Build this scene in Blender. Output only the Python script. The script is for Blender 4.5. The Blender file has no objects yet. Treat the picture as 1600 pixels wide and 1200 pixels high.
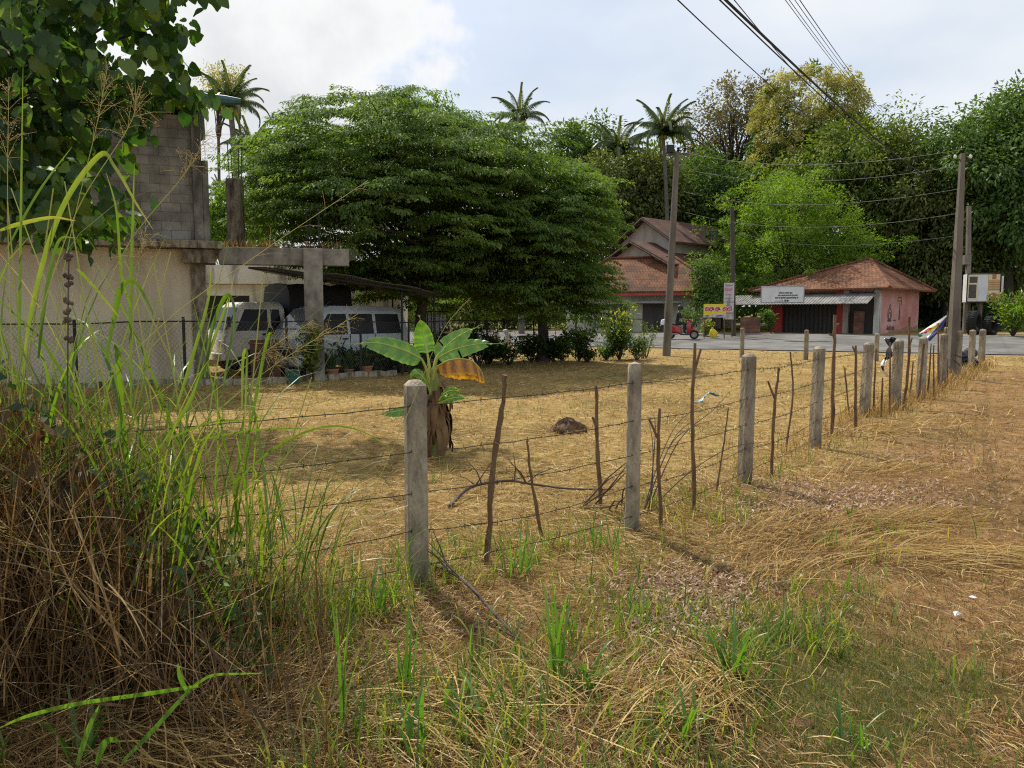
import bpy, bmesh, math, random
import numpy as np
from mathutils import Vector, Matrix
PI = math.pi
rs = np.random.RandomState(7)
random.seed(7)
scene = bpy.context.scene
COL = scene.collection

# ------------------------------------------------------------------ camera
F = 1200.0
PITCH = math.radians(5.1)
CAMZ = 1.6
cam_d = bpy.data.cameras.new('camera')
cam = bpy.data.objects.new('camera', cam_d)
COL.objects.link(cam)
cam.location = (0, 0, CAMZ)
cam.rotation_euler = (PI / 2 - PITCH, 0, 0)
cam_d.sensor_width = 36.0
cam_d.lens = 36.0 * F / 1600.0
cam_d.clip_start = 0.05
cam_d.clip_end = 5000
scene.camera = cam
CP, SP = math.cos(PITCH), math.sin(PITCH)


def ray(px, py):
    x = (px - 800) / F
    u = -(py - 600) / F
    return Vector((x, CP + u * SP, -SP + u * CP))


def pt(px, py, d):
    r = ray(px, py)
    return Vector((0, 0, CAMZ)) + r * (d / r.y)


# ------------------------------------------------------------------ ground shape
def gz(x, y):
    """height of the land (works on arrays)"""
    x = np.asarray(x, float); y = np.asarray(y, float)
    s = 0.447 * x + 0.894 * y
    z = np.interp(s, [-50, 34.5, 36, 45.5, 48, 80, 140, 700], [0, 0, .05, .57, .6, .9, 3, 3])
    near = np.clip(1 - (s - 24) / 8, 0, 1)
    u = (np.sin(x * 1.3 + y * .7) * .022 + np.sin(x * .55 - y * .9 + 1.3) * .03
         + np.sin(x * 3.1 + 2.0 * y) * .008 + np.sin(2.7 * x - 3.9 * y + .5) * .008)
    # low bank under the tall grass at the left
    u = u + .12 * np.exp(-((x + 2.4) / 1.2) ** 2 - ((y - 3.4) / 1.6) ** 2)
    return z + near * u


def gp(px, py):
    r = ray(px, py)
    t = 3.0
    z = 0.0
    for _ in range(60):
        t2 = (z - CAMZ) / r.z
        p = Vector((0, 0, CAMZ)) + r * t2
        z = 0.6 * float(gz(p.x, p.y)) + 0.4 * z
    return Vector((p.x, p.y, float(gz(p.x, p.y))))


def G(x, y, dz=0.0):
    return Vector((x, y, float(gz(x, y)) + dz))


# ------------------------------------------------------------------ materials
def nodes_of(m):
    m.use_nodes = True
    nt = m.node_tree
    return nt, nt.nodes, nt.links


def ramp_node(N, stops):
    r = N.new('ShaderNodeValToRGB')
    el = r.color_ramp.elements
    while len(el) > 1:
        el.remove(el[-1])
    el[0].position = stops[0][0]; el[0].color = (*stops[0][1], 1)
    for p, c in stops[1:]:
        e = el.new(p); e.color = (*c, 1)
    return r


def pm(name, stops, scale=4.0, rough=.8, bump=.0, bscale=None, metal=0.0, stretch=(1, 1, 1), detail=6, dist=0.0,
       stain=None, spec=.3, coat=0.0):
    """noise-coloured principled material; stain=(scale, lo, hi, color, amount)"""
    m = bpy.data.materials.new(name)
    nt, N, L = nodes_of(m)
    b = N['Principled BSDF']
    tc = N.new('ShaderNodeTexCoord')
    mp = N.new('ShaderNodeMapping'); mp.inputs['Scale'].default_value = stretch
    L.new(tc.outputs['Object'], mp.inputs[0])
    n = N.new('ShaderNodeTexNoise'); n.inputs['Scale'].default_value = scale
    n.inputs['Detail'].default_value = detail; n.inputs['Distortion'].default_value = dist
    n.inputs['Roughness'].default_value = .62
    L.new(mp.outputs[0], n.inputs['Vector'])
    k = len(stops)
    st = [(0.3 + 0.4 * i / max(1, k - 1), c) for i, c in enumerate(stops)]
    r = ramp_node(N, st)
    L.new(n.outputs[0], r.inputs[0])
    col = r.outputs[0]
    if stain:
        n2 = N.new('ShaderNodeTexNoise'); n2.inputs['Scale'].default_value = stain[0]; n2.inputs['Detail'].default_value = 8
        mp2 = N.new('ShaderNodeMapping'); mp2.inputs['Scale'].default_value = stain[5] if len(stain) > 5 else (1, 1, .25)
        L.new(tc.outputs['Object'], mp2.inputs[0]); L.new(mp2.outputs[0], n2.inputs['Vector'])
        mr = N.new('ShaderNodeMapRange'); mr.inputs[1].default_value = stain[1]; mr.inputs[2].default_value = stain[2]
        mr.inputs[4].default_value = stain[4]
        L.new(n2.outputs[0], mr.inputs[0])
        mx = N.new('ShaderNodeMix'); mx.data_type = 'RGBA'
        L.new(mr.outputs[0], mx.inputs[0]); L.new(col, mx.inputs[6]); mx.inputs[7].default_value = (*stain[3], 1)
        col = mx.outputs[2]
    L.new(col, b.inputs['Base Color'])
    b.inputs['Roughness'].default_value = rough
    b.inputs['Metallic'].default_value = metal
    b.inputs['Specular IOR Level'].default_value = spec
    b.inputs['Coat Weight'].default_value = coat
    if bump:
        nb = N.new('ShaderNodeTexNoise'); nb.inputs['Scale'].default_value = bscale or scale * 4; nb.inputs['Detail'].default_value = 8
        L.new(mp.outputs[0], nb.inputs['Vector'])
        bp = N.new('ShaderNodeBump'); bp.inputs['Strength'].default_value = bump; bp.inputs['Distance'].default_value = .02
        L.new(nb.outputs[0], bp.inputs['Height']); L.new(bp.outputs[0], b.inputs['Normal'])
    return m


def leafmat(name, stops, trans=.4, gloss=.06, rough=.4, tint=(1.25, 1.3, .5)):
    """leaf: per-leaf colour from attribute rnd, diffuse + translucent + a little gloss"""
    m = bpy.data.materials.new(name)
    nt, N, L = nodes_of(m)
    N.remove(N['Principled BSDF'])
    out = N['Material Output']
    at = N.new('ShaderNodeAttribute'); at.attribute_name = 'rnd'
    k = len(stops)
    r = ramp_node(N, [(i / max(1, k - 1), c) for i, c in enumerate(stops)])
    L.new(at.outputs['Fac'], r.inputs[0])
    d = N.new('ShaderNodeBsdfDiffuse'); L.new(r.outputs[0], d.inputs[0])
    t = N.new('ShaderNodeBsdfTranslucent')
    mu = N.new('ShaderNodeMix'); mu.data_type = 'RGBA'; mu.blend_type = 'MULTIPLY'; mu.inputs[0].default_value = 1
    L.new(r.outputs[0], mu.inputs[6]); mu.inputs[7].default_value = (*tint, 1)
    L.new(mu.outputs[2], t.inputs[0])
    a = N.new('ShaderNodeMixShader'); a.inputs[0].default_value = trans
    L.new(d.outputs[0], a.inputs[1]); L.new(t.outputs[0], a.inputs[2])
    g = N.new('ShaderNodeBsdfGlossy'); g.inputs['Roughness'].default_value = rough
    g.inputs[0].default_value = (.9, .95, .9, 1)
    b = N.new('ShaderNodeMixShader'); b.inputs[0].default_value = gloss
    L.new(a.outputs[0], b.inputs[1]); L.new(g.outputs[0], b.inputs[2])
    L.new(b.outputs[0], out.inputs['Surface'])
    return m


M = {}
M['concrete'] = pm('weathered_concrete', [(.15, .125, .085), (.34, .29, .21), (.47, .41, .3)], 11, .9, .8, 55, stretch=(1, 1, .35), stain=(7, .46, .66, (.06, .052, .035), .85, (1, 1, .3)))
def vary(m, lo, hi):
    nt, N, L = nodes_of(m); b = N['Principled BSDF']; src = b.inputs['Base Color'].links[0].from_socket
    oi = N.new('ShaderNodeObjectInfo'); mr = N.new('ShaderNodeMapRange'); mr.inputs[3].default_value = lo; mr.inputs[4].default_value = hi; L.new(oi.outputs['Random'], mr.inputs[0])
    vm = N.new('ShaderNodeVectorMath'); vm.operation = 'SCALE'; L.new(src, vm.inputs[0]); L.new(mr.outputs[0], vm.inputs['Scale']); L.new(vm.outputs[0], b.inputs['Base Color'])
vary(M['concrete'], .72, 1.12)
M['concrete_dark'] = pm('old_concrete', [(.14, .13, .11), (.28, .26, .225), (.37, .35, .3)], 3, .92, .5, 30, stain=(2.2, .45, .68, (.045, .043, .038), .85))
M['pole_concrete'] = pm('pole_concrete', [(.1, .085, .068), (.16, .14, .115), (.2, .18, .15)], 3, .9, .4, 30, stretch=(1, 1, .3))
M['pole_wood'] = pm('dark_pole', [(.05, .042, .036), (.1, .085, .07)], 4, .9, .4, 30, stretch=(1, 1, .2))
M['stick'] = pm('stick_bark', [(.07, .042, .025), (.17, .1, .055), (.22, .14, .08)], 14, .9, .6, 60, stretch=(1, 1, .3))
M['branch'] = pm('dry_branch', [(.06, .045, .035), (.15, .115, .085)], 10, .9, .5, 50)
M['cutwood'] = pm('cut_wood', [(.3, .2, .11), (.4, .28, .16)], 20, .8)
M['wire'] = pm('rusty_wire', [(.04, .03, .025), (.09, .06, .045)], 20, .6, metal=.5)
M['mesh_wire'] = pm('dull_mesh_wire', [(.09, .088, .082), (.15, .145, .135)], 6, .7, metal=.3)
M['cable'] = pm('cable_black', [(.012, .013, .015), (.02, .021, .024)], 3, .6)
M['bark'] = pm('tree_bark', [(.03, .024, .018), (.075, .06, .047), (.1, .085, .07)], 6, .95, .6, 24, stretch=(1, 1, .3))
M['palm_bark'] = pm('palm_bark', [(.09, .08, .07), (.17, .155, .135)], 6, .95, .6, 12, stretch=(.3, .3, 3))
M['plaster'] = pm('cream_plaster', [(.6, .52, .38), (.68, .6, .45), (.72, .64, .5)], 1.2, .9, .15, 40, stain=(1.5, .47, .7, (.36, .29, .2), .7, (1, 1, .16)))
M['whitewash'] = pm('stained_whitewash', [(.55, .54, .5), (.68, .67, .64)], 1.0, .9, .15, 40, stain=(2.5, .5, .68, (.09, .085, .075), .75))
M['greywash'] = pm('grey_plaster', [(.35, .31, .27), (.46, .42, .37)], 1.0, .9, .2, 30, stain=(1.5, .5, .75, (.2, .17, .14), .6))
M['greenwash'] = pm('pale_green_plaster', [(.36, .37, .29), (.45, .46, .37)], 1.0, .9, .2, 30, stain=(1.5, .5, .75, (.2, .19, .15), .6))
M['pinkwash'] = pm('faded_pink_plaster', [(.52, .2, .18), (.64, .31, .28), (.68, .46, .42)], .9, .9, .2, 30, stain=(.8, .5, .75, (.6, .52, .48), .5))
M['redpaint'] = pm('red_paint', [(.34, .04, .04), (.46, .07, .06)], 2, .7, .1, stain=(4, .5, .75, (.2, .1, .09), .5))
M['shutter'] = pm('dark_shutter', [(.035, .034, .033), (.07, .066, .06)], 3, .7, .2, stretch=(6, 6, .4))
M['interior'] = pm('dark_interior', [(.02, .02, .019), (.03, .029, .028)], 2, .9)
M['blue_sheet'] = pm('blue_metal_roof', [(.06, .14, .17), (.1, .2, .23)], 2, .5, metal=.2, stain=(3, .5, .7, (.05, .07, .07), .6))
M['grey_sheet'] = pm('grey_roof_sheet', [(.2, .195, .185), (.33, .32, .3)], 2, .7, stain=(3, .45, .7, (.1, .09, .08), .7))
M['tarp'] = pm('grey_tarpaulin', [(.14, .13, .112), (.22, .205, .175)], 1.5, .75, .2, 8)
M['canvas'] = pm('black_canvas', [(.016, .017, .019), (.035, .036, .039)], 1.5, .75, .2, 8)
M['white_car'] = pm('white_car_paint', [(.66, .63, .55), (.73, .7, .63)], 1, .4, coat=.3, stain=(2.4, .48, .75, (.36, .31, .24), .65))
M['silver_car'] = pm('silver_car_paint', [(.42, .46, .47), (.5, .54, .55)], 1, .35, coat=.5, stain=(2, .55, .8, (.32, .31, .28), .5))
M['glass'] = pm('dark_glass', [(.01, .011, .012), (.016, .017, .018)], 2, .25, spec=.15)
M['windscreen'] = pm('windscreen_glass', [(.1, .14, .17), (.16, .2, .24)], 2, .06, spec=.7)
M['rubber'] = pm('black_rubber', [(.014, .014, .014), (.03, .03, .029)], 6, .85, .3)
M['plastic_black'] = pm('black_plastic', [(.018, .018, .018), (.03, .03, .03)], 6, .5)
M['steel'] = pm('grey_steel', [(.25, .25, .25), (.38, .38, .37)], 6, .45, metal=.7)
M['iron'] = pm('dark_iron', [(.03, .028, .026), (.06, .055, .05)], 8, .7, metal=.3)
M['lamp_glass'] = pm('lamp_glass', [(.6, .6, .58), (.75, .75, .72)], 4, .15)
M['lamp_amber'] = pm('amber_lamp', [(.6, .2, .02), (.7, .28, .03)], 4, .2)
M['scooter_red'] = pm('scooter_red_paint', [(.33, .02, .02), (.42, .03, .03)], 3, .25, coat=.6)
M['scooter_white'] = pm('scooter_white_paint', [(.6, .6, .6), (.7, .7, .7)], 3, .3, coat=.5)
M['skin'] = pm('brown_skin', [(.2, .105, .065), (.26, .14, .09)], 9, .6)
M['cloth_dark'] = pm('dark_shirt', [(.014, .015, .017), (.03, .032, .035)], 12, .9, .2)
M['cloth_navy'] = pm('navy_trousers', [(.02, .024, .035), (.035, .04, .055)], 12, .9, .2)
M['brownboard'] = pm('brown_board', [(.1, .05, .03), (.17, .09, .055)], 4, .8, stretch=(1, 1, .2))
M['brick'] = None
M['bag_blue'] = pm('pale_blue_plastic', [(.22, .33, .36), (.35, .47, .5)], 14, .35)
M['bag_white'] = pm('white_plastic', [(.6, .62, .66), (.78, .8, .83)], 14, .35)
M['bag_black'] = pm('black_plastic_film', [(.012, .013, .018), (.03, .032, .045)], 14, .3)
M['bucket'] = pm('green_plastic', [(.02, .09, .08), (.03, .12, .11)], 6, .45)
M['terracotta'] = pm('terracotta', [(.25, .1, .055), (.36, .16, .09)], 8, .85)
M['yellow_plastic'] = pm('yellow_sheet', [(.62, .45, .02), (.75, .58, .04)], 6, .5)
M['sign_white'] = pm('sign_white', [(.6, .61, .62), (.7, .71, .72)], 2, .5, stain=(3, .55, .8, (.4, .4, .39), .5))
M['sign_pale'] = pm('poster_grey', [(.45, .42, .45), (.58, .55, .58)], 7, .6, stain=(6, .5, .66, (.28, .26, .29), .7))
M['ink'] = pm('dark_ink', [(.05, .05, .06), (.09, .09, .1)], 8, .6)
M['ink_blue'] = pm('blue_ink', [(.05, .09, .2), (.07, .12, .25)], 8, .6)
M['ink_red'] = pm('red_ink', [(.5, .03, .03), (.6, .05, .05)], 8, .6)
M['ink_pink'] = pm('pink_ink', [(.5, .2, .25), (.55, .25, .3)], 8, .6)
M['ink_yellow'] = pm('yellow_ink', [(.72, .55, .03), (.8, .64, .05)], 8, .6)
M['ink_white'] = pm('white_ink', [(.7, .7, .7), (.78, .78, .78)], 8, .6)
M['ink_navy'] = pm('navy_ink', [(.03, .03, .14), (.05, .05, .2)], 8, .6)
M['ink_green'] = pm('green_ink', [(.05, .25, .09), (.08, .32, .12)], 8, .6)
M['cream_frame'] = pm('cream_frame', [(.62, .55, .33), (.7, .63, .42)], 8, .6)
M['wood_door'] = pm('varnished_wood', [(.3, .13, .05), (.42, .2, .08)], 5, .5, stretch=(1, 1, .2))
M['wood_pale'] = pm('pale_wood', [(.48, .3, .14), (.56, .38, .2)], 5, .5, stretch=(1, 1, .2))
M['dark_door'] = pm('dark_door_print', [(.06, .05, .045), (.12, .1, .085)], 12, .6)
M['mural'] = pm('faded_mural_ink', [(.1, .07, .07), (.2, .15, .14)], 12, .9)
M['drysheath'] = pm('dry_banana_sheath', [(.06, .035, .018), (.16, .095, .045), (.24, .15, .075)], 7, .9, .5, 40, stretch=(1, 1, .25))
M['pseudostem'] = pm('banana_pseudostem', [(.16, .2, .05), (.28, .3, .08), (.2, .14, .06)], 5, .6, .2, stretch=(1, 1, .3))
M['petiole'] = pm('banana_petiole', [(.34, .38, .08), (.45, .44, .1)], 5, .5)
M['soil'] = pm('red_soil', [(.09, .045, .022), (.2, .1, .05), (.26, .15, .08)], 9, .95, .7, 30)
M['moundsoil'] = pm('dark_dry_soil', [(.05, .03, .018), (.12, .073, .042), (.2, .13, .075)], 9, .95, .9, 24)
M['stone'] = pm('pale_stone', [(.3, .27, .23), (.42, .39, .34)], 9, .95, .5)

# roof tiles: rows of half-round clay tiles made in the shading normal and colour
def tilemat(name, c1, c2, c3):
    m = pm(name, [c1, c2, c3], 1.6, .85, 0, stain=(.9, .5, .7, (.05, .038, .03), .7, (1, 1, 1)))
    nt, N, L = nodes_of(m)
    b = N['Principled BSDF']
    src = b.inputs['Base Color'].links[0].from_socket
    tc = N.new('ShaderNodeUVMap'); tc.uv_map = 'tile'
    br = N.new('ShaderNodeTexBrick')
    br.inputs['Scale'].default_value = 1.0
    br.inputs['Brick Width'].default_value = .2; br.inputs['Row Height'].default_value = .3
    br.inputs['Mortar Size'].default_value = .025; br.inputs['Mortar Smooth'].default_value = .6
    br.inputs['Color1'].default_value = (1, 1, 1, 1); br.inputs['Color2'].default_value = (.84, .82, .8, 1)
    br.inputs['Mortar'].default_value = (.25, .2, .18, 1)
    L.new(tc.outputs[0], br.inputs['Vector'])
    mu = N.new('ShaderNodeMix'); mu.data_type = 'RGBA'; mu.blend_type = 'MULTIPLY'; mu.inputs[0].default_value = .85
    L.new(src, mu.inputs[6]); L.new(br.outputs[0], mu.inputs[7]); L.new(mu.outputs[2], b.inputs['Base Color'])
    return m
M['tile_red'] = tilemat('red_clay_tiles', (.1, .042, .024), (.2, .08, .038), (.28, .135, .07))
M['tile_brown'] = tilemat('brown_clay_tiles', (.075, .036, .028), (.13, .06, .043), (.18, .09, .065))
def brickmat(name, c1, c2, mortar, sc, bw=.5, bh=.25):
    m = bpy.data.materials.new(name)
    nt, N, L = nodes_of(m); b = N['Principled BSDF']
    tc = N.new('ShaderNodeUVMap'); tc.uv_map = 'tile'
    br = N.new('ShaderNodeTexBrick'); br.inputs['Scale'].default_value = sc
    br.inputs['Brick Width'].default_value = bw; br.inputs['Row Height'].default_value = bh
    br.inputs['Color1'].default_value = (*c1, 1); br.inputs['Color2'].default_value = (*c2, 1); br.inputs['Mortar'].default_value = (*mortar, 1)
    br.inputs['Mortar Size'].default_value = .008
    L.new(tc.outputs[0], br.inputs['Vector'])
    n = N.new('ShaderNodeTexNoise'); n.inputs['Scale'].default_value = 2.5; n.inputs['Detail'].default_value = 9
    t2 = N.new('ShaderNodeTexCoord'); L.new(t2.outputs['Object'], n.inputs['Vector'])
    r = ramp_node(N, [(.35, (.55, .55, .55)), (.65, (1.1, 1.1, 1.1))]); L.new(n.outputs[0], r.inputs[0])
    mu = N.new('ShaderNodeMix'); mu.data_type = 'RGBA'; mu.blend_type = 'MULTIPLY'; mu.inputs[0].default_value = 1
    L.new(br.outputs[0], mu.inputs[6]); L.new(r.outputs[0], mu.inputs[7]); L.new(mu.outputs[2], b.inputs['Base Color'])
    b.inputs['Roughness'].default_value = .92
    bp = N.new('ShaderNodeBump'); bp.inputs['Strength'].default_value = .6; bp.inputs['Distance'].default_value = .02
    L.new(n.outputs[0], bp.inputs['Height']); L.new(bp.outputs[0], b.inputs['Normal'])
    return m
M['block'] = brickmat('cement_blocks', (.25, .235, .205), (.33, .31, .275), (.17, .16, .145), 1.0, .42, .21)
M['brick'] = brickmat('red_bricks', (.2, .07, .045), (.27, .1, .065), (.2, .17, .14), 1.0, .22, .08)

# leaves
M['lf_main'] = leafmat('leaf_spreading_tree', [(.06, .125, .024), (.14, .225, .05), (.25, .33, .1)], .5, .02, .5)
M['lf_dark'] = leafmat('leaf_dark_mango', [(.035, .07, .018), (.085, .15, .035), (.16, .22, .05)], .4, .012, .5)
M['lf_mid'] = leafmat('leaf_mid_green', [(.045, .1, .022), (.11, .19, .04), (.13, .2, .04)], .38, .02, .5)
M['lf_olive'] = leafmat('leaf_olive_green', [(.07, .1, .025), (.14, .17, .05), (.23, .25, .085)], .4, .012, .5)
M['lf_yell'] = leafmat('leaf_yellow_green', [(.06, .12, .02), (.14, .2, .03), (.27, .3, .055)], .38, .02, .5)
M['lf_bright'] = leafmat('leaf_bright_green', [(.09, .18, .022), (.17, .28, .035), (.27, .38, .06)], .5, .015, .5)
M['lf_flower'] = leafmat('mango_blossom', [(.22, .2, .05), (.42, .38, .13), (.58, .54, .24)], .3, 0.01)
M['lf_brown'] = leafmat('leaf_dry_tan', [(.12, .09, .05), (.22, .18, .1), (.16, .17, .07)], .3, .02)
M['lf_big'] = leafmat('leaf_broad', [(.03, .08, .018), (.07, .145, .03), (.18, .27, .045)], .58, .025, .4)
M['lf_palm'] = leafmat('leaf_palm', [(.04, .075, .022), (.08, .125, .04), (.17, .16, .07)], .35, .04)
M['lf_shrub'] = leafmat('leaf_shrub', [(.02, .045, .014), (.045, .09, .022), (.1, .15, .035)], .35, .02, .5)
M['lf_croton'] = leafmat('leaf_croton_yellow', [(.06, .13, .02), (.3, .3, .03), (.6, .5, .03)], .35, .05)
M['lf_banana'] = leafmat('leaf_banana', [(.09, .25, .02), (.15, .34, .03), (.3, .44, .06)], .55, .05, .3, (1.3, 1.35, .4))
M['lf_banana_old'] = leafmat('leaf_banana_old', [(.2, .09, .02), (.6, .29, .02), (.72, .44, .03)], .45, .04, .4, (1.2, 1.1, .6))
M['lf_grass'] = leafmat('blade_green', [(.065, .14, .018), (.12, .21, .026), (.21, .28, .05), (.42, .36, .12)], .5, .03, .4, (1.3, 1.25, .4))
M['lf_lush'] = leafmat('blade_lush_green', [(.07, .18, .02), (.11, .24, .03), (.17, .3, .05)], .5, .04, .4, (1.3, 1.3, .45))
M['lf_straw'] = leafmat('straw', [(.19, .1, .03), (.42, .275, .09), (.59, .44, .17)], .25, .03, .5, (1.1, 1, .7))
M['lf_straw_red'] = leafmat('straw_red', [(.13, .066, .028), (.26, .145, .056), (.38, .245, .095)], .25, .03, .5, (1.1, 1, .7))
M['lf_dead'] = leafmat('dead_blade', [(.035, .02, .01), (.125, .073, .031), (.35, .235, .1)], .3, .02, .5, (1.1, 1, .7))
M['lf_litter'] = leafmat('pale_dry_leaf', [(.25, .14, .09), (.42, .28, .2), (.5, .38, .28)], .3, .03, .5, (1.1, 1, .7))
M['lf_short'] = leafmat('short_turf', [(.06, .1, .02), (.11, .15, .03), (.22, .2, .06)], .35, .03, .5)
M['lf_seed'] = leafmat('seed_head', [(.2, .15, .08), (.32, .25, .12), (.4, .34, .17)], .3, .02, .5, (1.1, 1, .7))


# ------------------------------------------------------------------ object helpers
def link(o, parent=None):
    COL.objects.link(o)
    if parent is not None:
        o.parent = parent
    return o


def tag(o, label=None, cat=None, group=None, kind=None):
    if label: o['label'] = label
    if cat: o['category'] = cat
    if group: o['group'] = group
    if kind: o['kind'] = kind
    return o


def thing(name, label, cat, loc=(0, 0, 0), rz=0.0, group=None):
    o = bpy.data.objects.new(name, None)
    o.empty_display_size = .2
    link(o); o.location = loc; o.rotation_euler = (0, 0, rz)
    return tag(o, label, cat, group)


def npmesh(name, V, Fq, mat, rnd=None, parent=None, smooth=False):
    V = np.ascontiguousarray(V, np.float32); Fq = np.ascontiguousarray(Fq, np.int32)
    me = bpy.data.meshes.new(name)
    n, k = Fq.shape
    me.vertices.add(len(V)); me.vertices.foreach_set('co', V.ravel())
    me.loops.add(n * k); me.loops.foreach_set('vertex_index', Fq.ravel())
    me.polygons.add(n)
    me.polygons.foreach_set('loop_start', np.arange(0, n * k, k, dtype=np.int32))
    me.polygons.foreach_set('loop_total', np.full(n, k, np.int32))
    if smooth:
        me.polygons.foreach_set('use_smooth', np.ones(n, bool))
    if rnd is not None:
        rnd = np.asarray(rnd)
        if len(rnd) != n: rnd = np.repeat(rnd, n // len(rnd))
        a = me.attributes.new('rnd', 'FLOAT', 'FACE'); a.data.foreach_set('value', np.ascontiguousarray(rnd, np.float32))
    me.update(calc_edges=True)
    me.validate()
    if isinstance(mat, (list, tuple)):
        for mm in mat: me.materials.append(mm)
    else:
        me.materials.append(mat)
    o = bpy.data.objects.new(name, me)
    return link(o, parent)


class MB:
    """collects shapes, builds one mesh object"""
    def __init__(s):
        s.v = []; s.f = []; s.m = []; s.uv = {}; s.mi = 0

    def add(s, vs, fs, mi=None):
        b = len(s.v)
        s.v += [Vector(v) for v in vs]
        for f in fs:
            s.f.append([b + i for i in f]); s.m.append(s.mi if mi is None else mi)

    def box(s, c, size, rot=None, mi=None):
        c = Vector(c); hx, hy, hz = size[0] / 2, size[1] / 2, size[2] / 2
        vs = [Vector((x, y, z)) for z in (-hz, hz) for y in (-hy, hy) for x in (-hx, hx)]
        if rot is not None: vs = [rot @ v for v in vs]
        s.add([c + v for v in vs], [(0, 2, 3, 1), (4, 5, 7, 6), (0, 1, 5, 4), (2, 6, 7, 3), (0, 4, 6, 2), (1, 3, 7, 5)], mi)

    def tube(s, pts, rad, n=8, cap=True, mi=None, twist=0.0):
        pts = [Vector(p) for p in pts]
        if not hasattr(rad, '__len__'): rad = [rad] * len(pts)
        rings = []
        up = Vector((0, 0, 1))
        t0 = (pts[1] - pts[0]).normalized()
        a = t0.cross(up)
        if a.length < 1e-3: a = t0.cross(Vector((0, 1, 0)))
        a.normalize()
        vs = []
        for i, p in enumerate(pts):
            t = (pts[min(i + 1, len(pts) - 1)] - pts[max(i - 1, 0)]).normalized()
            a = (a - t * a.dot(t)).normalized(); b = t.cross(a)
            for k in range(n):
                an = 2 * PI * k / n + twist
                vs.append(p + (a * math.cos(an) + b * math.sin(an)) * rad[i])
        fs = []
        for i in range(len(pts) - 1):
            for k in range(n):
                k2 = (k + 1) % n
                fs.append((i * n + k, i * n + k2, (i + 1) * n + k2, (i + 1) * n + k))
        if cap:
            fs.append(tuple(range(n - 1, -1, -1))); fs.append(tuple((len(pts) - 1) * n + k for k in range(n)))
        s.add(vs, fs, mi)

    def lathe(s, prof, c, axis=(0, 0, 1), n=20, mi=None):
        """prof: list of (r, h) along the axis"""
        ax = Vector(axis).normalized(); c = Vector(c)
        a = ax.cross(Vector((0, 0, 1)))
        if a.length < 1e-3: a = Vector((1, 0, 0))
        a.normalize(); b = ax.cross(a)
        vs = []
        for r, h in prof:
            for k in range(n):
                an = 2 * PI * k / n
                vs.append(c + ax * h + (a * math.cos(an) + b * math.sin(an)) * r)
        fs = []
        for i in range(len(prof) - 1):
            for k in range(n):
                k2 = (k + 1) % n
                fs.append((i * n + k, i * n + k2, (i + 1) * n + k2, (i + 1) * n + k))
        s.add(vs, fs, mi)

    def prism(s, poly, vec, mi=None):
        """poly: 3D points of a planar outline, extruded along vec"""
        poly = [Vector(p) for p in poly]; v = Vector(vec); n = len(poly)
        vs = poly + [p + v for p in poly]
        fs = [tuple(range(n - 1, -1, -1)), tuple(range(n, 2 * n))]
        fs += [(i, (i + 1) % n, n + (i + 1) % n, n + i) for i in range(n)]
        s.add(vs, fs, mi)

    def build(s, name, mats, parent=None, smooth=False, bevel=0.0, uv=False, bseg=2):
        me = bpy.data.meshes.new(name)
        me.from_pydata([tuple(v) for v in s.v], [], s.f)
        if not isinstance(mats, (list, tuple)): mats = [mats]
        for mm in mats: me.materials.append(mm)
        me.polygons.foreach_set('material_index', np.array(s.m, np.int32))
        bm = bmesh.new(); bm.from_mesh(me); bmesh.ops.recalc_face_normals(bm, faces=bm.faces[:]); bm.to_mesh(me); bm.free()
        if smooth:
            me.polygons.foreach_set('use_smooth', np.ones(len(me.polygons), bool))
        if uv:
            ul = me.uv_layers.new(name='tile')
            for p in me.polygons:
                nrm = p.normal
                if abs(nrm.z) > .97:
                    U = Vector((1, 0, 0)); W = Vector((0, 1, 0))
                else:
                    U = Vector((0, 0, 1)).cross(nrm).normalized(); W = nrm.cross(U)
                for li in p.loop_indices:
                    co = me.vertices[me.loops[li].vertex_index].co
                    ul.data[li].uv = (co.dot(U), co.dot(W))
        me.update()
        o = bpy.data.objects.new(name, me); link(o, parent)
        if bevel:
            md = o.modifiers.new('bevel', 'BEVEL'); md.width = bevel; md.segments = bseg; md.limit_method = 'ANGLE'; md.angle_limit = .6
        if smooth:
            try:
                bm = bmesh.new(); bm.from_mesh(me)
                for e in bm.edges:
                    if len(e.link_faces) == 2 and e.calc_face_angle(0) > .7: e.smooth = False
                bm.to_mesh(me); bm.free()
            except Exception:
                pass
        return o


def smoothline(pts, n=12):
    """Catmull-Rom through the points"""
    P = [Vector(p) for p in pts]
    P = [P[0] * 2 - P[1]] + P + [P[-1] * 2 - P[-2]]
    out = []
    for i in range(1, len(P) - 2):
        for k in range(n):
            t = k / n
            a, b, c, d = P[i - 1], P[i], P[i + 1], P[i + 2]
            out.append(.5 * ((2 * b) + (c - a) * t + (2 * a - 5 * b + 4 * c - d) * t * t + (3 * b - a - 3 * c + d) * t ** 3))
    out.append(P[-2].copy())
    return out


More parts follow.
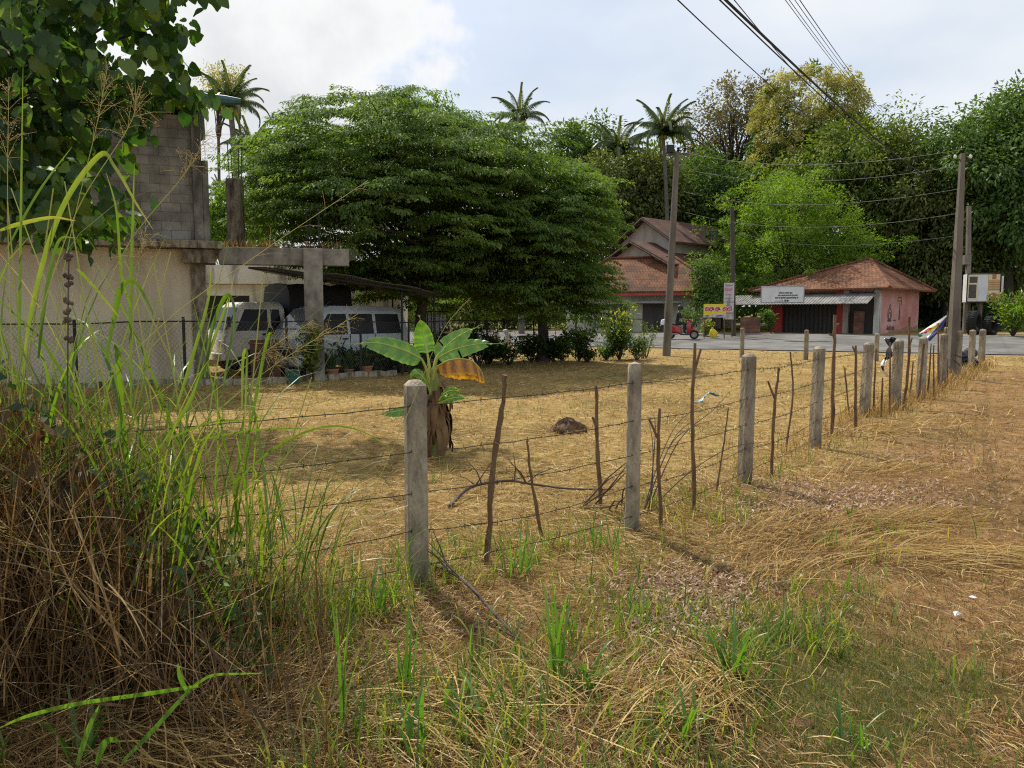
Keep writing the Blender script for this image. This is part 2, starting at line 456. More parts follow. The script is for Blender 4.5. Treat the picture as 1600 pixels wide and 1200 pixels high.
class Sheet:
    """flat marks laid on a plane: origin O, axes U (right), W (up), N out"""
    def __init__(s, O, U, W, off=.004):
        s.O = Vector(O); s.U = Vector(U).normalized(); s.W = Vector(W).normalized(); s.N = s.U.cross(s.W).normalized(); s.off = off
        s.mb = MB()

    def p(s, u, w, k=1.0):
        return s.O + s.U * u + s.W * w + s.N * s.off * k

    def poly(s, pts, k=1.0, mi=0):
        s.mb.add([s.p(u, w, k) for u, w in pts], [tuple(range(len(pts)))], mi)

    def rect(s, u0, w0, u1, w1, k=1.0, mi=0):
        s.poly([(u0, w0), (u1, w0), (u1, w1), (u0, w1)], k, mi)

    def stroke(s, pts, wd, k=1.0, mi=0):
        pts = [Vector((a, b)) for a, b in pts]
        L = []; Rr = []
        for i, q in enumerate(pts):
            t = (pts[min(i + 1, len(pts) - 1)] - pts[max(i - 1, 0)])
            if t.length < 1e-6: t = Vector((1, 0))
            t.normalize(); nn = Vector((-t.y, t.x)) * wd / 2
            L.append(q + nn); Rr.append(q - nn)
        vs = [s.p(a.x, a.y, k) for a in L] + [s.p(a.x, a.y, k) for a in Rr]
        n = len(pts)
        s.mb.add(vs, [(i, i + n, i + n + 1, i + 1) for i in range(n - 1)], mi)

    def arc(s, cu, cw, r, a0, a1, wd, k=1.0, mi=0, n=9, sy=1.0):
        s.stroke([(cu + r * math.cos(a0 + (a1 - a0) * i / n), cw + sy * r * math.sin(a0 + (a1 - a0) * i / n)) for i in range(n + 1)], wd, k, mi)


def sinhala_line(S, u0, w0, h, n, wd, k=1.0, mi=0, seed=1):
    """a line of round looping letters like those of the photographed boards"""
    r = random.Random(seed); u = u0
    for i in range(n):
        q = r.randint(0, 4); R = h / 2
        cx = u + R; cy = w0 + R
        st_ = -PI / 2 + .5 + .25 * (q % 3); S.arc(cx, cy, R, st_, st_ + 5.2, wd, k, mi, 12); S.arc(cx - R * .15, cy - R * .15, R * .42, -2.2, 2.9, wd * .9, k, mi, 8)
        if q == 0: S.stroke([(cx + R * .3, cy + R * .9), (cx + R * .9, cy + R * 1.5), (cx + R * .2, cy + R * 1.6)], wd, k, mi)
        elif q == 1: S.stroke([(cx, cy + R), (cx + R * .2, cy + R * 1.5), (cx + R * .8, cy + R * 1.55)], wd, k, mi)
        elif q == 2: S.arc(cx + R * .9, cy + .2 * R, R * .5, 1.5, 5.6, wd, k, mi, 7); u += R * .6
        elif q == 3: S.stroke([(cx - R * .3, cy - R), (cx + R * .2, cy - R * 1.45), (cx + R * .9, cy - R * 1.2)], wd, k, mi)
        u += h * 1.12 + (h * .35 if r.random() < .2 else 0)
    return u


# ------------------------------------------------------------------ foliage helpers (numpy)
def unit(v):
    return v / np.maximum(np.linalg.norm(v, axis=-1, keepdims=True), 1e-9)


def randdir(n):
    v = rs.normal(size=(n, 3))
    return unit(v)


def leaf_quads(P, D, Nn, L, W, bend=.18):
    """diamond leaves with a fold: P base (n,3), D direction, Nn rough normal, L, W arrays"""
    D = unit(D); S = unit(np.cross(D, Nn)); U = np.cross(S, D)
    L = np.asarray(L)[:, None]; W = np.asarray(W)[:, None]
    a = P
    b = P + D * L * .42 + S * W * .5 + U * L * .04
    c = P + D * L - U * L * bend
    d = P + D * L * .42 - S * W * .5 + U * L * .04
    V = np.stack([a, b, c, d], 1).reshape(-1, 3)
    Fq = np.arange(len(P) * 4).reshape(-1, 4)
    return V, Fq


def merge(parts):
    V = []; Fq = []; R = []; b = 0
    for v, f, r in parts:
        V.append(v); Fq.append(f + b); R.append(r); b += len(v)
    return np.concatenate(V), np.concatenate(Fq), np.concatenate(R)


def blades(P, az, L, W, th0, th1, nseg=6, pw=1.4, azb=0.0, twist=None, tip=.06):
    """curved blades growing from P. th = angle from the vertical from th0 at the foot to th1 at the tip."""
    n = len(P)
    az = np.asarray(az, float) * np.ones(n); L = np.asarray(L, float) * np.ones(n); W = np.asarray(W, float) * np.ones(n)
    th0 = np.asarray(th0, float) * np.ones(n); th1 = np.asarray(th1, float) * np.ones(n); azb = np.asarray(azb, float) * np.ones(n)
    t = np.linspace(0, 1, nseg + 1)
    th = th0[:, None] + (th1 - th0)[:, None] * (t[None] ** pw)
    a = az[:, None] + azb[:, None] * t[None]
    step = (L / nseg)[:, None]
    dx = np.sin(th) * np.cos(a) * step; dy = np.sin(th) * np.sin(a) * step; dz = np.cos(th) * step
    Cn = np.stack([np.cumsum(dx, 1) - dx, np.cumsum(dy, 1) - dy, np.cumsum(dz, 1) - dz], 2) + P[:, None, :]
    tw = rs.uniform(-.6, .6, n) if twist is None else twist * np.ones(n)
    sa = a + PI / 2
    S = np.stack([np.cos(sa), np.sin(sa), np.zeros_like(sa)], 2)
    T = np.stack([np.sin(th) * np.cos(a), np.sin(th) * np.sin(a), np.cos(th)], 2)
    B = np.cross(T, S)
    ct, stt = np.cos(tw)[:, None, None], np.sin(tw)[:, None, None]
    S = S * ct + B * stt
    prof = np.minimum(1, .55 + t * 2.2) * (1 - t ** 2.4) + tip * t
    w = (W[:, None] * prof[None])[..., None] * .5
    Lf = Cn + S * w; Rt = Cn - S * w
    V = np.stack([Lf, Rt], 2).reshape(-1, 3)
    base = (np.arange(n) * (nseg + 1) * 2)[:, None]
    k = np.arange(nseg)[None] * 2
    Fq = np.stack([base + k, base + k + 1, base + k + 3, base + k + 2], 2).reshape(-1, 4)
    return V, Fq


def strewn(P, az, L, W, nseg=3, curl=.5, lift=.03):
    """straw lying on the ground: curved flat strips following gz"""
    n = len(P)
    t = np.linspace(0, 1, nseg + 1)
    a = az[:, None] + rs.normal(0, curl, n)[:, None] * (t[None] - .5)
    step = (L / nseg)[:, None]
    x = np.cumsum(np.cos(a) * step, 1) + P[:, 0:1]; y = np.cumsum(np.sin(a) * step, 1) + P[:, 1:2]
    z0 = gz(x, y)
    h = rs.uniform(.002, 1, n)[:, None] ** 2 * lift
    tilt = rs.normal(0, .5, n)[:, None] * lift * (t[None] - .5) * 2
    z = z0 + .003 + np.maximum(h + tilt, 0) + lift * .5 * np.sin(t * PI)[None] * rs.uniform(0, 1, n)[:, None]
    Cn = np.stack([x, y, z], 2)
    roll = rs.uniform(-.9, .9, n)[:, None]
    S = np.stack([-np.sin(a) * np.cos(roll), np.cos(a) * np.cos(roll), np.sin(roll) * np.ones_like(a)], 2)
    prof = np.clip(1 - np.abs(t * 2 - 1) ** 3, .25, 1)
    w = (W[:, None] * prof[None])[..., None] * .5
    V = np.stack([Cn + S * w, Cn - S * w], 2).reshape(-1, 3)
    base = (np.arange(n) * (nseg + 1) * 2)[:, None]; k = np.arange(nseg)[None] * 2
    Fq = np.stack([base + k, base + k + 1, base + k + 3, base + k + 2], 2).reshape(-1, 4)
    return V, Fq


def limb(mb, a, b, r0, r1, sag=.0, n=5, wob=.08, sides=6):
    a = Vector(a); b = Vector(b); ln = (b - a).length
    pts = []; rr = []
    for i in range(n + 1):
        t = i / n
        p = a.lerp(b, t)
        p.z += sag * math.sin(t * PI) * ln
        if 0 < i < n:
            p += Vector((random.uniform(-1, 1), random.uniform(-1, 1), random.uniform(-1, 1))) * wob * ln * .5
        pts.append(p); rr.append(r0 + (r1 - r0) * t)
    mb.tube(pts, rr, sides, cap=True)
    return pts


def make_tree(name, label, cat, base, lobes, ncl, nper, L, W, mat, trunk_r=.25, trunk_top=None, group=None, clump=.55,
              droop=.5, shell=.72, rough=.6, mat2=None, frac2=0.0, flatz=1.0, limbs=14, lean=0.0, tops=False, barkmat=None, low=-1.0):
    """lobes: (cx, cy, cz, rx, ry, rz) relative to the base. Leaves are small faces in clumps near the lobes' surface."""
    base = Vector(base)
    root = thing(name, label, cat, base, 0, group)
    lob = np.array(lobes, float)
    vol = lob[:, 3] * lob[:, 5] + lob[:, 3] * lob[:, 4]
    idx = rs.choice(len(lob), ncl, p=vol / vol.sum())
    dr = randdir(ncl)
    dr[:, 2] = np.where(dr[:, 2] < low, -dr[:, 2], dr[:, 2])
    rad = (shell + (1 - shell) * rs.uniform(0, 1, ncl) ** .6) * (1 + rs.normal(0, rough * .3, ncl))
    C = lob[idx, :3] + dr * lob[idx, 3:6] * rad[:, None]
    # clumps that lie deep inside another lobe are dropped
    keep = np.ones(ncl, bool)
    for q in lob:
        e = (((C - q[:3]) / q[3:6]) ** 2).sum(1)
        keep &= e > (shell * .7) ** 2
    C = C[keep]; dr = dr[keep]; idx = idx[keep]
    n = len(C)
    cs = clump * rs.uniform(.45, 1.6, n)
    k = np.repeat(np.arange(n), nper)
    off = rs.normal(0, 1, (len(k), 3)); off /= np.maximum(1, np.linalg.norm(off, axis=1, keepdims=True) / 1.6)
    off[:, 2] *= flatz
    off *= cs[k][:, None] * .52
    P = C[k] + off
    D = unit(off) * .8 + dr[k] * .5 + rs.normal(0, .35, (len(k), 3)); D[:, 2] -= droop
    Nn = dr[k] * .5 + rs.normal(0, .45, (len(k), 3)); Nn[:, 2] += .8
    LL = L * rs.uniform(.45, 1.35, len(k)); WW = W * rs.uniform(.7, 1.25, len(k))
    V, Fq = leaf_quads(P, D, Nn, LL, WW)
    cr = rs.uniform(0, 1, n)
    rnd = np.clip(.68 * cr[k] + .32 * rs.uniform(0, 1, len(k)), 0, 1)
    if mat2 is not None:
        score = dr[:, 2] + rs.normal(0, .35, n) if tops else rs.uniform(0, 1, n)
        sel = score > np.quantile(score, 1 - frac2)
        selk = sel[k]
        P2 = C[k] + off * .62 + dr[k] * .3; P = np.where(selk[:, None], P2, P); LL = np.where(selk, LL * .62, LL); WW = np.where(selk, WW * .85, WW); V, Fq = leaf_quads(P, D, Nn, LL, WW)
        o = npmesh('crown', V, Fq, [mat, mat2], rnd, root)
        o.data.polygons.foreach_set('material_index', selk.astype(np.int32)); o.data.update()
    else:
        npmesh('crown', V, Fq, mat, rnd, root)
    mb = MB()
    zt = trunk_top if trunk_top else max(.8, float((lob[:, 2] - lob[:, 5] * .4).min()))
    cx, cy = float(np.average(lob[:, 0], weights=vol)), float(np.average(lob[:, 1], weights=vol))
    top = Vector((cx * .4, cy * .4, zt))
    pts = [Vector((0, 0, -.15)), Vector((0.02, 0, .25)), top * .5 + Vector((random.uniform(-.1, .1), 0, .0)), top]
    mb.tube(smoothline(pts, 5), list(np.interp(np.linspace(0, 1, 16), [0, .1, 1], [trunk_r * 1.35, trunk_r, trunk_r * .7])), 10)
    for i in range(limbs):
        q = Vector(C[rs.randint(n)])
        a = top.lerp(pts[2], random.uniform(0, .35))
        mid = a.lerp(q, .55) + Vector((0, 0, .06 * (q - a).length))
        limb(mb, a, mid, trunk_r * .45, trunk_r * .22)
        limb(mb, mid, q, trunk_r * .22, trunk_r * .05)
    mb.build('trunk', barkmat or M['bark'], root, smooth=True)
    return root

# ================================================================== SKY, SUN
SUN_AZ = Vector((-.47, .86, 0)).normalized()      # towards the sun, seen from above
SUN_EL = math.radians(52)
world = bpy.data.worlds.new('World'); scene.world = world
world.use_nodes = True
nt = world.node_tree; N = nt.nodes; L = nt.links
for n_ in list(N): N.remove(n_)
wo = N.new('ShaderNodeOutputWorld'); bg = N.new('ShaderNodeBackground')
sky = N.new('ShaderNodeTexSky'); sky.sky_type = 'NISHITA'; sky.sun_disc = False
sky.sun_elevation = SUN_EL
sky.sun_rotation = math.atan2(SUN_AZ.x, SUN_AZ.y)
sky.air_density = 1.0; sky.dust_density = 1.5; sky.ozone_density = 1.0
tc = N.new('ShaderNodeTexCoord')
sep = N.new('ShaderNodeSeparateXYZ'); L.new(tc.outputs['Generated'], sep.inputs[0])
# clouds: noise on a flat layer high above (direction divided by its height)
zc = N.new('ShaderNodeMath'); zc.operation = 'MAXIMUM'; zc.inputs[1].default_value = .0; L.new(sep.outputs[2], zc.inputs[0])
za = N.new('ShaderNodeMath'); za.operation = 'ADD'; za.inputs[1].default_value = .22; L.new(zc.outputs[0], za.inputs[0])
dx = N.new('ShaderNodeMath'); dx.operation = 'DIVIDE'; L.new(sep.outputs[0], dx.inputs[0]); L.new(za.outputs[0], dx.inputs[1])
dy = N.new('ShaderNodeMath'); dy.operation = 'DIVIDE'; L.new(sep.outputs[1], dy.inputs[0]); L.new(za.outputs[0], dy.inputs[1])
cb = N.new('ShaderNodeCombineXYZ'); L.new(dx.outputs[0], cb.inputs[0]); L.new(dy.outputs[0], cb.inputs[1])
mp = N.new('ShaderNodeMapping'); mp.inputs['Location'].default_value = (1.55, .4, 0); L.new(cb.outputs[0], mp.inputs[0])
n1 = N.new('ShaderNodeTexNoise'); n1.inputs['Scale'].default_value = .85; n1.inputs['Detail'].default_value = 9; n1.inputs['Roughness'].default_value = .52
n1.inputs['Distortion'].default_value = .25
L.new(mp.outputs[0], n1.inputs['Vector'])
cov = ramp_node(N, [(.40, (0.55, 0.55, 0.55)), (.50, (.8, .8, .8)), (.6, (1, 1, 1))]); L.new(n1.outputs[0], cov.inputs[0])
n2 = N.new('ShaderNodeTexNoise'); n2.inputs['Scale'].default_value = 1.7; n2.inputs['Detail'].default_value = 8
mp2 = N.new('ShaderNodeMapping'); mp2.inputs['Location'].default_value = (3.1, 7.7, 0); L.new(cb.outputs[0], mp2.inputs[0]); L.new(mp2.outputs[0], n2.inputs['Vector'])
cc = ramp_node(N, [(.3, (4.7, 5.25, 6.0)), (.5, (5.5, 5.9, 6.4)), (.68, (6.3, 6.5, 6.7))]); L.new(n2.outputs[0], cc.inputs[0])
# one big bright cumulus bank in the direction left of the view axis
cdir = ray(400, 290).normalized()
vd_ = N.new('ShaderNodeVectorMath'); vd_.operation = 'DOT_PRODUCT'; vd_.inputs[1].default_value = tuple(cdir); L.new(tc.outputs['Generated'], vd_.inputs[0])
n3 = N.new('ShaderNodeTexNoise'); n3.inputs['Scale'].default_value = 6.5; n3.inputs['Detail'].default_value = 10; n3.inputs['Roughness'].default_value = .55; L.new(tc.outputs['Generated'], n3.inputs['Vector'])
ad_ = N.new('ShaderNodeMath'); ad_.operation = 'MULTIPLY_ADD'; ad_.inputs[1].default_value = .12; L.new(n3.outputs[0], ad_.inputs[0]); L.new(vd_.outputs['Value'], ad_.inputs[2])
bank = N.new('ShaderNodeMapRange'); bank.interpolation_type = 'SMOOTHSTEP'; bank.inputs[1].default_value = 1.016; bank.inputs[2].default_value = 1.03; L.new(ad_.outputs[0], bank.inputs[0])
core = ramp_node(N, [(0, (6.9, 6.9, 6.85)), (.35, (6.4, 6.45, 6.5)), (1, (5.3, 5.45, 5.6))])
cmr = N.new('ShaderNodeMapRange'); cmr.inputs[1].default_value = 1.022; cmr.inputs[2].default_value = 1.055; L.new(ad_.outputs[0], cmr.inputs[0]); L.new(cmr.outputs[0], core.inputs[0])
mx = N.new('ShaderNodeMix'); mx.data_type = 'RGBA'; L.new(cov.outputs[0], mx.inputs[0]); L.new(sky.outputs[0], mx.inputs[6]); L.new(cc.outputs[0], mx.inputs[7])
mx2 = N.new('ShaderNodeMix'); mx2.data_type = 'RGBA'; L.new(bank.outputs[0], mx2.inputs[0]); L.new(mx.outputs[2], mx2.inputs[6]); L.new(core.outputs[0], mx2.inputs[7])
L.new(mx2.outputs[2], bg.inputs[0]); bg.inputs[1].default_value = .105
L.new(bg.outputs[0], wo.inputs[0])

sl = bpy.data.lights.new('sun', 'SUN'); sl.energy = 3.9; sl.angle = math.radians(.6); sl.color = (1, .93, .8)
so = bpy.data.objects.new('sun', sl); COL.objects.link(so)
sdir = SUN_AZ * math.cos(SUN_EL) + Vector((0, 0, math.sin(SUN_EL)))
so.rotation_euler = sdir.to_track_quat('Z', 'Y').to_euler()
so.location = sdir * 60
vs_ = scene.view_settings
scene.display_settings.display_device = 'sRGB'
vs_.view_transform = 'Standard'; vs_.look = 'None'; vs_.exposure = 0.47; vs_.gamma = 1.0; vs_.use_curve_mapping = False
cy_ = scene.cycles
cy_.max_bounces = 6; cy_.diffuse_bounces = 3; cy_.glossy_bounces = 2; cy_.transmission_bounces = 4; cy_.transparent_max_bounces = 8
cy_.caustics_reflective = False; cy_.caustics_refractive = False
cy_.use_denoising = False
cy_.filter_width = 1.15
cy_.use_adaptive_sampling = False
cy_.sample_clamp_indirect = 6

# ================================================================== GROUND, ROAD
FENCE = [(-6.0, 1.5), (-2.6, 3.1), (-.57, 4.62), (.87, 5.72), (2.23, 7.3), (3.78, 9.4), (5.36, 11.9), (9.0, 16.5), (16, 26), (22, 33)]
FX = np.array([p[0] for p in FENCE]); FY = np.array([p[1] for p in FENCE])


def fence_side(x, y):
    """> 0 on the track side (right and near), metres measured along y"""
    return np.interp(x, FX, FY) - y


def wob(x, y, f, s):
    return (np.sin(x * f + s) * np.cos(y * f * 1.1 - s * 2) + .6 * np.sin(x * f * 2.3 - y * f * 1.7 + s * 3) + .35 * np.sin(x * f * 4.1 + y * f * 3.7 + s)) / 1.6


def axis(lo, hi, knots):
    out = [lo]
    while out[-1] < hi:
        p = out[-1]
        out.append(p + np.interp(p, [k[0] for k in knots], [k[1] for k in knots]))
    return np.array(out)


gx = axis(-700, 700, [(-700, 120), (-60, 8), (-14, .6), (-6, .14), (6, .14), (18, .6), (40, 2), (80, 10), (700, 120)])
gy = axis(-120, 900, [(-120, 30), (-4, 1), (1.5, .12), (12, .16), (34, .6), (50, .6), (80, 3), (140, 12), (900, 120)])
X, Y = np.meshgrid(gx, gy)
Z = gz(X, Y)
V = np.stack([X, Y, Z], 2).reshape(-1, 3)
nx, ny = len(gx), len(gy)
ii, jj = np.meshgrid(np.arange(nx - 1), np.arange(ny - 1))
b0 = (jj * nx + ii).ravel()
Fq = np.stack([b0, b0 + 1, b0 + nx + 1, b0 + nx], 1)
gm = bpy.data.materials.new('field_ground')
gnt, GN, GL = nodes_of(gm)
gb = GN['Principled BSDF']; gb.inputs['Roughness'].default_value = .95; gb.inputs['Specular IOR Level'].default_value = .1
ga = GN.new('ShaderNodeAttribute'); ga.attribute_name = 'zone'
gs = GN.new('ShaderNodeSeparateColor'); GL.new(ga.outputs['Color'], gs.inputs[0])
gt = GN.new('ShaderNodeTexCoord')


def gnoise(sc, det, stops, st=(1, 1, 1)):
    m_ = GN.new('ShaderNodeMapping'); m_.inputs['Scale'].default_value = st; GL.new(gt.outputs['Object'], m_.inputs[0])
    q = GN.new('ShaderNodeTexNoise'); q.inputs['Scale'].default_value = sc; q.inputs['Detail'].default_value = det; q.inputs['Roughness'].default_value = .7
    GL.new(m_.outputs[0], q.inputs['Vector'])
    r = ramp_node(GN, stops); GL.new(q.outputs[0], r.inputs[0])
    return q, r


qs, rstraw = gnoise(7, 12, [(.3, (.145, .09, .034)), (.47, (.305, .207, .08)), (.6, (.43, .315, .13)), (.75, (.52, .415, .195))], (1, 1.6, 1))
qd, rdirt = gnoise(5, 12, [(.3, (.13, .07, .032)), (.5, (.25, .142, .062)), (.7, (.37, .235, .11))])
qg, rgreen = gnoise(11, 10, [(.3, (.07, .075, .022)), (.52, (.14, .135, .045)), (.7, (.26, .21, .08))])
qn, rsand = gnoise(2, 12, [(.3, (.22, .16, .1)), (.6, (.36, .27, .17))])


def gmix(f, a, b):
    m_ = GN.new('ShaderNodeMix'); m_.data_type = 'RGBA'
    GL.new(f, m_.inputs[0]); GL.new(a, m_.inputs[6]); GL.new(b, m_.inputs[7]); return m_.outputs[2]


c_ = gmix(gs.outputs[0], rstraw.outputs[0], rdirt.outputs[0])
c_ = gmix(gs.outputs[1], c_, rgreen.outputs[0])
c_ = gmix(gs.outputs[2], c_, rsand.outputs[0])
qp, rpatch = gnoise(.55, 6, [(.32, (.62, .62, .55)), (.5, (.95, .95, .92)), (.68, (1.12, 1.1, 1.05))])
vmu = GN.new('ShaderNodeMix'); vmu.data_type = 'RGBA'; vmu.blend_type = 'MULTIPLY'; vmu.inputs[0].default_value = 1; GL.new(c_, vmu.inputs[6]); GL.new(rpatch.outputs[0], vmu.inputs[7]); c_ = vmu.outputs[2]
GL.new(c_, gb.inputs['Base Color'])
bp = GN.new('ShaderNodeBump'); bp.inputs['Strength'].default_value = .8; bp.inputs['Distance'].default_value = .03
qb, _ = gnoise(40, 8, [(0, (0, 0, 0))], (1, 1.6, 1)); GL.new(qb.outputs[0], bp.inputs['Height']); GL.new(bp.outputs[0], gb.inputs['Normal'])


def zones(x, y):
    s = .447 * x + .894 * y
    fs = fence_side(x, y)
    dirt = np.clip(.25 + fs * .5 + .35 * wob(x, y, .9, 1.1), 0, 1) * np.clip((30 - s) / 6, 0, 1)
    dirt = np.maximum(dirt, np.clip(.35 * wob(x, y, .6, 3.3) + .05, 0, .5))
    near_l = np.exp(-((x + 2) / 1.6) ** 2 - ((y - 3.4) / 1.8) ** 2)
    dirt = np.maximum(dirt, near_l)
    gr = np.clip(1.1 * np.exp(-((x - 1.45) / .95) ** 2 - ((y - 3.25) / .75) ** 2) + .3 * wob(x, y, 1.7, 4.0) + .3 * wob(x, y, 6.3, 2.0) - .25, 0, .75)
    gr = np.maximum(gr, np.clip(.9 * wob(x, y, .8, 6.0) - .3, 0, .6) * np.clip((s - 8) / 10, 0, 1))
    sand = np.clip(1 - np.abs(s - 47.8) / 2.2, 0, 1) + .55 * np.clip(1 - np.abs(s - 34.8) / 1.1, 0, 1)
    far = np.clip((s - 50) / 3, 0, 1)
    return dirt, np.maximum(gr, far * .9), np.clip(sand, 0, 1)


zd, zg, zs_ = zones(X, Y)
go = npmesh('ground', V, Fq, gm, None, None, True)
ca = go.data.color_attributes.new('zone', 'FLOAT_COLOR', 'POINT')
ca.data.foreach_set('color', np.stack([zd, zg, zs_, np.ones_like(zd)], 2).reshape(-1).astype(np.float32))
tag(go, kind='structure')

# road: strip between s = 35.6 and 45.2 along direction t
RN = Vector((.447, .894, 0)).normalized(); RT = Vector((RN.y, -RN.x, 0))


def rp(t, s, dz=0.0):
    p = RN * s * (1 / math.sqrt(.447 ** 2 + .894 ** 2)) + RT * t
    return Vector((p.x, p.y, float(gz(p.x, p.y)) + dz))


def strip(name, s0, s1, ns, t0, t1, nt_, dz, mat, wig=0.0):
    mb = MB(); vs = []; fs = []
    for i in range(nt_ + 1):
        t = t0 + (t1 - t0) * i / nt_
        for k in range(ns + 1):
            s = s0 + (s1 - s0) * k / ns
            if k in (0, ns): s += wig * (math.sin(t * 1.7 + k) + .6 * math.sin(t * 4.3)) * .5
            vs.append(rp(t, s, dz))
    for i in range(nt_):
        for k in range(ns):
            a = i * (ns + 1) + k
            fs.append((a, a + 1, a + ns + 2, a + ns + 1))
    mb.add(vs, fs)
    return mb.build(name, mat)


asph = pm('asphalt', [(.12, .116, .11), (.16, .155, .147), (.195, .19, .18)], 1.2, .9, .3, 90, stain=(.45, .47, .6, (.09, .087, .083), .75, (1, 1, 1)))
rd = strip('road', 35.7, 45.1, 24, -120, 120, 240, .035, asph, .22); tag(rd, kind='structure')
ml = strip('road_edge_line', 36.25, 36.36, 1, 15.2, 19.5, 10, .042, M['ink_white']); tag(ml, kind='structure')

# ================================================================== TREES
FG = 'trees of the wooded rise behind the road'


def lob_px(base, items, d):
    """crown lobes given as (px, py, half width px, half height px, depth offset, half depth m)"""
    out = []
    for px, py, hw, hh, dd, hd in items:
        c = pt(px, py, d + dd); k = (d + dd) / F
        out.append((c.x - base.x, c.y - base.y, c.z - base.z, hw * k, hd, hh * k))
    return out


def far_tree(label, px, d, items, ncl, nper, L_, W_, mat, **kw):
    b = pt(px, 500, d); b = G(b.x, b.y)
    name = kw.pop('name', 'broadleaf_tree')
    return make_tree(name, label, 'tree', b, lob_px(b, items, d), ncl, nper, L_, W_, mat, group=kw.pop('group', FG), **kw)


# the big spreading tree in the yard: flat leafy sprays in storeys
def spreading_tree(label, base, lobes, nspray, trunk, low_cut):
    base = Vector(base); root = thing('spreading_tree', label, 'tree', base, 0, 'spreading trees of the yard')
    lob = np.array(lobes, float)
    w = lob[:, 3] * lob[:, 4] + lob[:, 3] * lob[:, 5]
    idx = rs.choice(len(lob), nspray, p=w / w.sum())
    dr = randdir(nspray); flip = rs.uniform(0, 1, nspray) < .45
    dr[:, 2] = np.where(flip, np.abs(dr[:, 2]), dr[:, 2])
    rad = np.where(rs.uniform(0, 1, nspray) < .75, rs.uniform(.86, 1.03, nspray), rs.uniform(.3, .8, nspray))
    C = lob[idx, :3] + dr * lob[idx, 3:6] * rad[:, None]
    ok = C[:, 2] > low_cut + .5 * np.sin(C[:, 0] * 1.3) * .6
    C = C[ok]; dr = dr[ok]; n = len(C)
    C[:, 2] = np.round(C[:, 2] / .62) * .62 + rs.normal(0, .17, n) + .12 * np.sin(C[:, 0] * 1.1 + C[:, 1])        # storeys
    az = np.arctan2(dr[:, 1], dr[:, 0]) + rs.normal(0, .5, n)
    tilt = rs.normal(.0, .12, n) - .1
    per = 150
    k = np.repeat(np.arange(n), per)
    u = rs.uniform(-.1, 1, len(k)); ln = rs.uniform(.8, 1.5, n)
    v = rs.normal(0, .22, len(k)) * (1.15 - u * .75)
    ax = np.stack([np.cos(az), np.sin(az), tilt], 1); sd = np.stack([-np.sin(az), np.cos(az), 0 * az], 1)
    P = C[k] + ax[k] * (u * ln[k] - .5)[:, None] + sd[k] * v[:, None]
    P[:, 2] += -.1 * u ** 2 * ln[k] - .14 * np.abs(v) + rs.normal(0, .03, len(k))
    D = ax[k] * .75 + sd[k] * np.sign(v)[:, None] * rs.uniform(.2, 1.0, len(k))[:, None] + rs.normal(0, .2, (len(k), 3)); D[:, 2] -= rs.uniform(.05, .75, len(k))
    Nn = rs.normal(0, .25, (len(k), 3)); Nn[:, 2] += 1
    V_, F_ = leaf_quads(P, D, Nn, .122 * rs.uniform(.45, 1.45, len(k)) * rs.uniform(.75, 1.2, n)[k], .054 * rs.uniform(.6, 1.3, len(k)))
    cr = rs.uniform(0, 1, n)
    npmesh('crown', V_, F_, M['lf_main'], np.clip(.45 * cr[k] + .55 * rs.uniform(0, 1, len(k)), 0, 1), root)
    mb = MB()
    tp = smoothline([Vector(q) - base for q in trunk], 5)
    r0 = .2
    mb.tube(tp, list(np.interp(np.linspace(0, 1, len(tp)), [0, .12, 1], [r0 * 1.5, r0, r0 * .6])), 10)
    for i in range(46):
        q = Vector(C[rs.randint(n)]); a = tp[-1].lerp(tp[len(tp) // 2], random.random())
        a = Vector(a); mid = a.lerp(q, .5); mid.z = a.z * .35 + q.z * .65
        limb(mb, a, mid, .09, .05, wob=.05); limb(mb, mid, q, .05, .012, wob=.08)
    mb.build('trunk', M['bark'], root, smooth=True)


def sp_l(base, d, items):
    return lob_px(Vector(base), items, d)


bA = G(-2.9, 24.5)
spreading_tree('wide spreading green tree standing over the white van and canopy', bA, sp_l(bA, 24.5, [
    (588, 258, 155, 84, -.5, 4.4), (482, 280, 98, 56, 0, 3.4), (700, 268, 130, 70, -.5, 4.2), (468, 338, 82, 50, -.8, 2.8),
    (605, 345, 195, 92, -.8, 4.6), (600, 182, 52, 22, 0, 1.4), (690, 195, 48, 18, 0, 1.2), (800, 252, 66, 50, 0, 2.3), (482, 222, 58, 18, 0, 1.6),
    (640, 420, 120, 45, 0, 2.6)]), 1500,
    [G(-2.9, 24.5, -.1), G(-2.92, 24.5, 1.2), G(-2.75, 24.5, 2.4), G(-2.3, 24.4, 3.6)], 1.9)
bB = G(1.05, 26.6)
spreading_tree('lower spreading tree whose crown droops beside the tiled house', bB, sp_l(bB, 26.0, [
    (835, 330, 118, 72, 0, 3.2), (785, 400, 140, 66, -.4, 3.2), (865, 375, 92, 66, 0, 2.8), (850, 450, 85, 42, -.4, 2.4), (745, 440, 85, 38, -.3, 2.4),
    (890, 322, 48, 36, .3, 1.6), (905, 460, 58, 34, -.3, 1.8)]), 1080,
    [G(1.05, 26.6, -.1), G(1.08, 26.6, 1.0), G(.95, 26.5, 1.9), G(.8, 26.2, 3.0)], 1.15)

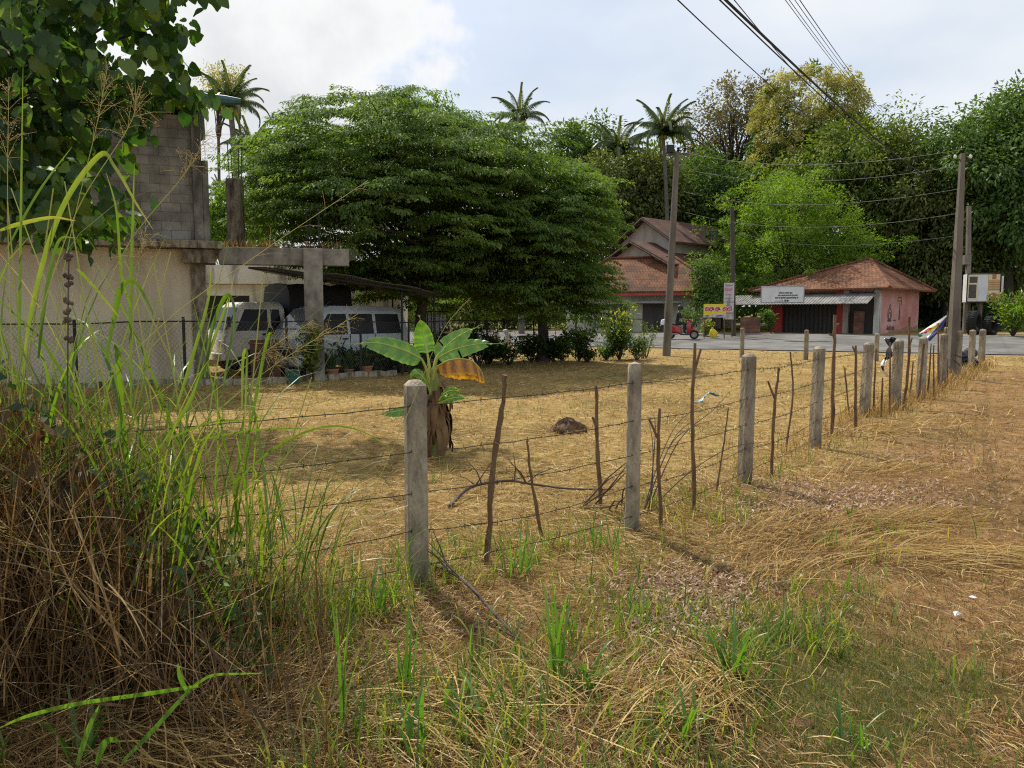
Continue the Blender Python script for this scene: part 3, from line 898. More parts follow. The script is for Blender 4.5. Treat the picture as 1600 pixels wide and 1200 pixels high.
# wooded rise
far_tree('tall mango tree covered in cream blossom', 1265, 64, [
    (1262, 170, 72, 58, 0, 3.8), (1310, 185, 42, 52, 0, 3), (1222, 205, 46, 55, 0, 3), (1270, 235, 84, 56, -1, 4), (1215, 270, 40, 42, -1, 3), (1190, 300, 30, 35, -1, 2.5), (1275, 300, 60, 40, 0, 3)],
    900, 90, .3, .14, M['lf_dark'], mat2=M['lf_flower'], frac2=.66, tops=True, clump=.8, droop=.3, rough=.2, name='mango_tree', trunk_r=.5)
far_tree('sparse tree with thin tan leaves', 1140, 72, [
    (1150, 165, 42, 40, 0, 3), (1190, 160, 42, 32, 0, 3), (1105, 200, 45, 36, 0, 3), (1165, 215, 60, 40, 0, 3), (1120, 245, 60, 34, 0, 3), (1085, 215, 25, 25, 0, 2)],
    280, 40, .32, .17, M['lf_brown'], clump=.8, droop=.3, trunk_r=.3, limbs=45)
far_tree('green bushy tree under the cream-blossomed mango', 1345, 58, [
    (1330, 245, 66, 38, 0, 3.5), (1385, 238, 50, 34, 0, 3.2), (1410, 260, 40, 40, 0, 3), (1290, 280, 70, 50, 0, 3.5), (1360, 300, 85, 65, -1, 4), (1240, 320, 70, 50, 0, 3.5), (1330, 365, 80, 55, 0, 3.6)],
    820, 62, .34, .15, M['lf_yell'], clump=.95, droop=.6, trunk_r=.45, rough=1.1)
far_tree('tall dark green tree at the far right edge', 1570, 52, [
    (1582, 195, 40, 44, 0, 3), (1604, 165, 20, 28, 0, 1.8), (1528, 205, 26, 22, 0, 2), (1500, 240, 42, 38, 0, 3), (1560, 270, 85, 50, 0, 4), (1640, 240, 55, 75, 0, 4), (1500, 275, 40, 40, 0, 3), (1580, 330, 90, 60, -1, 4)],
    860, 62, .35, .15, M['lf_mid'], clump=.95, droop=.6, trunk_r=.5, rough=1.1)
far_tree('olive green mango tree behind the boxed signboard', 1480, 54, [
    (1455, 300, 60, 45, 0, 3.2), (1500, 350, 75, 50, 0, 3.5), (1425, 345, 60, 50, 0, 3.2), (1560, 395, 80, 55, 0, 3.4), (1470, 410, 80, 50, 0, 3.4), (1430, 250, 26, 25, 0, 2)],
    740, 62, .34, .14, M['lf_olive'], clump=.9, droop=.7, trunk_r=.45, name='mango_tree')
far_tree('dark tree directly above the brown gabled roof', 1110, 64, [
    (1110, 300, 70, 45, 0, 3.5), (1060, 320, 55, 45, 0, 3.2), (1160, 330, 60, 50, 0, 3.2), (1110, 360, 90, 45, 0, 3.5)],
    540, 62, .36, .16, M['lf_dark'], clump=.95, droop=.5, trunk_r=.45)
far_tree('green tree left of the tiled house, behind the palms', 985, 62, [
    (980, 300, 60, 48, 0, 3.4), (940, 290, 45, 40, 0, 3), (1020, 305, 45, 42, 0, 3), (960, 350, 80, 55, 0, 3.5), (1010, 270, 40, 20, 0, 2.4)],
    540, 62, .36, .16, M['lf_olive'], clump=.95, droop=.5, trunk_r=.45)
far_tree('small dense dark tree poking above the spreading crowns', 893, 66, [
    (890, 235, 27, 34, 0, 2), (893, 270, 30, 38, 0, 2.2), (890, 330, 34, 45, 0, 2.4)],
    220, 62, .34, .16, M['lf_mid'], clump=.75, droop=.4, trunk_r=.3)
far_tree('thin sparse tree beside the small dense dark one', 930, 68, [
    (925, 205, 36, 20, 0, 2), (945, 225, 28, 22, 0, 2), (930, 250, 22, 26, 0, 1.6)],
    60, 26, .38, .17, M['lf_mid'], clump=.7, droop=.4, trunk_r=.2, limbs=30)
far_tree('bright yellow-green feathery tree left of the red shop', 1235, 50.5, [
    (1235, 335, 62, 45, 0, 2.6), (1180, 375, 58, 42, 0, 2.6), (1290, 380, 62, 42, 0, 2.6), (1230, 410, 105, 44, 0, 3), (1160, 420, 42, 38, -.5, 2), (1330, 400, 36, 30, 0, 2), (1215, 310, 30, 24, 0, 1.6), (1260, 320, 30, 24, 0, 1.6)],
    760, 85, .19, .07, M['lf_bright'], clump=.6, droop=.15, rough=1.5, trunk_r=.22, flatz=.6, limbs=40)
far_tree('small dense tree against the tiled house wall', 1106, 46, [
    (1105, 440, 22, 26, 0, 1.0), (1112, 462, 22, 22, 0, 1.0), (1096, 425, 12, 14, 0, .7)],
    130, 60, .17, .08, M['lf_mid'], clump=.4, droop=.4, trunk_r=.09)
far_tree('dark tree filling the gap right of the red shop', 1455, 58, [
    (1440, 420, 70, 60, 0, 3), (1480, 460, 70, 60, 0, 3), (1540, 470, 70, 50, 0, 3)], 480, 60, .34, .15, M['lf_dark'], clump=.95, droop=.6, trunk_r=.35)
far_tree('leafy green tree at the road beyond the yard fence', 760, 56, [
    (760, 440, 80, 45, 0, 3), (680, 450, 70, 40, 0, 3), (850, 450, 80, 45, 0, 3), (720, 480, 110, 30, 0, 3)], 330, 55, .36, .15, M['lf_yell'], clump=.9, droop=.5, trunk_r=.3)
far_tree('green tree behind the unfinished concrete pillar', 345, 34, [
    (352, 325, 22, 30, 0, 1.0), (345, 365, 24, 30, 0, 1.1), (395, 340, 30, 40, 0, 1.3)], 120, 70, .2, .09, M['lf_bright'], clump=.5, droop=.4, trunk_r=.12, group='trees behind the houses at the left')
far_tree('airy tan-flowered tree top behind the broad leaves', 345, 42, [
    (345, 125, 22, 18, 0, .9), (352, 150, 22, 20, 0, .9), (360, 125, 12, 14, 0, .6)], 80, 30, .16, .08, M['lf_flower'], clump=.4, droop=.3, trunk_r=.1, limbs=30, group='trees behind the houses at the left')
far_tree('large mid-green tree between the palms and the gable', 1050, 70, [
    (1040, 265, 46, 26, 0, 2.5), (1075, 275, 40, 30, 0, 2.5), (1010, 290, 40, 40, 0, 2.5), (1200, 380, 60, 60, 0, 3)], 240, 55, .42, .17, M['lf_mid'], clump=.95, droop=.5, trunk_r=.4)

# dark far wood that closes the view behind everything
nW = 26000
tW = rs.uniform(-75, 90, nW); sW = rs.uniform(78, 90, nW)
hW = rs.uniform(0, 1, nW) ** .8 * (10.5 + 2.2 * np.sin(tW * .21) + 1.6 * np.sin(tW * .53 + 1))
hW *= np.interp(tW, [-75, -45, -15, 0, 90], [.55, .6, .75, 1, 1.05])
RNn = np.array([RN.x, RN.y]); RTn = np.array([RT.x, RT.y])
XY = sW[:, None] * RNn[None] + tW[:, None] * RTn[None]
P = np.column_stack([XY, gz(XY[:, 0], XY[:, 1]) + hW])
D = randdir(nW); D[:, 2] -= .5; Nn = randdir(nW); Nn[:, 1] -= .6; Nn[:, 2] += .5
V, Fq = leaf_quads(P, D, Nn, rs.uniform(.7, 1.5, nW), rs.uniform(.35, .7, nW))
fw = npmesh('far_wood', V, Fq, M['lf_dark'], rs.uniform(0, 1, nW)); tag(fw, 'dark mass of trees closing the view behind the road', 'wood', kind='stuff')
nU = 9000
tU = rs.uniform(-70, 60, nU); sU = 52 + rs.normal(0, 1.6, nU) + 3 * np.sin(tU * .3)
XY = sU[:, None] * RNn[None] + tU[:, None] * RTn[None]
okU = ~((XY[:, 0] > 15) & (XY[:, 0] < 27) & (XY[:, 1] < 52)) & ~((XY[:, 0] > 4.5) & (XY[:, 0] < 16))
XY = XY[okU]; nU = len(XY)
P = np.column_stack([XY, gz(XY[:, 0], XY[:, 1]) + rs.uniform(0, 1, nU) ** 1.3 * 2.4])
D = randdir(nU); D[:, 2] += .4; Nn = randdir(nU); Nn[:, 2] += 1
V, Fq = leaf_quads(P, D, Nn, rs.uniform(.25, .5, nU), rs.uniform(.1, .2, nU))
uw = npmesh('roadside_undergrowth', V, Fq, M['lf_shrub'], rs.uniform(0, 1, nU)); tag(uw, 'leafy undergrowth along the far side of the road', 'undergrowth', kind='stuff')


# palms: trunk and separate fronds
def frond_mesh(name, ln, nl, droop, wl):
    t = np.linspace(0, 1, nl)
    th = .7 + droop * t ** 1.15             # angle from vertical
    st = ln / nl
    x = np.cumsum(np.sin(th)) * st; z = np.cumsum(np.cos(th)) * st
    Pm = np.stack([x, 0 * x, z], 1)
    T = np.stack([np.sin(th), 0 * th, np.cos(th)], 1)
    P2 = []; D2 = []; L2 = []; W2 = []
    for sgn in (-1, 1):
        for i in range(2, nl):
            l = wl * (math.sin(min(1, .25 + t[i] * .9) * PI) * .8 + .25)
            P2.append(Pm[i]); D2.append(T[i] * .55 + np.array([0, sgn, 0]) * .75 + np.array([0, 0, -.35 - .5 * t[i] - .25 * rs.rand()])); L2.append(l); W2.append(.022)
    P2 = np.array(P2); D2 = np.array(D2)
    Nn_ = np.tile(np.array([[-.2, 0, 1.0]]), (len(P2), 1)) + rs.normal(0, .2, (len(P2), 3))
    V_, F_ = leaf_quads(P2, D2, Nn_, np.array(L2), np.array(W2), .3)
    r = rs.uniform(0, .7, len(P2))
    # rachis as a thin folded strip
    rv = np.concatenate([Pm + [0, .03, 0], Pm - [0, .03, 0]]); rf = np.array([(i, i + 1, nl + i + 1, nl + i) for i in range(nl - 1)])
    V_, F_, r = merge([(V_, F_, r), (rv, rf, np.full(nl - 1, .8))])
    o = npmesh(name, V_, F_, M['lf_palm'], r)
    return o


FR = [frond_mesh('frond', 1.0, 60, d_, .19) for d_ in (.9, 1.4, 1.9, 2.3)]
fr_used = set()


def palm(label, px, py, d, size, trunk_px, nf=22, group='coconut palms', wind=0.0):
    top = pt(px, py, d); b = pt(trunk_px, 480, d); b = G(b.x, b.y)
    root = thing('coconut_palm', label, 'palm', b, 0, group)
    mb = MB()
    rel = top - b
    pts = smoothline([Vector((0, 0, -.2)), Vector((rel.x * .2, rel.y * .2, rel.z * .33)), Vector((rel.x * .55, rel.y * .5, rel.z * .7)), rel], 6)
    mb.tube(pts, list(np.linspace(.2, .12, len(pts))), 8)
    mb.build('trunk', M['palm_bark'], root, smooth=True)
    for i in range(nf):
        q = i / nf
        k = min(3, int(q * 4))
        o = FR[k]
        if k in fr_used:
            o = o.copy(); COL.objects.link(o)
        fr_used.add(k)
        o.parent = root; o.location = rel
        o.scale = (size, size, size)
        o.rotation_euler = (random.uniform(-.15, .15), -.55 + q * 1.0 + random.uniform(-.1, .1), i * 2.399 + random.uniform(-.2, .2))
    cb_ = MB()
    for i in range(6):
        a = i * 1.05; cb_.lathe([(0, -.16), (.1, -.1), (.13, 0), (.1, .1), (0, .16)], rel + Vector((.22 * math.cos(a), .22 * math.sin(a), -.22)), n=8)
    cb_.build('coconut_bunch', M['lf_palm'] if False else M['pseudostem'], root, smooth=True)


palm('tall coconut palm standing clear above the gabled house', 1036, 210, 58, 3.3, 1046, 22)
palm('palm half sunk in trees left of the clear tall one', 965, 238, 64, 3.4, 966, 18)
palm('palm peeking over the right shoulder of the spreading tree', 812, 186, 48, 2.3, 815, 16)
palm('upper of two palms beside the blue-roofed house', 360, 165, 36, 2.1, 384, 22)
palm('lower dark palm right of the upper one by the blue roof', 393, 236, 40, 2.0, 398, 20)
palm('small distant palm low behind the concrete pillar', 345, 305, 60, 1.8, 347, 14)


# ================================================================== HOUSES
def frame(O, U):
    """local frame: U along the front (to the right seen from outside), returns function"""
    U = Vector(U).normalized(); W = Vector((0, 0, 1)); Nn = U.cross(W)  # outward
    O = Vector(O)
    return lambda u, v, w: O + U * u - Nn * v + W * w      # v goes inwards


# ---- the house at the left: plastered ground floor, slab, block upper storey, blue roof
hb = thing('block_house', 'left house with cream ground floor and bare block upper storey', 'house', G(-9, 18))
hb_loc = hb.location.copy()
Uh = Vector((6.0, 2.3, 0)).normalized()             # along the wall to the right
Oh = Vector((-6.95, 18.2, 0)) - Uh * 9.0            # left end
fh = frame(Oh - hb_loc, Uh)


def fbox(mb, f, u0, u1, v0, v1, w0, w1, mi=None):
    c = [f(u, v, w) for w in (w0, w1) for v in (v0, v1) for u in (u0, u1)]
    mb.add(c, [(0, 2, 3, 1), (4, 5, 7, 6), (0, 1, 5, 4), (2, 6, 7, 3), (0, 4, 6, 2), (1, 3, 7, 5)], mi)


mb = MB(); fbox(mb, fh, 0, 8.75, 0, 3, -.2, 3.12); mb.build('ground_floor_wall', M['plaster'], hb)
mb = MB(); fbox(mb, fh, 8.45, 8.75, -.05, .25, -.2, 3.12); fbox(mb, fh, 8.3, 9.0, -.3, .4, 2.8, 3.115); mb.build('corner_column', M['concrete'], hb, bevel=.01)
mb = MB(); fbox(mb, fh, -.5, 9.15, -.42, 3.2, 3.13, 3.3); mb.build('slab', M['concrete'], hb, bevel=.012)
mb = MB(); fbox(mb, fh, -.4, 8.55, .25, 2.9, 3.31, 6.2); mb.build('upper_wall', M['block'], hb, uv=True)
for u in (8.56,):
    mb = MB(); fbox(mb, fh, u, u + .2, .16, .42, 3.31, 6.3); fbox(mb, fh, u + .201, u + .34, .2, .5, 3.31, 5.2); mb.build('upper_column', M['concrete_dark'], hb, bevel=.012)
mb = MB(); fbox(mb, fh, 1.4, 4.2, .235, .3, 4.1, 5.6); mb.build('window_opening', M['interior'], hb)
# corrugated roof sheet
mb = MB(); nu = 160; vs = []; fs = []
for i in range(nu + 1):
    u = -1.2 + i / nu * 10.05
    for (v, w) in ((-.75, 6.42), (2.6, 6.36)):
        vs.append(fh(u, v, w + .03 * math.sin(i * 1.9)))
for i in range(nu): fs.append((2 * i, 2 * i + 1, 2 * i + 3, 2 * i + 2))
for i in range(nu + 1):
    u = -1.2 + i / nu * 10.05
    for (v, w) in ((2.6, 6.36), (3.4, 6.33)):
        vs.append(fh(u, v, w + .03 * math.sin(i * 1.9) + .004))
o2 = 2 * (nu + 1)
for i in range(nu): fs.append((o2 + 2 * i, o2 + 2 * i + 1, o2 + 2 * i + 3, o2 + 2 * i + 2))
mb.add(vs, fs); r_ = mb.build('roof', M['blue_sheet'], hb)
sm = r_.modifiers.new('thick', 'SOLIDIFY'); sm.thickness = .02
mb = MB()
mb.tube([fh(7.6 + .34 * k, -.75 + .02 * k, 6.47 - .012 * k + .02 * math.sin(k * 2.5)) for k in range(7)], [.1, .11, .1, .11, .1, .105, .07], 8)
mb.build('ridge_roll', M['blue_sheet'], hb, smooth=True)
mb = MB()
for k in range(5): mb.tube([fh(-.5 + k * 2.2, -.7, 6.34), fh(-.5 + k * 2.2, 2.6, 6.29)], .04, 6)
mb.tube([fh(-1.2, -.6, 6.33), fh(8.8, -.6, 6.33)], .035, 6)
mb.build('rafters', M['bark'], hb)

# ---- unfinished concrete frame right of the house
cf = thing('unfinished_frame', 'bare concrete beam and columns of an unfinished extension', 'concrete frame', G(-5, 18.8))
Lf = cf.location.copy()
mb = MB()
mb.box(pt(494, 500, 18.6).xyz * 0 + Vector((pt(491, 500, 18.6).x, 18.6, (pt(430, 387, 18.4).z - .27) / 2)) - Lf, (.44, .44, pt(430, 387, 18.4).z + .25), Matrix.Rotation(.25, 3, 'Z'))
mb.build('column', M['concrete_dark'], cf, bevel=.015)
zb0, zb1 = pt(430, 414, 18.4).z, pt(430, 387, 18.4).z
mb = MB()
a = Vector((pt(343, 400, 18.3).x, 18.3, (zb0 + zb1) / 2)); b = Vector((pt(545, 400, 18.9).x, 18.9, (zb0 + zb1) / 2)); dlt = b - a
mb.box((a + b) / 2 - Lf, (dlt.length, .3, zb1 - zb0), Matrix.Rotation(math.atan2(dlt.y, dlt.x), 3, 'Z'))
mb.build('beam', M['concrete_dark'], cf, bevel=.015)
mb = MB()
q = pt(368, 330, 20.5); mb.box(Vector((q.x, 20.5, (pt(368, 384, 20.5).z + pt(368, 280, 20.5).z) / 2)) - Lf, (.36, .36, pt(368, 280, 20.5).z - pt(368, 384, 20.5).z))
mb.build('stub_column', M['concrete'], cf, bevel=.015)
mb = MB()
a2 = Vector((pt(350, 400, 20.5).x, 20.5, pt(350, 387, 20.5).z)); b2 = a2 + Vector((3.4, .4, 0))
mb.box((a2 + b2) / 2 - Lf - Vector((0, 0, .16)), (3.4, .3, .3), Matrix.Rotation(.118, 3, 'Z')); mb.build('beam', M['concrete_dark'], cf, bevel=.015)
mb = MB()
for dxp, dyp, px, pyt, pyb, d in [(-.12, -.12, 368, 225, 280, 20.5), (.12, -.12, 368, 235, 280, 20.5), (-.12, .12, 368, 232, 280, 20.5), (.12, .12, 368, 228, 280, 20.5),
                                  (-.12, -.1, 491, 330, 388, 18.6), (.12, -.1, 491, 322, 388, 18.6), (-.1, .1, 491, 335, 388, 18.6), (.1, .1, 491, 326, 388, 18.6)]:
    q = pt(px, pyb, d); t_ = pt(px, pyt, d)
    mb = MB(); mb.tube([q + Vector((dxp, dyp, -.1)) - Lf, Vector((q.x + dxp * 1.2, q.y + dyp, t_.z)) - Lf], .012, 5); mb.build('reinforcing_bar', M['iron'], cf)
for (px, pyb, d) in [(333, 383, 17.9), (338, 384, 17.8), (350, 386, 18.1)]: pass

# dry weeds growing on top of the beam
nw = 260; t = rs.uniform(.02, .95, nw)
Pw = np.array([list(a.lerp(b, k)) for k in t]); Pw[:, 2] = zb1 - .01; Pw[:, 1] += rs.uniform(-.12, .12, nw)
V, Fq = blades(Pw, rs.uniform(0, 6.28, nw), rs.uniform(.1, .3, nw), .012, .1, rs.uniform(.4, 1.6, nw), 4)
wd = npmesh('dry_weeds', V, Fq, M['lf_straw_red'], rs.uniform(0, 1, nw)); tag(wd, 'dry rusty weeds growing on top of the concrete beam', 'weeds', kind='stuff')

# ---- white neighbour building behind the vehicles
wb = thing('white_building', 'low stained white building behind the parked vehicles', 'building', G(-8, 28))
Lw = wb.location.copy()
fw_ = frame(Vector((-12.6, 27.4, 0)) - Lw, (1, .08, 0))
mb = MB(); fbox(mb, fw_, 0, 8.55, 0, 5, -.2, 2.7); mb.build('wall', M['whitewash'], wb)
mb = MB(); fbox(mb, fw_, -.1, 8.7, -.25, 5.1, 2.71, 3.4); mb.build('parapet', M['whitewash'], wb, bevel=.02)
mb = MB(); fbox(mb, fw_, 5.2, 9.3, 1.2, 4.5, 3.41, 3.5); mb.build('roof_sheet', M['tile_red'], wb, uv=True)
mb = MB(); fbox(mb, fw_, 1.4, 3.2, -.02, .05, .9, 2.3); mb.build('window', M['glass'], wb)

# ---- tarpaulin canopy over the vehicles
tp = thing('canopy', 'sagging grey tarpaulin canopy stretched above the white van', 'canopy', G(-5, 22.5))
Lt = tp.location.copy()
A = pt(388, 419, 19.6); B = pt(545, 424, 18.8); C_ = pt(692, 470, 22.6); D_ = pt(610, 470, 26); E_ = pt(440, 436, 26)
C2 = pt(694, 458, 22.0)
mb = MB(); n = 14; vs = []; fs = []
TL, TR, BR, BL = pt(388, 417, 19.5), pt(692, 460, 22), pt(625, 461, 25.5), pt(398, 421, 25.5)
for i in range(n + 1):
    for k in range(n + 1):
        u, v = i / n, k / n
        p = (TL * (1 - u) + TR * u) * (1 - v) + (BL * (1 - u) + BR * u) * v
        p.z += .14 * math.sin(u * PI) * (1 - .8 * v) + .03 * math.sin(u * 17 + v * 3) - .05 * math.sin(v * PI)
        vs.append(p - Lt)
for i in range(n):
    for k in range(n):
        a_ = i * (n + 1) + k; fs.append((a_, a_ + 1, a_ + n + 2, a_ + n + 1))
mb.add(vs, fs); o = mb.build('tarpaulin', M['tarp'], tp, smooth=True)
sm = o.modifiers.new('thick', 'SOLIDIFY'); sm.thickness = .012
mb = MB(); mb.tube([TL - Lt - Vector((0, 0, .02)), TR - Lt + Vector((0, 0, -.02))], .03, 6); mb.tube([BL - Lt, BR - Lt], .03, 6); mb.tube([TR - Lt, BR - Lt], .03, 6); mb.build('rail', M['iron'], tp)
for q in (TR, BR, pt(642, 460, 21)):
    g = G(q.x - .25, q.y); mb = MB(); mb.tube([g - Lt - Vector((0, 0, .1)), Vector((g.x, g.y, q.z + .05)) - Lt], .03, 8); mb.build('post', M['iron'], tp)

# ---- tiled house across the road
th = thing('tiled_house', 'old house with brown gabled roofs and red hipped front wing', 'house', G(12, 53))
Lh = th.location.copy()
rth = .22
Uw = Vector((math.cos(rth), -math.sin(rth), 0))
fw2 = frame(Vector((6.0, 48.6, .62)) - Lh, Uw)


def gable(f, u0, u1, v0, v1, w0, we, wr, nm, wallm, roofm, over=.45, parent=None, along='v'):
    """gable facing the front: ridge runs inwards"""
    um = (u0 + u1) / 2
    mb = MB()
    fr = [f(u0, v0, w0), f(u1, v0, w0), f(u1, v0, we), f(um, v0, wr), f(u0, v0, we)]
    bk = [f(u0, v1, w0), f(u1, v1, w0), f(u1, v1, we), f(um, v1, wr), f(u0, v1, we)]
    mb.add(fr + bk, [(0, 1, 2, 3, 4), (9, 8, 7, 6, 5), (0, 5, 6, 1), (1, 6, 7, 2), (4, 9, 5, 0)])
    mb.build('wall', wallm, parent)
    sl = (wr - we) / (um - u0)
    mb = MB()
    for s_ in (-1, 1):
        ue = (u0 - over) if s_ < 0 else (u1 + over)
        wl = we - sl * over + .06; wt = wr + .06
        q = [f(ue, v0 - over, wl), f(um, v0 - over, wt), f(um, v1 + over, wt), f(ue, v1 + over, wl)]
        mb.prism(q, (0, 0, .09))
    mb.build('roof', roofm, parent, uv=True)
    mb = MB()
    for s_ in (-1, 1):
        ue = (u0 - over) if s_ < 0 else (u1 + over)
        mb.tube([f(ue, v0 - over - .02, we - sl * over + .02), f(um, v0 - over - .02, wr + .02)], .07, 4)
    mb.build('bargeboard', M['bark'], parent)


def hip(f, u0, u1, v0, v1, we, wr, ridge, roofm, parent, thick=.1, name='roof'):
    vm = (v0 + v1) / 2
    a_, b_, c__, d__ = f(u0, v0, we), f(u1, v0, we), f(u1, v1, we), f(u0, v1, we)
    ra, rb = ridge if isinstance(ridge, tuple) else (ridge, ridge)
    r0, r1 = f(u0 + ra, vm, wr), f(u1 - rb, vm, wr)
    mb = MB()
    T = Vector((0, 0, thick))
    mb.add([a_, b_, c__, d__, r0, r1] + [x + T for x in (a_, b_, c__, d__, r0, r1)],
           [(6, 7, 11, 10), (7, 8, 11), (8, 9, 10, 11), (9, 6, 10), (0, 4, 5, 1), (1, 5, 2), (2, 5, 4, 3), (3, 4, 0),
            (0, 1, 7, 6), (1, 2, 8, 7), (2, 3, 9, 8), (3, 0, 6, 9)])
    o = mb.build(name, roofm, parent, uv=True)
    mb = MB()
    for p, q in ((a_, r0), (d__, r0), (b_, r1), (c__, r1), (r0, r1)):
        mb.tube([p + T, p.lerp(q, .33) + T + Vector((0, 0, .03)), p.lerp(q, .66) + T + Vector((0, 0, .02)), q + T], .1, 6)
    mb.build('ridge_tiles', roofm, o, smooth=True, uv=True)
    return o


# front wing
mb = MB(); fbox(mb, fw2, -2.6, 6.3, 0, 4.6, -.4, 2.5); mb.build('wing_wall', M['greenwash'], th)
hip(fw2, -3.2, 7.1, -.75, 5.4, 2.36, 4.6, 3.0, M['tile_red'], th, name='wing_roof')
mb = MB(); fbox(mb, fw2, -3.2, 7.05, -.72, -.66, 2.2, 2.36); mb.build('fascia', M['redpaint'], th)
mb = MB(); fbox(mb, fw2, 2.2, 3.5, -.02, .06, -.3, 1.7); mb.build('door', M['shutter'], th)
mb = MB(); fbox(mb, fw2, 1.4, 4.6, -.85, .0, 1.75, 1.83); mb.build('door_hood', M['grey_sheet'], th)
mb = MB(); fbox(mb, fw2, .1, 1.2, -.02, .06, .6, 1.7); w_ = mb.build('window', M['shutter'], th)
# two brown gabled roofs behind: gable ends face the left, ridges run back to the right
ng = Vector((-.75, -.66, 0)).normalized(); Ug = Vector((0, 0, 1)).cross(ng).normalized()
gf = frame(Vector((7.75, 55.0, .62)) - Lh, Ug)
gable(gf, 0, 4.4, 0, 7.6, -.4, 6.05, 7.5, 'back', M['greywash'], M['tile_brown'], .55, th)
gf2 = frame(Vector((7.1, 52.6, .62)) - Lh, Ug)
gable(gf2, -1.2, 4.3, 0, 5.5, -.4, 4.35, 5.75, 'mid', M['greywash'], M['tile_brown'], .5, th)
tk = thing('water_tank', 'black water tank beside the brown gabled roof', 'water tank', G(0, 0)); tk.location = pt(1117, 372, 55)
mb = MB(); mb.lathe([(0, -.7), (.62, -.68), (.66, -.6), (.64, -.3), (.66, -.28), (.64, .1), (.66, .12), (.62, .45), (.25, .62), (.22, .72), (0, .72)], (0, 0, 0), n=20); mb.build('tank_body', M['plastic_black'], tk, smooth=True)
mb = MB(); ht = tk.location.z - .7 - .7
for s_ in ((-.5, -.5), (.5, -.5), (-.5, .5), (.5, .5)): mb.tube([Vector((s_[0], s_[1], -.7)), Vector((s_[0], s_[1], -.7 - ht))], .06, 6)
mb.box((0, 0, -.74), (1.3, 1.3, .08)); mb.build('stand', M['iron'], tk)

# ---- red shop across the road
sh = thing('red_shop', 'small red-tiled roadside shop with shutters and pink side wall', 'shop', G(18, 44))
Ls = sh.location.copy()
cR = pt(1371, 525, 42.2)
an = math.radians(18)
vd = Vector((-cR.x, -cR.y, 0)).normalized()                       # to the camera
nf = Matrix.Rotation(-an, 3, 'Z') @ vd                            # outward normal of the front
Us = Vector((0, 0, 1)).cross(nf).normalized()                     # to the right seen from outside
Ls_w = 6.2; Ds = 7.2
fs_ = frame(Vector((cR.x, cR.y, .58)) - Us * Ls_w - Ls, Us)
mb = MB(); fbox(mb, fs_, 0, Ls_w, .35, Ds, -.4, 2.5); mb.build('wall', M['pinkwash'], sh)
for (u0, u1, m_) in ((0, .75, 'redpaint'), (3.95, 4.3, 'redpaint')):
    mb = MB(); fbox(mb, fs_, u0, u1, -.02, .36, -.4, 2.42); mb.build('pillar', M[m_], sh)
mb = MB(); fbox(mb, fs_, 4.302, 4.6, -.03, .36, -.4, 2.42); mb.build('pillar', M['greywash'], sh)
mb = MB(); fbox(mb, fs_, 5.95, 6.22, -.01, .36, -.4, 2.43); mb.build('pillar', M['whitewash'], sh)
mb = MB(); fbox(mb, fs_, .75, 3.95, .16, .34, -.3, 2.3)
mb.build('roller_shutter', M['shutter'], sh)
mb = MB(); fbox(mb, fs_, 4.6, 5.95, .2, .34, -.3, 2.3); mb.build('roller_shutter', M['shutter'], sh)
mb = MB()
for k in range(13):
    u = .85 + k * .25
    fbox(mb, fs_, u, u + .02, .13, .16, -.25, 2.25)
mb.build('shutter_battens', M['interior'], sh)
mb = MB(); fbox(mb, fs_, 5.0, 5.45, -.25, .1, -.35, 1.25); mb.build('brick_pier', M['brick'], sh, uv=True)
mb = MB(); fbox(mb, fs_, -.3, Ls_w + .2, -.6, .34, -.5, -.12); mb.build('step', M['concrete'], sh, bevel=.02)
hip(fs_, -1.1, Ls_w + .75, -.7, Ds + .6, 2.42, 4.25, (5.4, 2.5), M['tile_red'], sh)
# corrugated awning
mb = MB(); nu = 150; vs = []; fs2 = []
for i in range(nu + 1):
    u = -2.3 + i / nu * 8.5
    for (v, w) in ((-.35, 2.24), (-1.75, 1.66)):
        vs.append(fs_(u, v, w + .028 * math.sin(i * 2.1)))
for i in range(nu): fs2.append((2 * i, 2 * i + 1, 2 * i + 3, 2 * i + 2))
mb.add(vs, fs2); o = mb.build('awning', M['grey_sheet'], sh); sm = o.modifiers.new('thick', 'SOLIDIFY'); sm.thickness = .012
for u in (-2.1, ):
    mb = MB(); mb.tube([fs_(u, -1.6, -.5), fs_(u, -1.6, 1.69)], .035, 6); mb.build('awning_post', M['iron'], sh)
mb = MB(); mb.tube([fs_(-2.3, -1.7, 1.64), fs_(6.2, -1.7, 1.64)], .03, 6); mb.build('awning_rail', M['iron'], sh)
# mural on the pink side wall
So = fs_(Ls_w + .0, .35, 0); Sn = Us
Sv = (fs_(0, 1, 0) - fs_(0, 0, 0)).normalized()
S = Sheet(So + Us * .004, Sv, (0, 0, 1), .006)
def bottle(u, w, h):
    r_ = h * .11
    S.poly([(u - r_, w), (u + r_, w), (u + r_, w + h * .5), (u + r_ * .4, w + h * .68), (u + r_ * .38, w + h), (u - r_ * .38, w + h), (u - r_ * .4, w + h * .68), (u - r_, w + h * .5)])
bottle(3.2, .75, 1.0)
S.stroke([(2.85, 1.72), (2.85, 2.05), (3.5, 2.05), (3.5, 1.62)], .07); S.stroke([(2.85, 1.86), (3.5, 1.84)], .05)
S.arc(1.5, 1.05, .34, 0, 6.3, .06, n=16); S.arc(1.5, 1.0, .2, 0, 6.3, .1, n=12); S.stroke([(1.15, .72), (1.85, .72)], .09); S.stroke([(1.4, 1.4), (1.45, 1.62), (1.6, 1.62), (1.62, 1.38)], .07)
S.stroke([(2.1, .74), (2.6, .74)], .08)
sinhala_line(S, 1.1, .18, .22, 5, .05, 1, 0, 4)
S.mb.build('mural', M['mural'], sh)
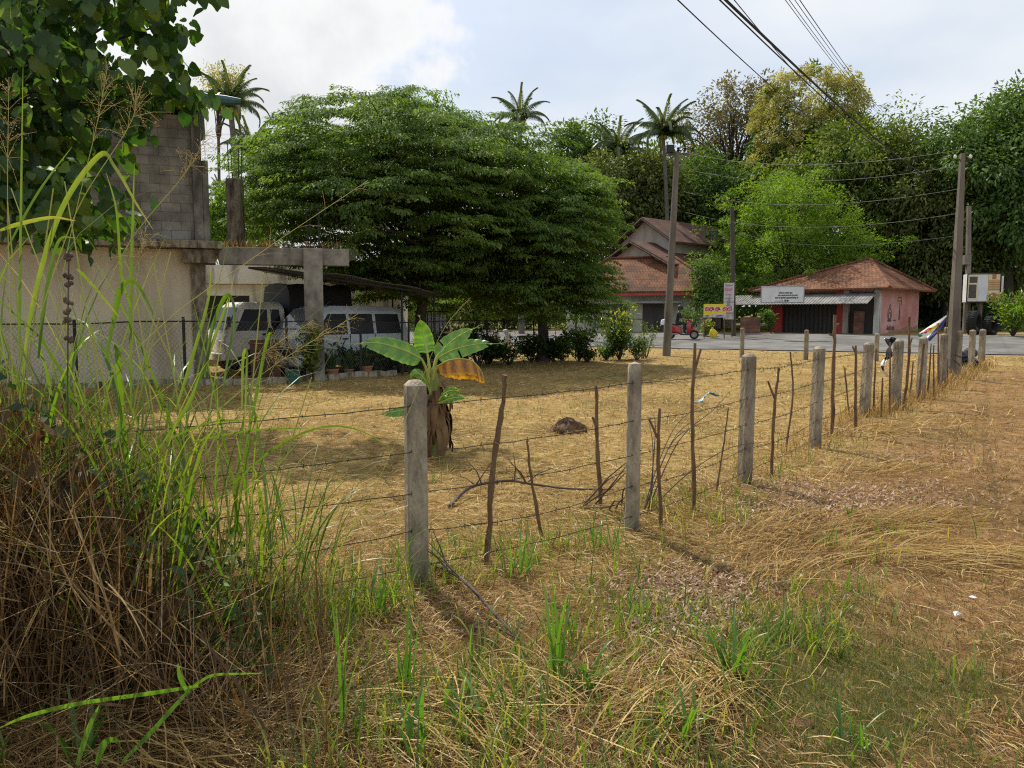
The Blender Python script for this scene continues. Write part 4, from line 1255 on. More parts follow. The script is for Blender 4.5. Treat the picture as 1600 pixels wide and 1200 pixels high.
# dry ochre splash at the foot of the wall
S2 = Sheet(So + Us * .002, Sv, (0, 0, 1), .003)
S2.poly([(.9, -.3), (6.6, -.3), (6.7, .45), (5.8, .3), (4.6, .38), (3.4, .2), (2.2, .22), (1.2, .05)])
S2.mb.build('mud_splash', pm('mud_splash', [(.34, .21, .12), (.4, .26, .15)], 3, .9), sh)

# ---- name board on the awning: white, weathered, a little writing left
Bo = pt(1189, 473, 39.6); Bw = (pt(1256, 473, 39.0) - Bo); Bw.z = 0
nb = thing('shop_signboard', 'weathered white signboard with faded writing on the shop awning', 'signboard', Bo)
bw_ = Bw.length; bh_ = (pt(1189, 448, 39.6) - Bo).z
mb = MB(); Ub = Bw.normalized(); Nb = Ub.cross(Vector((0, 0, 1)))
mb.prism([Vector((0, 0, 0)), Ub * bw_, Ub * bw_ + Vector((0, 0, bh_)), Vector((0, 0, bh_))], -Nb * .05); mb.build('board', M['sign_white'], nb)
S = Sheet((0, 0, 0), Ub, (0, 0, 1), .006)
sinhala_line(S, bw_ * .42, bh_ * .56, .06, 9, .018, 1, 0, 3); sinhala_line(S, bw_ * .40, bh_ * .42, .05, 15, .016, 1, 0, 9)
sinhala_line(S, bw_ * .33, bh_ * .25, .07, 13, .02, 1, 0, 5)
S.stroke([(bw_ * .32, bh_ * .1), (bw_ * .5, bh_ * .1)], .03); S.poly([(bw_ * .49, bh_ * .05), (bw_ * .53, bh_ * .1), (bw_ * .49, bh_ * .15)])
sinhala_line(S, bw_ * .55, bh_ * .06, .08, 2, .03, 1, 0, 2)
S.mb.build('lettering', M['ink'], nb)
mb = MB(); fr_ = [(0, 0), (bw_, 0), (bw_, bh_), (0, bh_)]
for i in range(4):
    p, q = fr_[i], fr_[(i + 1) % 4]; mb.tube([Ub * p[0] + Vector((0, 0, p[1])), Ub * q[0] + Vector((0, 0, q[1]))], .025, 4)
mb.build('frame', M['steel'], nb)
mb = MB()
for u in (.1, bw_ - .1): mb.tube([Ub * u - Nb * .03 + Vector((0, 0, .05)), Ub * u - Nb * .35 + Vector((0, 0, .12))], .02, 5)
mb.build('bracket', M['iron'], nb)

# ---- yellow banner and tall poster at the dark pole
def post_board(name, label, cat, px0, py0, px1, py1, d0, d1, mat, ground=True, thick=.03):
    O = pt(px0, py1, d0); Q = pt(px1, py1, d1); U = Q - O; U.z = 0
    w = U.length; h = pt(px0, py0, d0).z - O.z; U.normalize(); Nn_ = U.cross(Vector((0, 0, 1)))
    t = thing(name, label, cat, O)
    mb = MB(); mb.prism([Vector((0, 0, 0)), U * w, U * w + Vector((0, 0, h)), Vector((0, 0, h))], -Nn_ * thick); mb.build('board', mat, t)
    if ground:
        for u in (.06, w - .06):
            p = O + U * u; g = float(gz(p.x, p.y))
            mb = MB(); mb.tube([U * u - Nn_ * (thick + .03) + Vector((0, 0, g - O.z - .1)), U * u - Nn_ * (thick + .03) + Vector((0, 0, h))], .025, 5); mb.build('post', M['stick'], t)
    return t, U, w, h


yb, U, w, h = post_board('yellow_banner', 'yellow banner with red round lettering beside the dark pole', 'banner', 1099, 475, 1134, 496, 41, 40.6, M['ink_yellow'])
S = Sheet((0, 0, 0), U, (0, 0, 1), .006); sinhala_line(S, w * .07, h * .46, h * .3, 5, .1, 1, 1, 17); sinhala_line(S, w * .07, h * .46, h * .3, 5, .05, 2, 0, 17); S.stroke([(w * .08, h * .4), (w * .9, h * .86)], .02, 2, 0) if False else None; S.mb.build('lettering', [M['ink_red'], M['ink_white']], yb)
S = Sheet((0, 0, 0), U, (0, 0, 1), .004); S.poly([(0, 0), (w, 0), (w, h * .3), (w * .7, h * .22), (w * .5, h * .3), (w * .3, h * .16), (0, h * .2)]); S.mb.build('grey_print', M['sign_pale'], yb)
S = Sheet((0, 0, 0), U, (0, 0, 1), .008); S.poly([(w * .1, h * .06), (w * .25, h * .1), (w * .25, h * .16), (w * .1, h * .14)]); S.poly([(w * .55, h * .06), (w * .9, h * .1), (w * .8, h * .18), (w * .6, h * .15)]); S.mb.build('dark_print', M['ink'], yb)
wp, U, w, h = post_board('tall_poster', 'tall pale poster with pink heading fixed by the dark pole', 'poster', 1130, 442, 1146, 499, 41.4, 41.2, M['sign_pale'])
S = Sheet((0, 0, 0), U, (0, 0, 1), .006); sinhala_line(S, w * .15, h * .91, .07, 5, .02, 1, 0, 21); sinhala_line(S, w * .08, h * .78, .12, 3, .035, 1, 0, 22); S.mb.build('heading', M['ink_pink'], wp)
S = Sheet((0, 0, 0), U, (0, 0, 1), .006)
for k in range(6): sinhala_line(S, w * .12, h * (.66 - k * .1), .055, 5 + k % 3, .014, 1, 0, 31 + k)
S.poly([(w * .3, h * .3), (w * .6, h * .35), (w * .7, h * .5), (w * .55, h * .62), (w * .35, h * .5)]); S.mb.build('print', M['sign_pale'] if False else pm('grey_print_ink', [(.24, .23, .25), (.34, .33, .35)], 9, .7), wp)

# ---- boxed signboard on two posts at the right
Ob = pt(1510, 472, 41.5); Qb = pt(1562, 474.5, 41.0); U = Qb - Ob; U.z = 0; w = U.length; U.normalize(); Nn_ = U.cross(Vector((0, 0, 1)))
h = pt(1510, 428, 41.5).z - Ob.z
bx_ = thing('box_signboard', 'box-shaped advertising sign with door pictures on two posts', 'signboard', Ob)
mb = MB(); mb.prism([Vector((0, 0, 0)), U * w, U * w + Vector((0, 0, h)), Vector((0, 0, h))], -Nn_ * 1.0); mb.build('box', M['sign_white'], bx_)
mb = MB()
for p, q in (((0, 0), (w, 0)), ((w, 0), (w, h)), ((w, h), (0, h)), ((0, h), (0, 0))): mb.tube([U * p[0] + Nn_ * .01 + Vector((0, 0, p[1])), U * q[0] + Nn_ * .01 + Vector((0, 0, q[1]))], .035, 4)
mb.build('frame', M['iron'], bx_)
S = Sheet((0, 0, 0), U, (0, 0, 1), .006)
S.rect(w * .02, h * .1, w * .32, h * .93, 1, 0); S.rect(w * .05, h * .14, w * .28, h * .62, 1.6, 1); S.rect(w * .06, h * .68, w * .3, h * .9, 1.6, 1)
S.rect(w * .62, h * .4, w * .98, h * .98, 1, 3)
S.rect(w * .64, h * .78, w * .97, h * .97, 1.6, 0); S.rect(w * .74, h * .8, w * .86, h * .97, 2.2, 2)
for k in range(4): S.rect(w * .64, h * (.44 + k * .08), w * .96, h * (.46 + k * .08), 1.6, 2)
S.rect(w * .62, h * .02, w * .97, h * .38, 1.6, 0); S.poly([(w * .67, h * .04), (w * .93, h * .04), (w * .93, h * .26), (w * .8, h * .34), (w * .67, h * .26)], 2.2, 2)
S.mb.build('pictures', [M['cream_frame'], M['dark_door'], M['wood_door'], M['wood_pale']], bx_)
S = Sheet(U * w, -Nn_, (0, 0, 1), .008)
for k in range(4): sinhala_line(S, .5, h * (.72 - k * .17), .12, 1, .035, 1, 0, 41 + k)
S.mb.build('side_lettering', M['ink_blue'], bx_)
mb = MB(); mb.prism([U * w + Vector((0, 0, .35)) - Nn_ * .7, U * (w + .3) + Vector((0, 0, .35)) - Nn_ * .7, U * (w + .3) + Vector((0, 0, h - .1)) - Nn_ * .7, U * w + Vector((0, 0, h - .1)) - Nn_ * .7], -Nn_ * .3); mb.build('side_box', M['sign_white'], bx_)
for u in (.05, w * .48):
    p = Ob + U * u - Nn_ * .4; g = float(gz(p.x, p.y))
    mb = MB(); mb.box(U * u - Nn_ * .4 + Vector((0, 0, (g - Ob.z - .1) / 2 - .02)), (.16, .16, Ob.z - g + .1)); mb.build('post', M['pole_concrete'], bx_)

# ---- tyres at the right roadside
def tyre(label, px, py_c, d, R, Wt, rot):
    c = pt(px, py_c, d); g = float(gz(c.x, c.y)); c.z = g + R - .02
    t = thing('old_tyre', label, 'tyre', c, rot, 'old tyres by the roadside')
    mb = MB(); prof = []
    for k in range(15):
        a_ = -PI * .5 + 2 * PI * k / 14
        prof.append((R * .76 + R * .24 * math.sin(a_), Wt * .5 * math.cos(a_)))
    mb.lathe(prof, (0, 0, 0), (0, 1, 0), 28); 
    for k in range(28):
        a_ = 2 * PI * k / 28
        for s_ in (-1, 1): mb.box((math.cos(a_) * R, s_ * Wt * .22, math.sin(a_) * R), (.03, Wt * .34, .06), Matrix.Rotation(-a_, 3, 'Y'))
    mb.build('tyre_body', M['rubber'], t, smooth=True)
tyre('taller old black tyre standing left under the box sign', 1521, 512, 40.5, .64, .5, .75)
tyre('smaller old black tyre with weeds on top, right of the tall one', 1548, 515, 40.2, .5, .42, .5)

# ---- bricks stack, yellow sheet by the banner
bs = MB(); p = pt(1172, 515, 44.5); g = float(gz(p.x, p.y))
bs.box((0, 0, .45), (1.1, .6, .95)); o = bs.build('brick_stack', M['brick'], None, uv=True); o.location = (p.x, p.y, g); o.rotation_euler = (0, 0, -.3)
for k in range(9):
    pass
tag(o, 'stack of red bricks left of the shop awning post', 'brick stack')
p = pt(1114, 512, 41.2); g = float(gz(p.x, p.y))
mb = MB(); n = 12; vs = []; fs = []
for i in range(n + 1):
    for k in range(7):
        u = i / n; v = k / 6
        x = (u - .5) * .5 * (1 + .3 * math.sin(v * 4)); z = .62 * v * (1 - .5 * abs(u - .42) * 2) ; y = .1 * math.sin(u * 11 + v * 4) * (1 - v * .4) + .25 * v
        vs.append((x, y, z))
for i in range(n):
    for k in range(6):
        a_ = i * 7 + k; fs.append((a_, a_ + 1, a_ + 8, a_ + 7))
mb = MB(); mb.lathe([(0, 0), (.16, .02), (.22, .15), (.2, .32), (.12, .46), (.05, .52), (.08, .6), (0, .58)], (0, 0, 0), n=16)
for v in mb.v: v.x *= 1 + .16 * math.sin(v.z * 13 + 3); v.x += .05 * math.sin(v.z * 7); v.y *= .6 + .15 * math.sin(v.x * 20 + v.z * 9)
o = mb.build('yellow_bag', M['yellow_plastic'], None, smooth=True); o.location = (p.x, p.y, g + .02); sm = o.modifiers.new('thick', 'SOLIDIFY'); sm.thickness = .01
tag(o, 'bright yellow plastic bag standing under the yellow banner', 'bag')

# ================================================================== VEHICLES
def wheel(parent, c, R, Wd, side, axis=(0, 1, 0), name='wheel'):
    mb = MB()
    mb.lathe([(R * .62, -Wd / 2), (R * .9, -Wd / 2), (R, -Wd * .3), (R, Wd * .3), (R * .9, Wd / 2), (R * .62, Wd / 2), (R * .62, -Wd / 2)], (0, 0, 0), axis, 24)
    t = mb.build(name, M['rubber'], parent, smooth=True); t.location = c
    mb = MB(); mb.lathe([(0, side * Wd * .3), (R * .2, side * Wd * .32), (R * .3, side * Wd * .2), (R * .55, side * Wd * .22), (R * .63, side * Wd * .42), (R * .63, -side * Wd * .4), (0, -side * Wd * .3)], (0, 0, 0), axis, 20)
    mb.build('rim', M['steel'], t, smooth=True)
    return t


def loft_body(stations, mat, name, parent, bevel=.03):
    """stations: list of (x, [(halfwidth, z) from the bottom to the top])  x runs to the rear"""
    mb = MB(); n = len(stations[0][1]); vs = []; fs = []
    for x, pr in stations:
        for hw, z in pr: vs.append((x, -hw, z))
        for hw, z in reversed(pr): vs.append((x, hw, z))
    k = 2 * n
    for i in range(len(stations) - 1):
        for j in range(k):
            j2 = (j + 1) % k
            fs.append((i * k + j, i * k + j2, (i + 1) * k + j2, (i + 1) * k + j))
    fs.append(tuple(range(k))); fs.append(tuple((len(stations) - 1) * k + j for j in range(k - 1, -1, -1)))
    mb.add(vs, fs)
    return mb.build(name, mat, parent, smooth=True, bevel=bevel)


def side_panel(pts, hw_of, s, thick, mat, name, parent, out=.004):
    """panel on the flank: pts (x, z); s = -1 / +1 side"""
    mb = MB(); P = [Vector((x, s * (hw_of(z) + out), z)) for x, z in pts]
    mb.prism(P, (0, -s * thick, 0)); return mb.build(name, mat, parent)


# --- white minivan.  local x: front (0) to rear (4.0), z up
front = pt(441, 575, 20.4); vg = G(front.x, front.y)
van = thing('parked_van', 'silver-white minivan parked nose-out under the canopy', 'van', vg)
hd = Vector((math.cos(math.radians(53)), math.sin(math.radians(53)), 0))
van.rotation_euler = (0, 0, math.atan2(hd.y, hd.x))
HW = lambda z: .80 if z < .95 else .80 - (z - .95) * .17
def vst(x, zb, zt, k=1.0, zm=.95):
    return (x, [(.74 * k, zb), (.8 * k, zb + .12), (.8 * k, min(zm, zt - .15)), ((.80 - max(0, zt - .2 - .95) * .17) * k, zt - .14), ((.8 - max(0, zt - .95) * .17 - .1) * k, zt)])
loft_body([vst(0, .35, .9, .9), vst(.07, .3, 1.02, .97), vst(.22, .28, 1.14), vst(.3, .28, 1.24), vst(.88, .28, 1.82), vst(1.2, .28, 1.9), vst(3.4, .28, 1.9), vst(3.85, .3, 1.82, .98), vst(4.0, .4, 1.3, .95)], M['silver_car'], 'body', van)
mb = MB()
mb.add([(.325, -.64, 1.265), (.325, .64, 1.265), (.85, .54, 1.79), (.85, -.54, 1.79)], [(0, 1, 2, 3)]); 
for v in mb.v: v += Vector((-.02, 0, .025))
mb.build('windscreen', M['windscreen'], van)
for s_ in (-1, 1):
    side_panel([(.5, 1.12), (1.62, 1.12), (1.62, 1.68), (1.0, 1.68)], HW, s_, .02, M['glass'], 'side_window', van, .012)
    side_panel([(1.72, 1.12), (2.58, 1.12), (2.58, 1.68), (1.72, 1.68)], HW, s_, .02, M['glass'], 'side_window', van, .012)
    side_panel([(2.7, 1.12), (3.68, 1.12), (3.6, 1.68), (2.7, 1.68)], HW, s_, .02, M['glass'], 'side_window', van, .012)
    d_ = side_panel([(.98, .42), (1.66, .42), (1.66, 1.08), (.5, 1.08), (.5, .75), (.75, .7)], HW, s_, .02, M['silver_car'], 'door', van, .012)
    mb = MB(); mb.box((1.5, s_ * .825, 1.0), (.16, .03, .04)); mb.build('handle', M['plastic_black'], d_)
    mb = MB(); mb.box((1.68, s_ * .803, .75), (.015, .01, .75)); mb.box((2.62, s_ * .803, .75), (.015, .01, .75)); mb.build('door_seam', M['plastic_black'], van)
    mb = MB(); mb.box((.02, s_ * .54, .84), (.1, .3, .17)); mb.build('headlight', M['lamp_glass'], van, bevel=.02)
    mb = MB(); mb.box((-.01, s_ * .6, .62), (.07, .16, .08)); mb.build('indicator', M['lamp_amber'], van)
    mb = MB(); mb.box((.36, s_ * .95, 1.2), (.09, .2, .18)); mb.tube([(.42, s_ * .8, 1.12), (.38, s_ * .9, 1.16)], .02, 6); mb.build('wing_mirror', M['plastic_black'], van, bevel=.02)
    for xw in (.62, 3.1):
        mb = MB(); mb.lathe([(.36, s_ * .79), (.36, s_ * .808), (.0, s_ * .808)], (xw, 0, .32), (0, 1, 0), 24); mb.build('wheel_arch', M['rubber'], van)
        wheel(van, (xw, s_ * .72, .29), .29, .18, s_)
mb = MB(); mb.box((-.03, 0, .42), (.18, 1.56, .24)); mb.build('bumper', M['silver_car'], van, bevel=.05)
mb = MB()
for k in range(4): mb.box((-.005, 0, .6 + k * .045), (.06, .8, .02))
mb.box((0.01, 0, .66), (.04, .84, .22)); mb.build('grille', M['plastic_black'], van)
mb = MB(); mb.box((-.125, 0, .42), (.02, .46, .13)); mb.build('number_plate', M['sign_white'], van)

# --- truck with white cab and black canvas body
tf = pt(336, 570, 21.2); tg = G(tf.x, tf.y)
trk = thing('parked_truck', 'small truck with white cab and black canvas-covered load bed', 'truck', tg)
ha = math.radians(40)
trk.rotation_euler = (0, 0, ha)
HT = lambda z: .84 if z < 1.15 else .84 - (z - 1.15) * .14
def tst(x, zb, zt, k=1.0):
    return (x, [(.8 * k, zb), (.84 * k, zb + .1), (.84 * k, min(1.15, zt - .2)), ((.84 - max(0, zt - .2 - 1.15) * .14) * k, zt - .12), ((.84 - max(0, zt - 1.15) * .14 - .1) * k, zt)])
loft_body([tst(0, .45, 1.05, .97), tst(.1, .4, 1.2), tst(.5, .4, 1.9), tst(.62, .4, 1.98), tst(1.62, .4, 1.98), tst(1.72, .4, 1.9)], M['white_car'], 'cab', trk)
mb = MB(); mb.add([(.1, -.68, 1.23), (.1, .68, 1.23), (.46, .62, 1.82), (.46, -.62, 1.82)], [(0, 1, 2, 3)])
for v in mb.v: v += Vector((-.03, 0, .02))
mb.build('windscreen', M['glass'], trk)
for s_ in (-1, 1):
    side_panel([(.3, 1.2), (1.2, 1.2), (1.2, 1.78), (.58, 1.78)], HT, s_, .02, M['glass'], 'side_window', trk, .012)
    side_panel([(1.3, 1.2), (1.6, 1.2), (1.55, 1.78), (1.3, 1.78)], HT, s_, .02, M['glass'], 'side_window', trk, .012)
    d_ = side_panel([(.22, .5), (1.24, .5), (1.24, 1.17), (.28, 1.17)], HT, s_, .02, M['white_car'], 'door', trk, .01)
    mb = MB(); mb.box((1.1, s_ * .865, 1.1), (.14, .03, .04)); mb.build('handle', M['plastic_black'], d_)
    mb = MB(); mb.box((-.02, s_ * .62, .85), (.06, .26, .2)); mb.build('headlight', M['lamp_glass'], trk, bevel=.02)
    mb = MB(); mb.box((.05, s_ * 1.0, 1.45), (.06, .16, .28)); mb.tube([(.2, s_ * .82, 1.5), (.08, s_ * .96, 1.5)], .015, 6); mb.build('wing_mirror', M['plastic_black'], trk, bevel=.02)
    for xw in (.75, 2.8):
        mb = MB(); mb.lathe([(.42, s_ * .8), (.42, s_ * .848), (0, s_ * .848)], (xw, 0, .42), (0, 1, 0), 24); mb.build('wheel_arch', M['rubber'], trk)
        wheel(trk, (xw, s_ * .78, .36), .36, .2, s_)
mb = MB(); mb.box((-.05, 0, .5), (.16, 1.66, .2)); mb.build('bumper', M['white_car'], trk, bevel=.03)
mb = MB(); mb.box((1.8, 0, .62), (3.0, .8, .16)); mb.build('chassis', M['iron'], trk)
mb = MB(); mb.box((2.75, 0, .98), (1.95, 1.8, .5)); mb.build('load_bed', M['iron'], trk, bevel=.02)
mb = MB(); vs = []; fs = []
n = 12; m_ = 10
for i in range(n + 1):
    x = 1.8 + 1.95 * i / n
    sag = .025 * math.cos(i * PI / 2)
    prof = [(-.92, 1.2), (-.93, 1.7), (-.9, 2.25), (-.78, 2.42 + sag), (-.4, 2.5 + sag), (0, 2.52 + sag), (.4, 2.5 + sag), (.78, 2.42 + sag), (.9, 2.25), (.93, 1.7), (.92, 1.2)]
    for y, z in prof: vs.append((x, y + .012 * math.sin(i * 2.3 + z * 5), z))
for i in range(n):
    for k in range(10):
        a_ = i * 11 + k; fs.append((a_, a_ + 1, a_ + 12, a_ + 11))
fs.append(tuple(range(11))); fs.append(tuple(n * 11 + k for k in range(10, -1, -1)))
mb.add(vs, fs); mb.build('canvas_cover', M['canvas'], trk, smooth=True)

# --- brown board leaning at the truck
bq = pt(415, 570, 19.4); g_ = G(bq.x, bq.y)
mb = MB(); mb.box((0, 0, .5), (.72, .04, 1.05), Matrix.Rotation(.12, 3, 'X')); mb.box((0, -.06, .94), (.78, .05, .07)); o = mb.build('brown_board', M['brownboard'], None, bevel=.006)
o.location = g_; o.rotation_euler = (0, 0, .2); tag(o, 'brown wooden board leaning in front of the truck cab', 'board')


# --- scooters
def scooter(label, loc, rz, body, group=None, col='red'):
    """local x forward; wheelbase 1.25 m"""
    t = thing('motor_scooter', label, 'scooter', loc, rz, group)
    f_ = wheel(t, (.62, 0, .24), .24, .09, 1, name='front_wheel'); wheel(t, (-.62, 0, .24), .24, .1, 1, name='rear_wheel')
    loft_body([(-.95, [(.03, .62), (.07, .68), (.08, .74), (.05, .78)]), (-.7, [(.1, .42), (.17, .55), (.17, .7), (.12, .76)]), (-.35, [(.12, .32), (.2, .45), (.18, .66), (.13, .74)]),
               (-.12, [(.1, .24), (.16, .34), (.13, .55), (.1, .68)]), (0, [(.1, .22), (.12, .26), (.12, .3), (.1, .32)])], body, 'rear_body', t, .015)
    mb = MB(); mb.box((.12, 0, .25), (.42, .3, .06)); mb.build('footboard', M['plastic_black'], t, bevel=.02)
    loft_body([(.25, [(.1, .24), (.2, .4), (.2, .75), (.12, .92)]), (.36, [(.1, .3), (.19, .45), (.18, .78), (.1, .96)]), (.47, [(.06, .42), (.1, .5), (.12, .74), (.06, .9)])], body, 'leg_shield', t, .015)
    loft_body([(.4, [(.03, .44), (.06, .48), (.06, .5), (.03, .54)]), (.62, [(.06, .48), (.08, .49), (.07, .52), (.03, .56)]), (.88, [(.04, .36), (.06, .38), (.05, .42), (.02, .45)])], body, 'mudguard', t, .01)
    mb = MB(); mb.box((-.38, 0, .78), (.62, .26, .09)); mb.build('seat', M['plastic_black'], t, bevel=.035)
    mb = MB(); mb.tube(smoothline([(.28, -.34, 1.0), (.34, -.2, .98), (.38, 0, .98), (.34, .2, .98), (.28, .34, 1.0)], 5), .016, 6); mb.tube([(.38, 0, .98), (.55, 0, .5), (.62, 0, .26)], .025, 6); mb.build('handlebar', M['plastic_black'], t, smooth=True)
    mb = MB(); mb.lathe([(0, -.08), (.09, -.06), (.1, 0), (.085, .04), (0, .06)], (.44, 0, .98), (1, 0, .1), 14); hl = mb.build('headlight_housing', body, t, smooth=True)
    mb = MB(); mb.lathe([(0, 0.02), (.07, .012), (.075, 0)], (.505, 0, .985), (1, 0, .1), 14); mb.build('headlight', M['lamp_glass'], hl, smooth=True)
    for s_ in (-1, 1):
        mb = MB(); mb.tube([(.33, s_ * .22, .99), (.3, s_ * .3, 1.18)], .008, 5); mb.lathe([(0, -.012), (.055, -.01), (.055, .01), (0, .012)], (.3, s_ * .3, 1.2), (1, 0, 0), 10); mb.build('mirror', M['plastic_black'], t)
    mb = MB(); mb.box((-.98, 0, .66), (.03, .12, .07)); mb.build('tail_light', M['redpaint'], t, bevel=.01)
    mb = MB(); mb.tube([(-.2, -.16, .28), (-.5, -.17, .26), (-.9, -.18, .34)], [.03, .05, .05], 8); mb.build('exhaust', M['steel'], t, smooth=True)
    mb = MB(); mb.tube([(-.6, .15, .72), (-.85, .15, .8), (-.98, 0, .82), (-.85, -.15, .8), (-.6, -.15, .72)], .014, 6); mb.build('grab_rail', M['steel'], t)
    return t


sp = pt(1066, 527, 41); sg = gz(sp.x, sp.y)
srz = math.atan2(RT.y, RT.x) + .12
red = scooter('red motor scooter ridden along the road by a helmeted person', Vector((sp.x, sp.y, float(sg) + .035)), srz, M['scooter_red'])
mb = MB(); mb.lathe([(0, -.16), (.17, -.14), (.18, 0), (.14, .13), (0, .16)], (-.98, 0, .9), (0, 0, 1), 14); mb.build('white_bag', M['bag_white'], red, smooth=True)


# --- the rider: one skinned body, helmet and head on top
def skin_body(name, verts, edges, radii, mats, pick, parent):
    me = bpy.data.meshes.new(name + '_skeleton'); me.from_pydata(verts, edges, []); me.update()
    o = bpy.data.objects.new(name + '_skeleton', me); COL.objects.link(o)
    sk = o.modifiers.new('skin', 'SKIN'); sk.use_smooth_shade = True
    for i, r in enumerate(radii): me.skin_vertices[0].data[i].radius = (r, r) if not hasattr(r, '__len__') else r
    me.skin_vertices[0].data[0].use_root = True
    sb = o.modifiers.new('sub', 'SUBSURF'); sb.levels = 1; sb.render_levels = 1
    dg = bpy.context.evaluated_depsgraph_get(); ev = o.evaluated_get(dg)
    m2 = bpy.data.meshes.new_from_object(ev); bpy.data.objects.remove(o)
    m2.materials.clear()
    for mm in mats: m2.materials.append(mm)
    m2.polygons.foreach_set('material_index', np.array([pick(p.center) for p in m2.polygons], np.int32))
    m2.polygons.foreach_set('use_smooth', np.ones(len(m2.polygons), bool))
    ob = bpy.data.objects.new(name, m2); return link(ob, parent)


per = thing('person', 'person in dark shirt and black helmet riding the red scooter', 'person', red.location, srz)
SV = [(-.32, 0, .86), (-.28, 0, 1.02), (-.24, 0, 1.2), (-.2, 0, 1.36), (-.18, 0, 1.45), (-.16, 0, 1.52)]
SE = [(0, 1), (1, 2), (2, 3), (3, 4), (4, 5)]; SR = [(.15, .12), (.14, .11), (.16, .11), (.13, .1), .06, .055]
def addchain(root, pts_, rr):
    b = root
    for p_, r_ in zip(pts_, rr):
        SV.append(p_); SR.append(r_); SE.append((b, len(SV) - 1)); b = len(SV) - 1
for s_ in (-1, 1):
    addchain(3, [(-.19, s_ * .19, 1.38), (-.1, s_ * .26, 1.16), (.06, s_ * .27, 1.06), (.2, s_ * .28, 1.02), (.27, s_ * .28, 1.01)], [.07, .052, .045, .034, .036])
    addchain(0, [(-.28, s_ * .11, .86), (-.05, s_ * .17, .86), (.12, s_ * .17, .82), (.12, s_ * .15, .6), (.1, s_ * .13, .36), (.22, s_ * .14, .31)], [.1, .09, .075, .062, .045, .04])
def pickc(c):
    if c.x > .0 and c.z > .9 and abs(c.y) > .2: return 2
    if c.z > 1.46: return 2
    if c.z < .34: return 3
    return 1 if c.z < .93 else 0
skin_body('body', SV, SE, SR, [M['cloth_dark'], M['cloth_navy'], M['skin'], M['plastic_black']], pickc, per)
mb = MB(); n = 14
mb.lathe([(0, -.13), (.05, -.115), (.075, -.06), (.085, 0), (.08, .06), (.05, .1), (0, .115)], (-.12, 0, 1.63), (0, 0, 1), 14); mb.lathe([(0, 0), (.012, .01), (.0, .035)], (-.045, 0, 1.62), (1, 0, -.2), 6)
hd_ = mb.build('head', M['skin'], per, smooth=True)
mb = MB(); mb.lathe([(.128, -.1), (.14, -.03), (.138, .05), (.11, .12), (.06, .155), (0, .165)], (-.13, 0, 1.66), (-.1, 0, 1), 18); mb.build('helmet', M['plastic_black'], per, smooth=True)
mb = MB(); mb.add([(-.01 + .0, -.1, 1.6), (.012, 0, 1.59), (-.01, .1, 1.6), (-.01, .1, 1.7), (.015, 0, 1.71), (-.01, -.1, 1.7)], [(0, 1, 4, 5), (1, 2, 3, 4)]); mb.build('visor', M['glass'], per)
for s_ in (-1, 1):
    mb = MB(); b_ = Vector((.27, s_ * .28, 1.01))
    for k in range(4):
        y = b_.y + (k - 1.5) * .02
        mb.tube(smoothline([(b_.x, y, b_.z + .02), (b_.x + .05 - .004 * k, y, b_.z + .025), (b_.x + .055, y, b_.z - .005), (b_.x + .025, y, b_.z - .025)], 3), [.0095] * 9 + [.007], 6)
    mb.tube(smoothline([(b_.x, b_.y - s_ * .035, b_.z), (b_.x + .02, b_.y - s_ * .045, b_.z - .02), (b_.x + .035, b_.y - s_ * .03, b_.z - .028)], 3), [.011] * 6 + [.008], 6)
    mb.build('hand', M['skin'], per, smooth=True)

# white scooters behind the yard fence
for (px, py, d, rz, lb) in [(770, 536, 29.5, math.radians(-70), 'white motor scooter facing the yard behind the wire fence'), (806, 538, 30.2, math.radians(-160), 'white motorbike standing side-on by the fenced yard tree')]:
    q = pt(px, py, d); scooter(lb, G(q.x, q.y, .0), rz, M['scooter_white'], 'parked scooters at the yard')

# yard clutter: bucket, pots, slab
q = pt(458, 604, 17.6); g_ = G(q.x, q.y)
bk = thing('bucket', 'dark green plastic bucket at the foot of the concrete column', 'bucket', g_)
mb = MB(); mb.lathe([(0, 0), (.13, 0), (.17, .3), (.185, .31), (.185, .335), (.165, .335), (.125, .02), (0, .02)], (0, 0, 0), n=18); mb.build('pail', M['bucket'], bk, smooth=True)
mb = MB(); mb.tube([(.18 * math.cos(a_), .03, .32 - .14 * math.sin(a_)) for a_ in np.linspace(0, PI, 9)], .006, 5); mb.build('handle', M['iron'], bk)
for i, (px, py, d, r_, hh, lb) in enumerate([(520, 598, 18.8, .16, .26, 'clay flower pot right of the concrete column'), (545, 592, 19.6, .13, .2, 'small clay pot beside the column pot'), (572, 590, 20.0, .18, .28, 'larger clay pot among the shrubs before the van')]):
    q = pt(px, py, d); g_ = G(q.x, q.y); t = thing('flower_pot', lb, 'pot', g_, 0, 'clay pots before the van')
    mb = MB(); mb.lathe([(0, 0), (r_ * .65, 0), (r_ * .92, hh * .85), (r_, hh * .86), (r_, hh), (r_ * .85, hh), (r_ * .8, hh * .8), (0, hh * .8)], (0, 0, 0), n=18); mb.build('pot_body', M['terracotta'], t, smooth=True)
    n = 90; Pp = np.tile([[0, 0, hh * .8]], (n, 1)) + rs.normal(0, .03, (n, 3)) * [1, 1, 0]
    V, Fq = blades(Pp, rs.uniform(0, 6.28, n), rs.uniform(.2, .55, n), .035, .1, rs.uniform(.4, 1.8, n), 4); npmesh('plant', V, Fq, M['lf_shrub'], rs.uniform(0, 1, n), t)

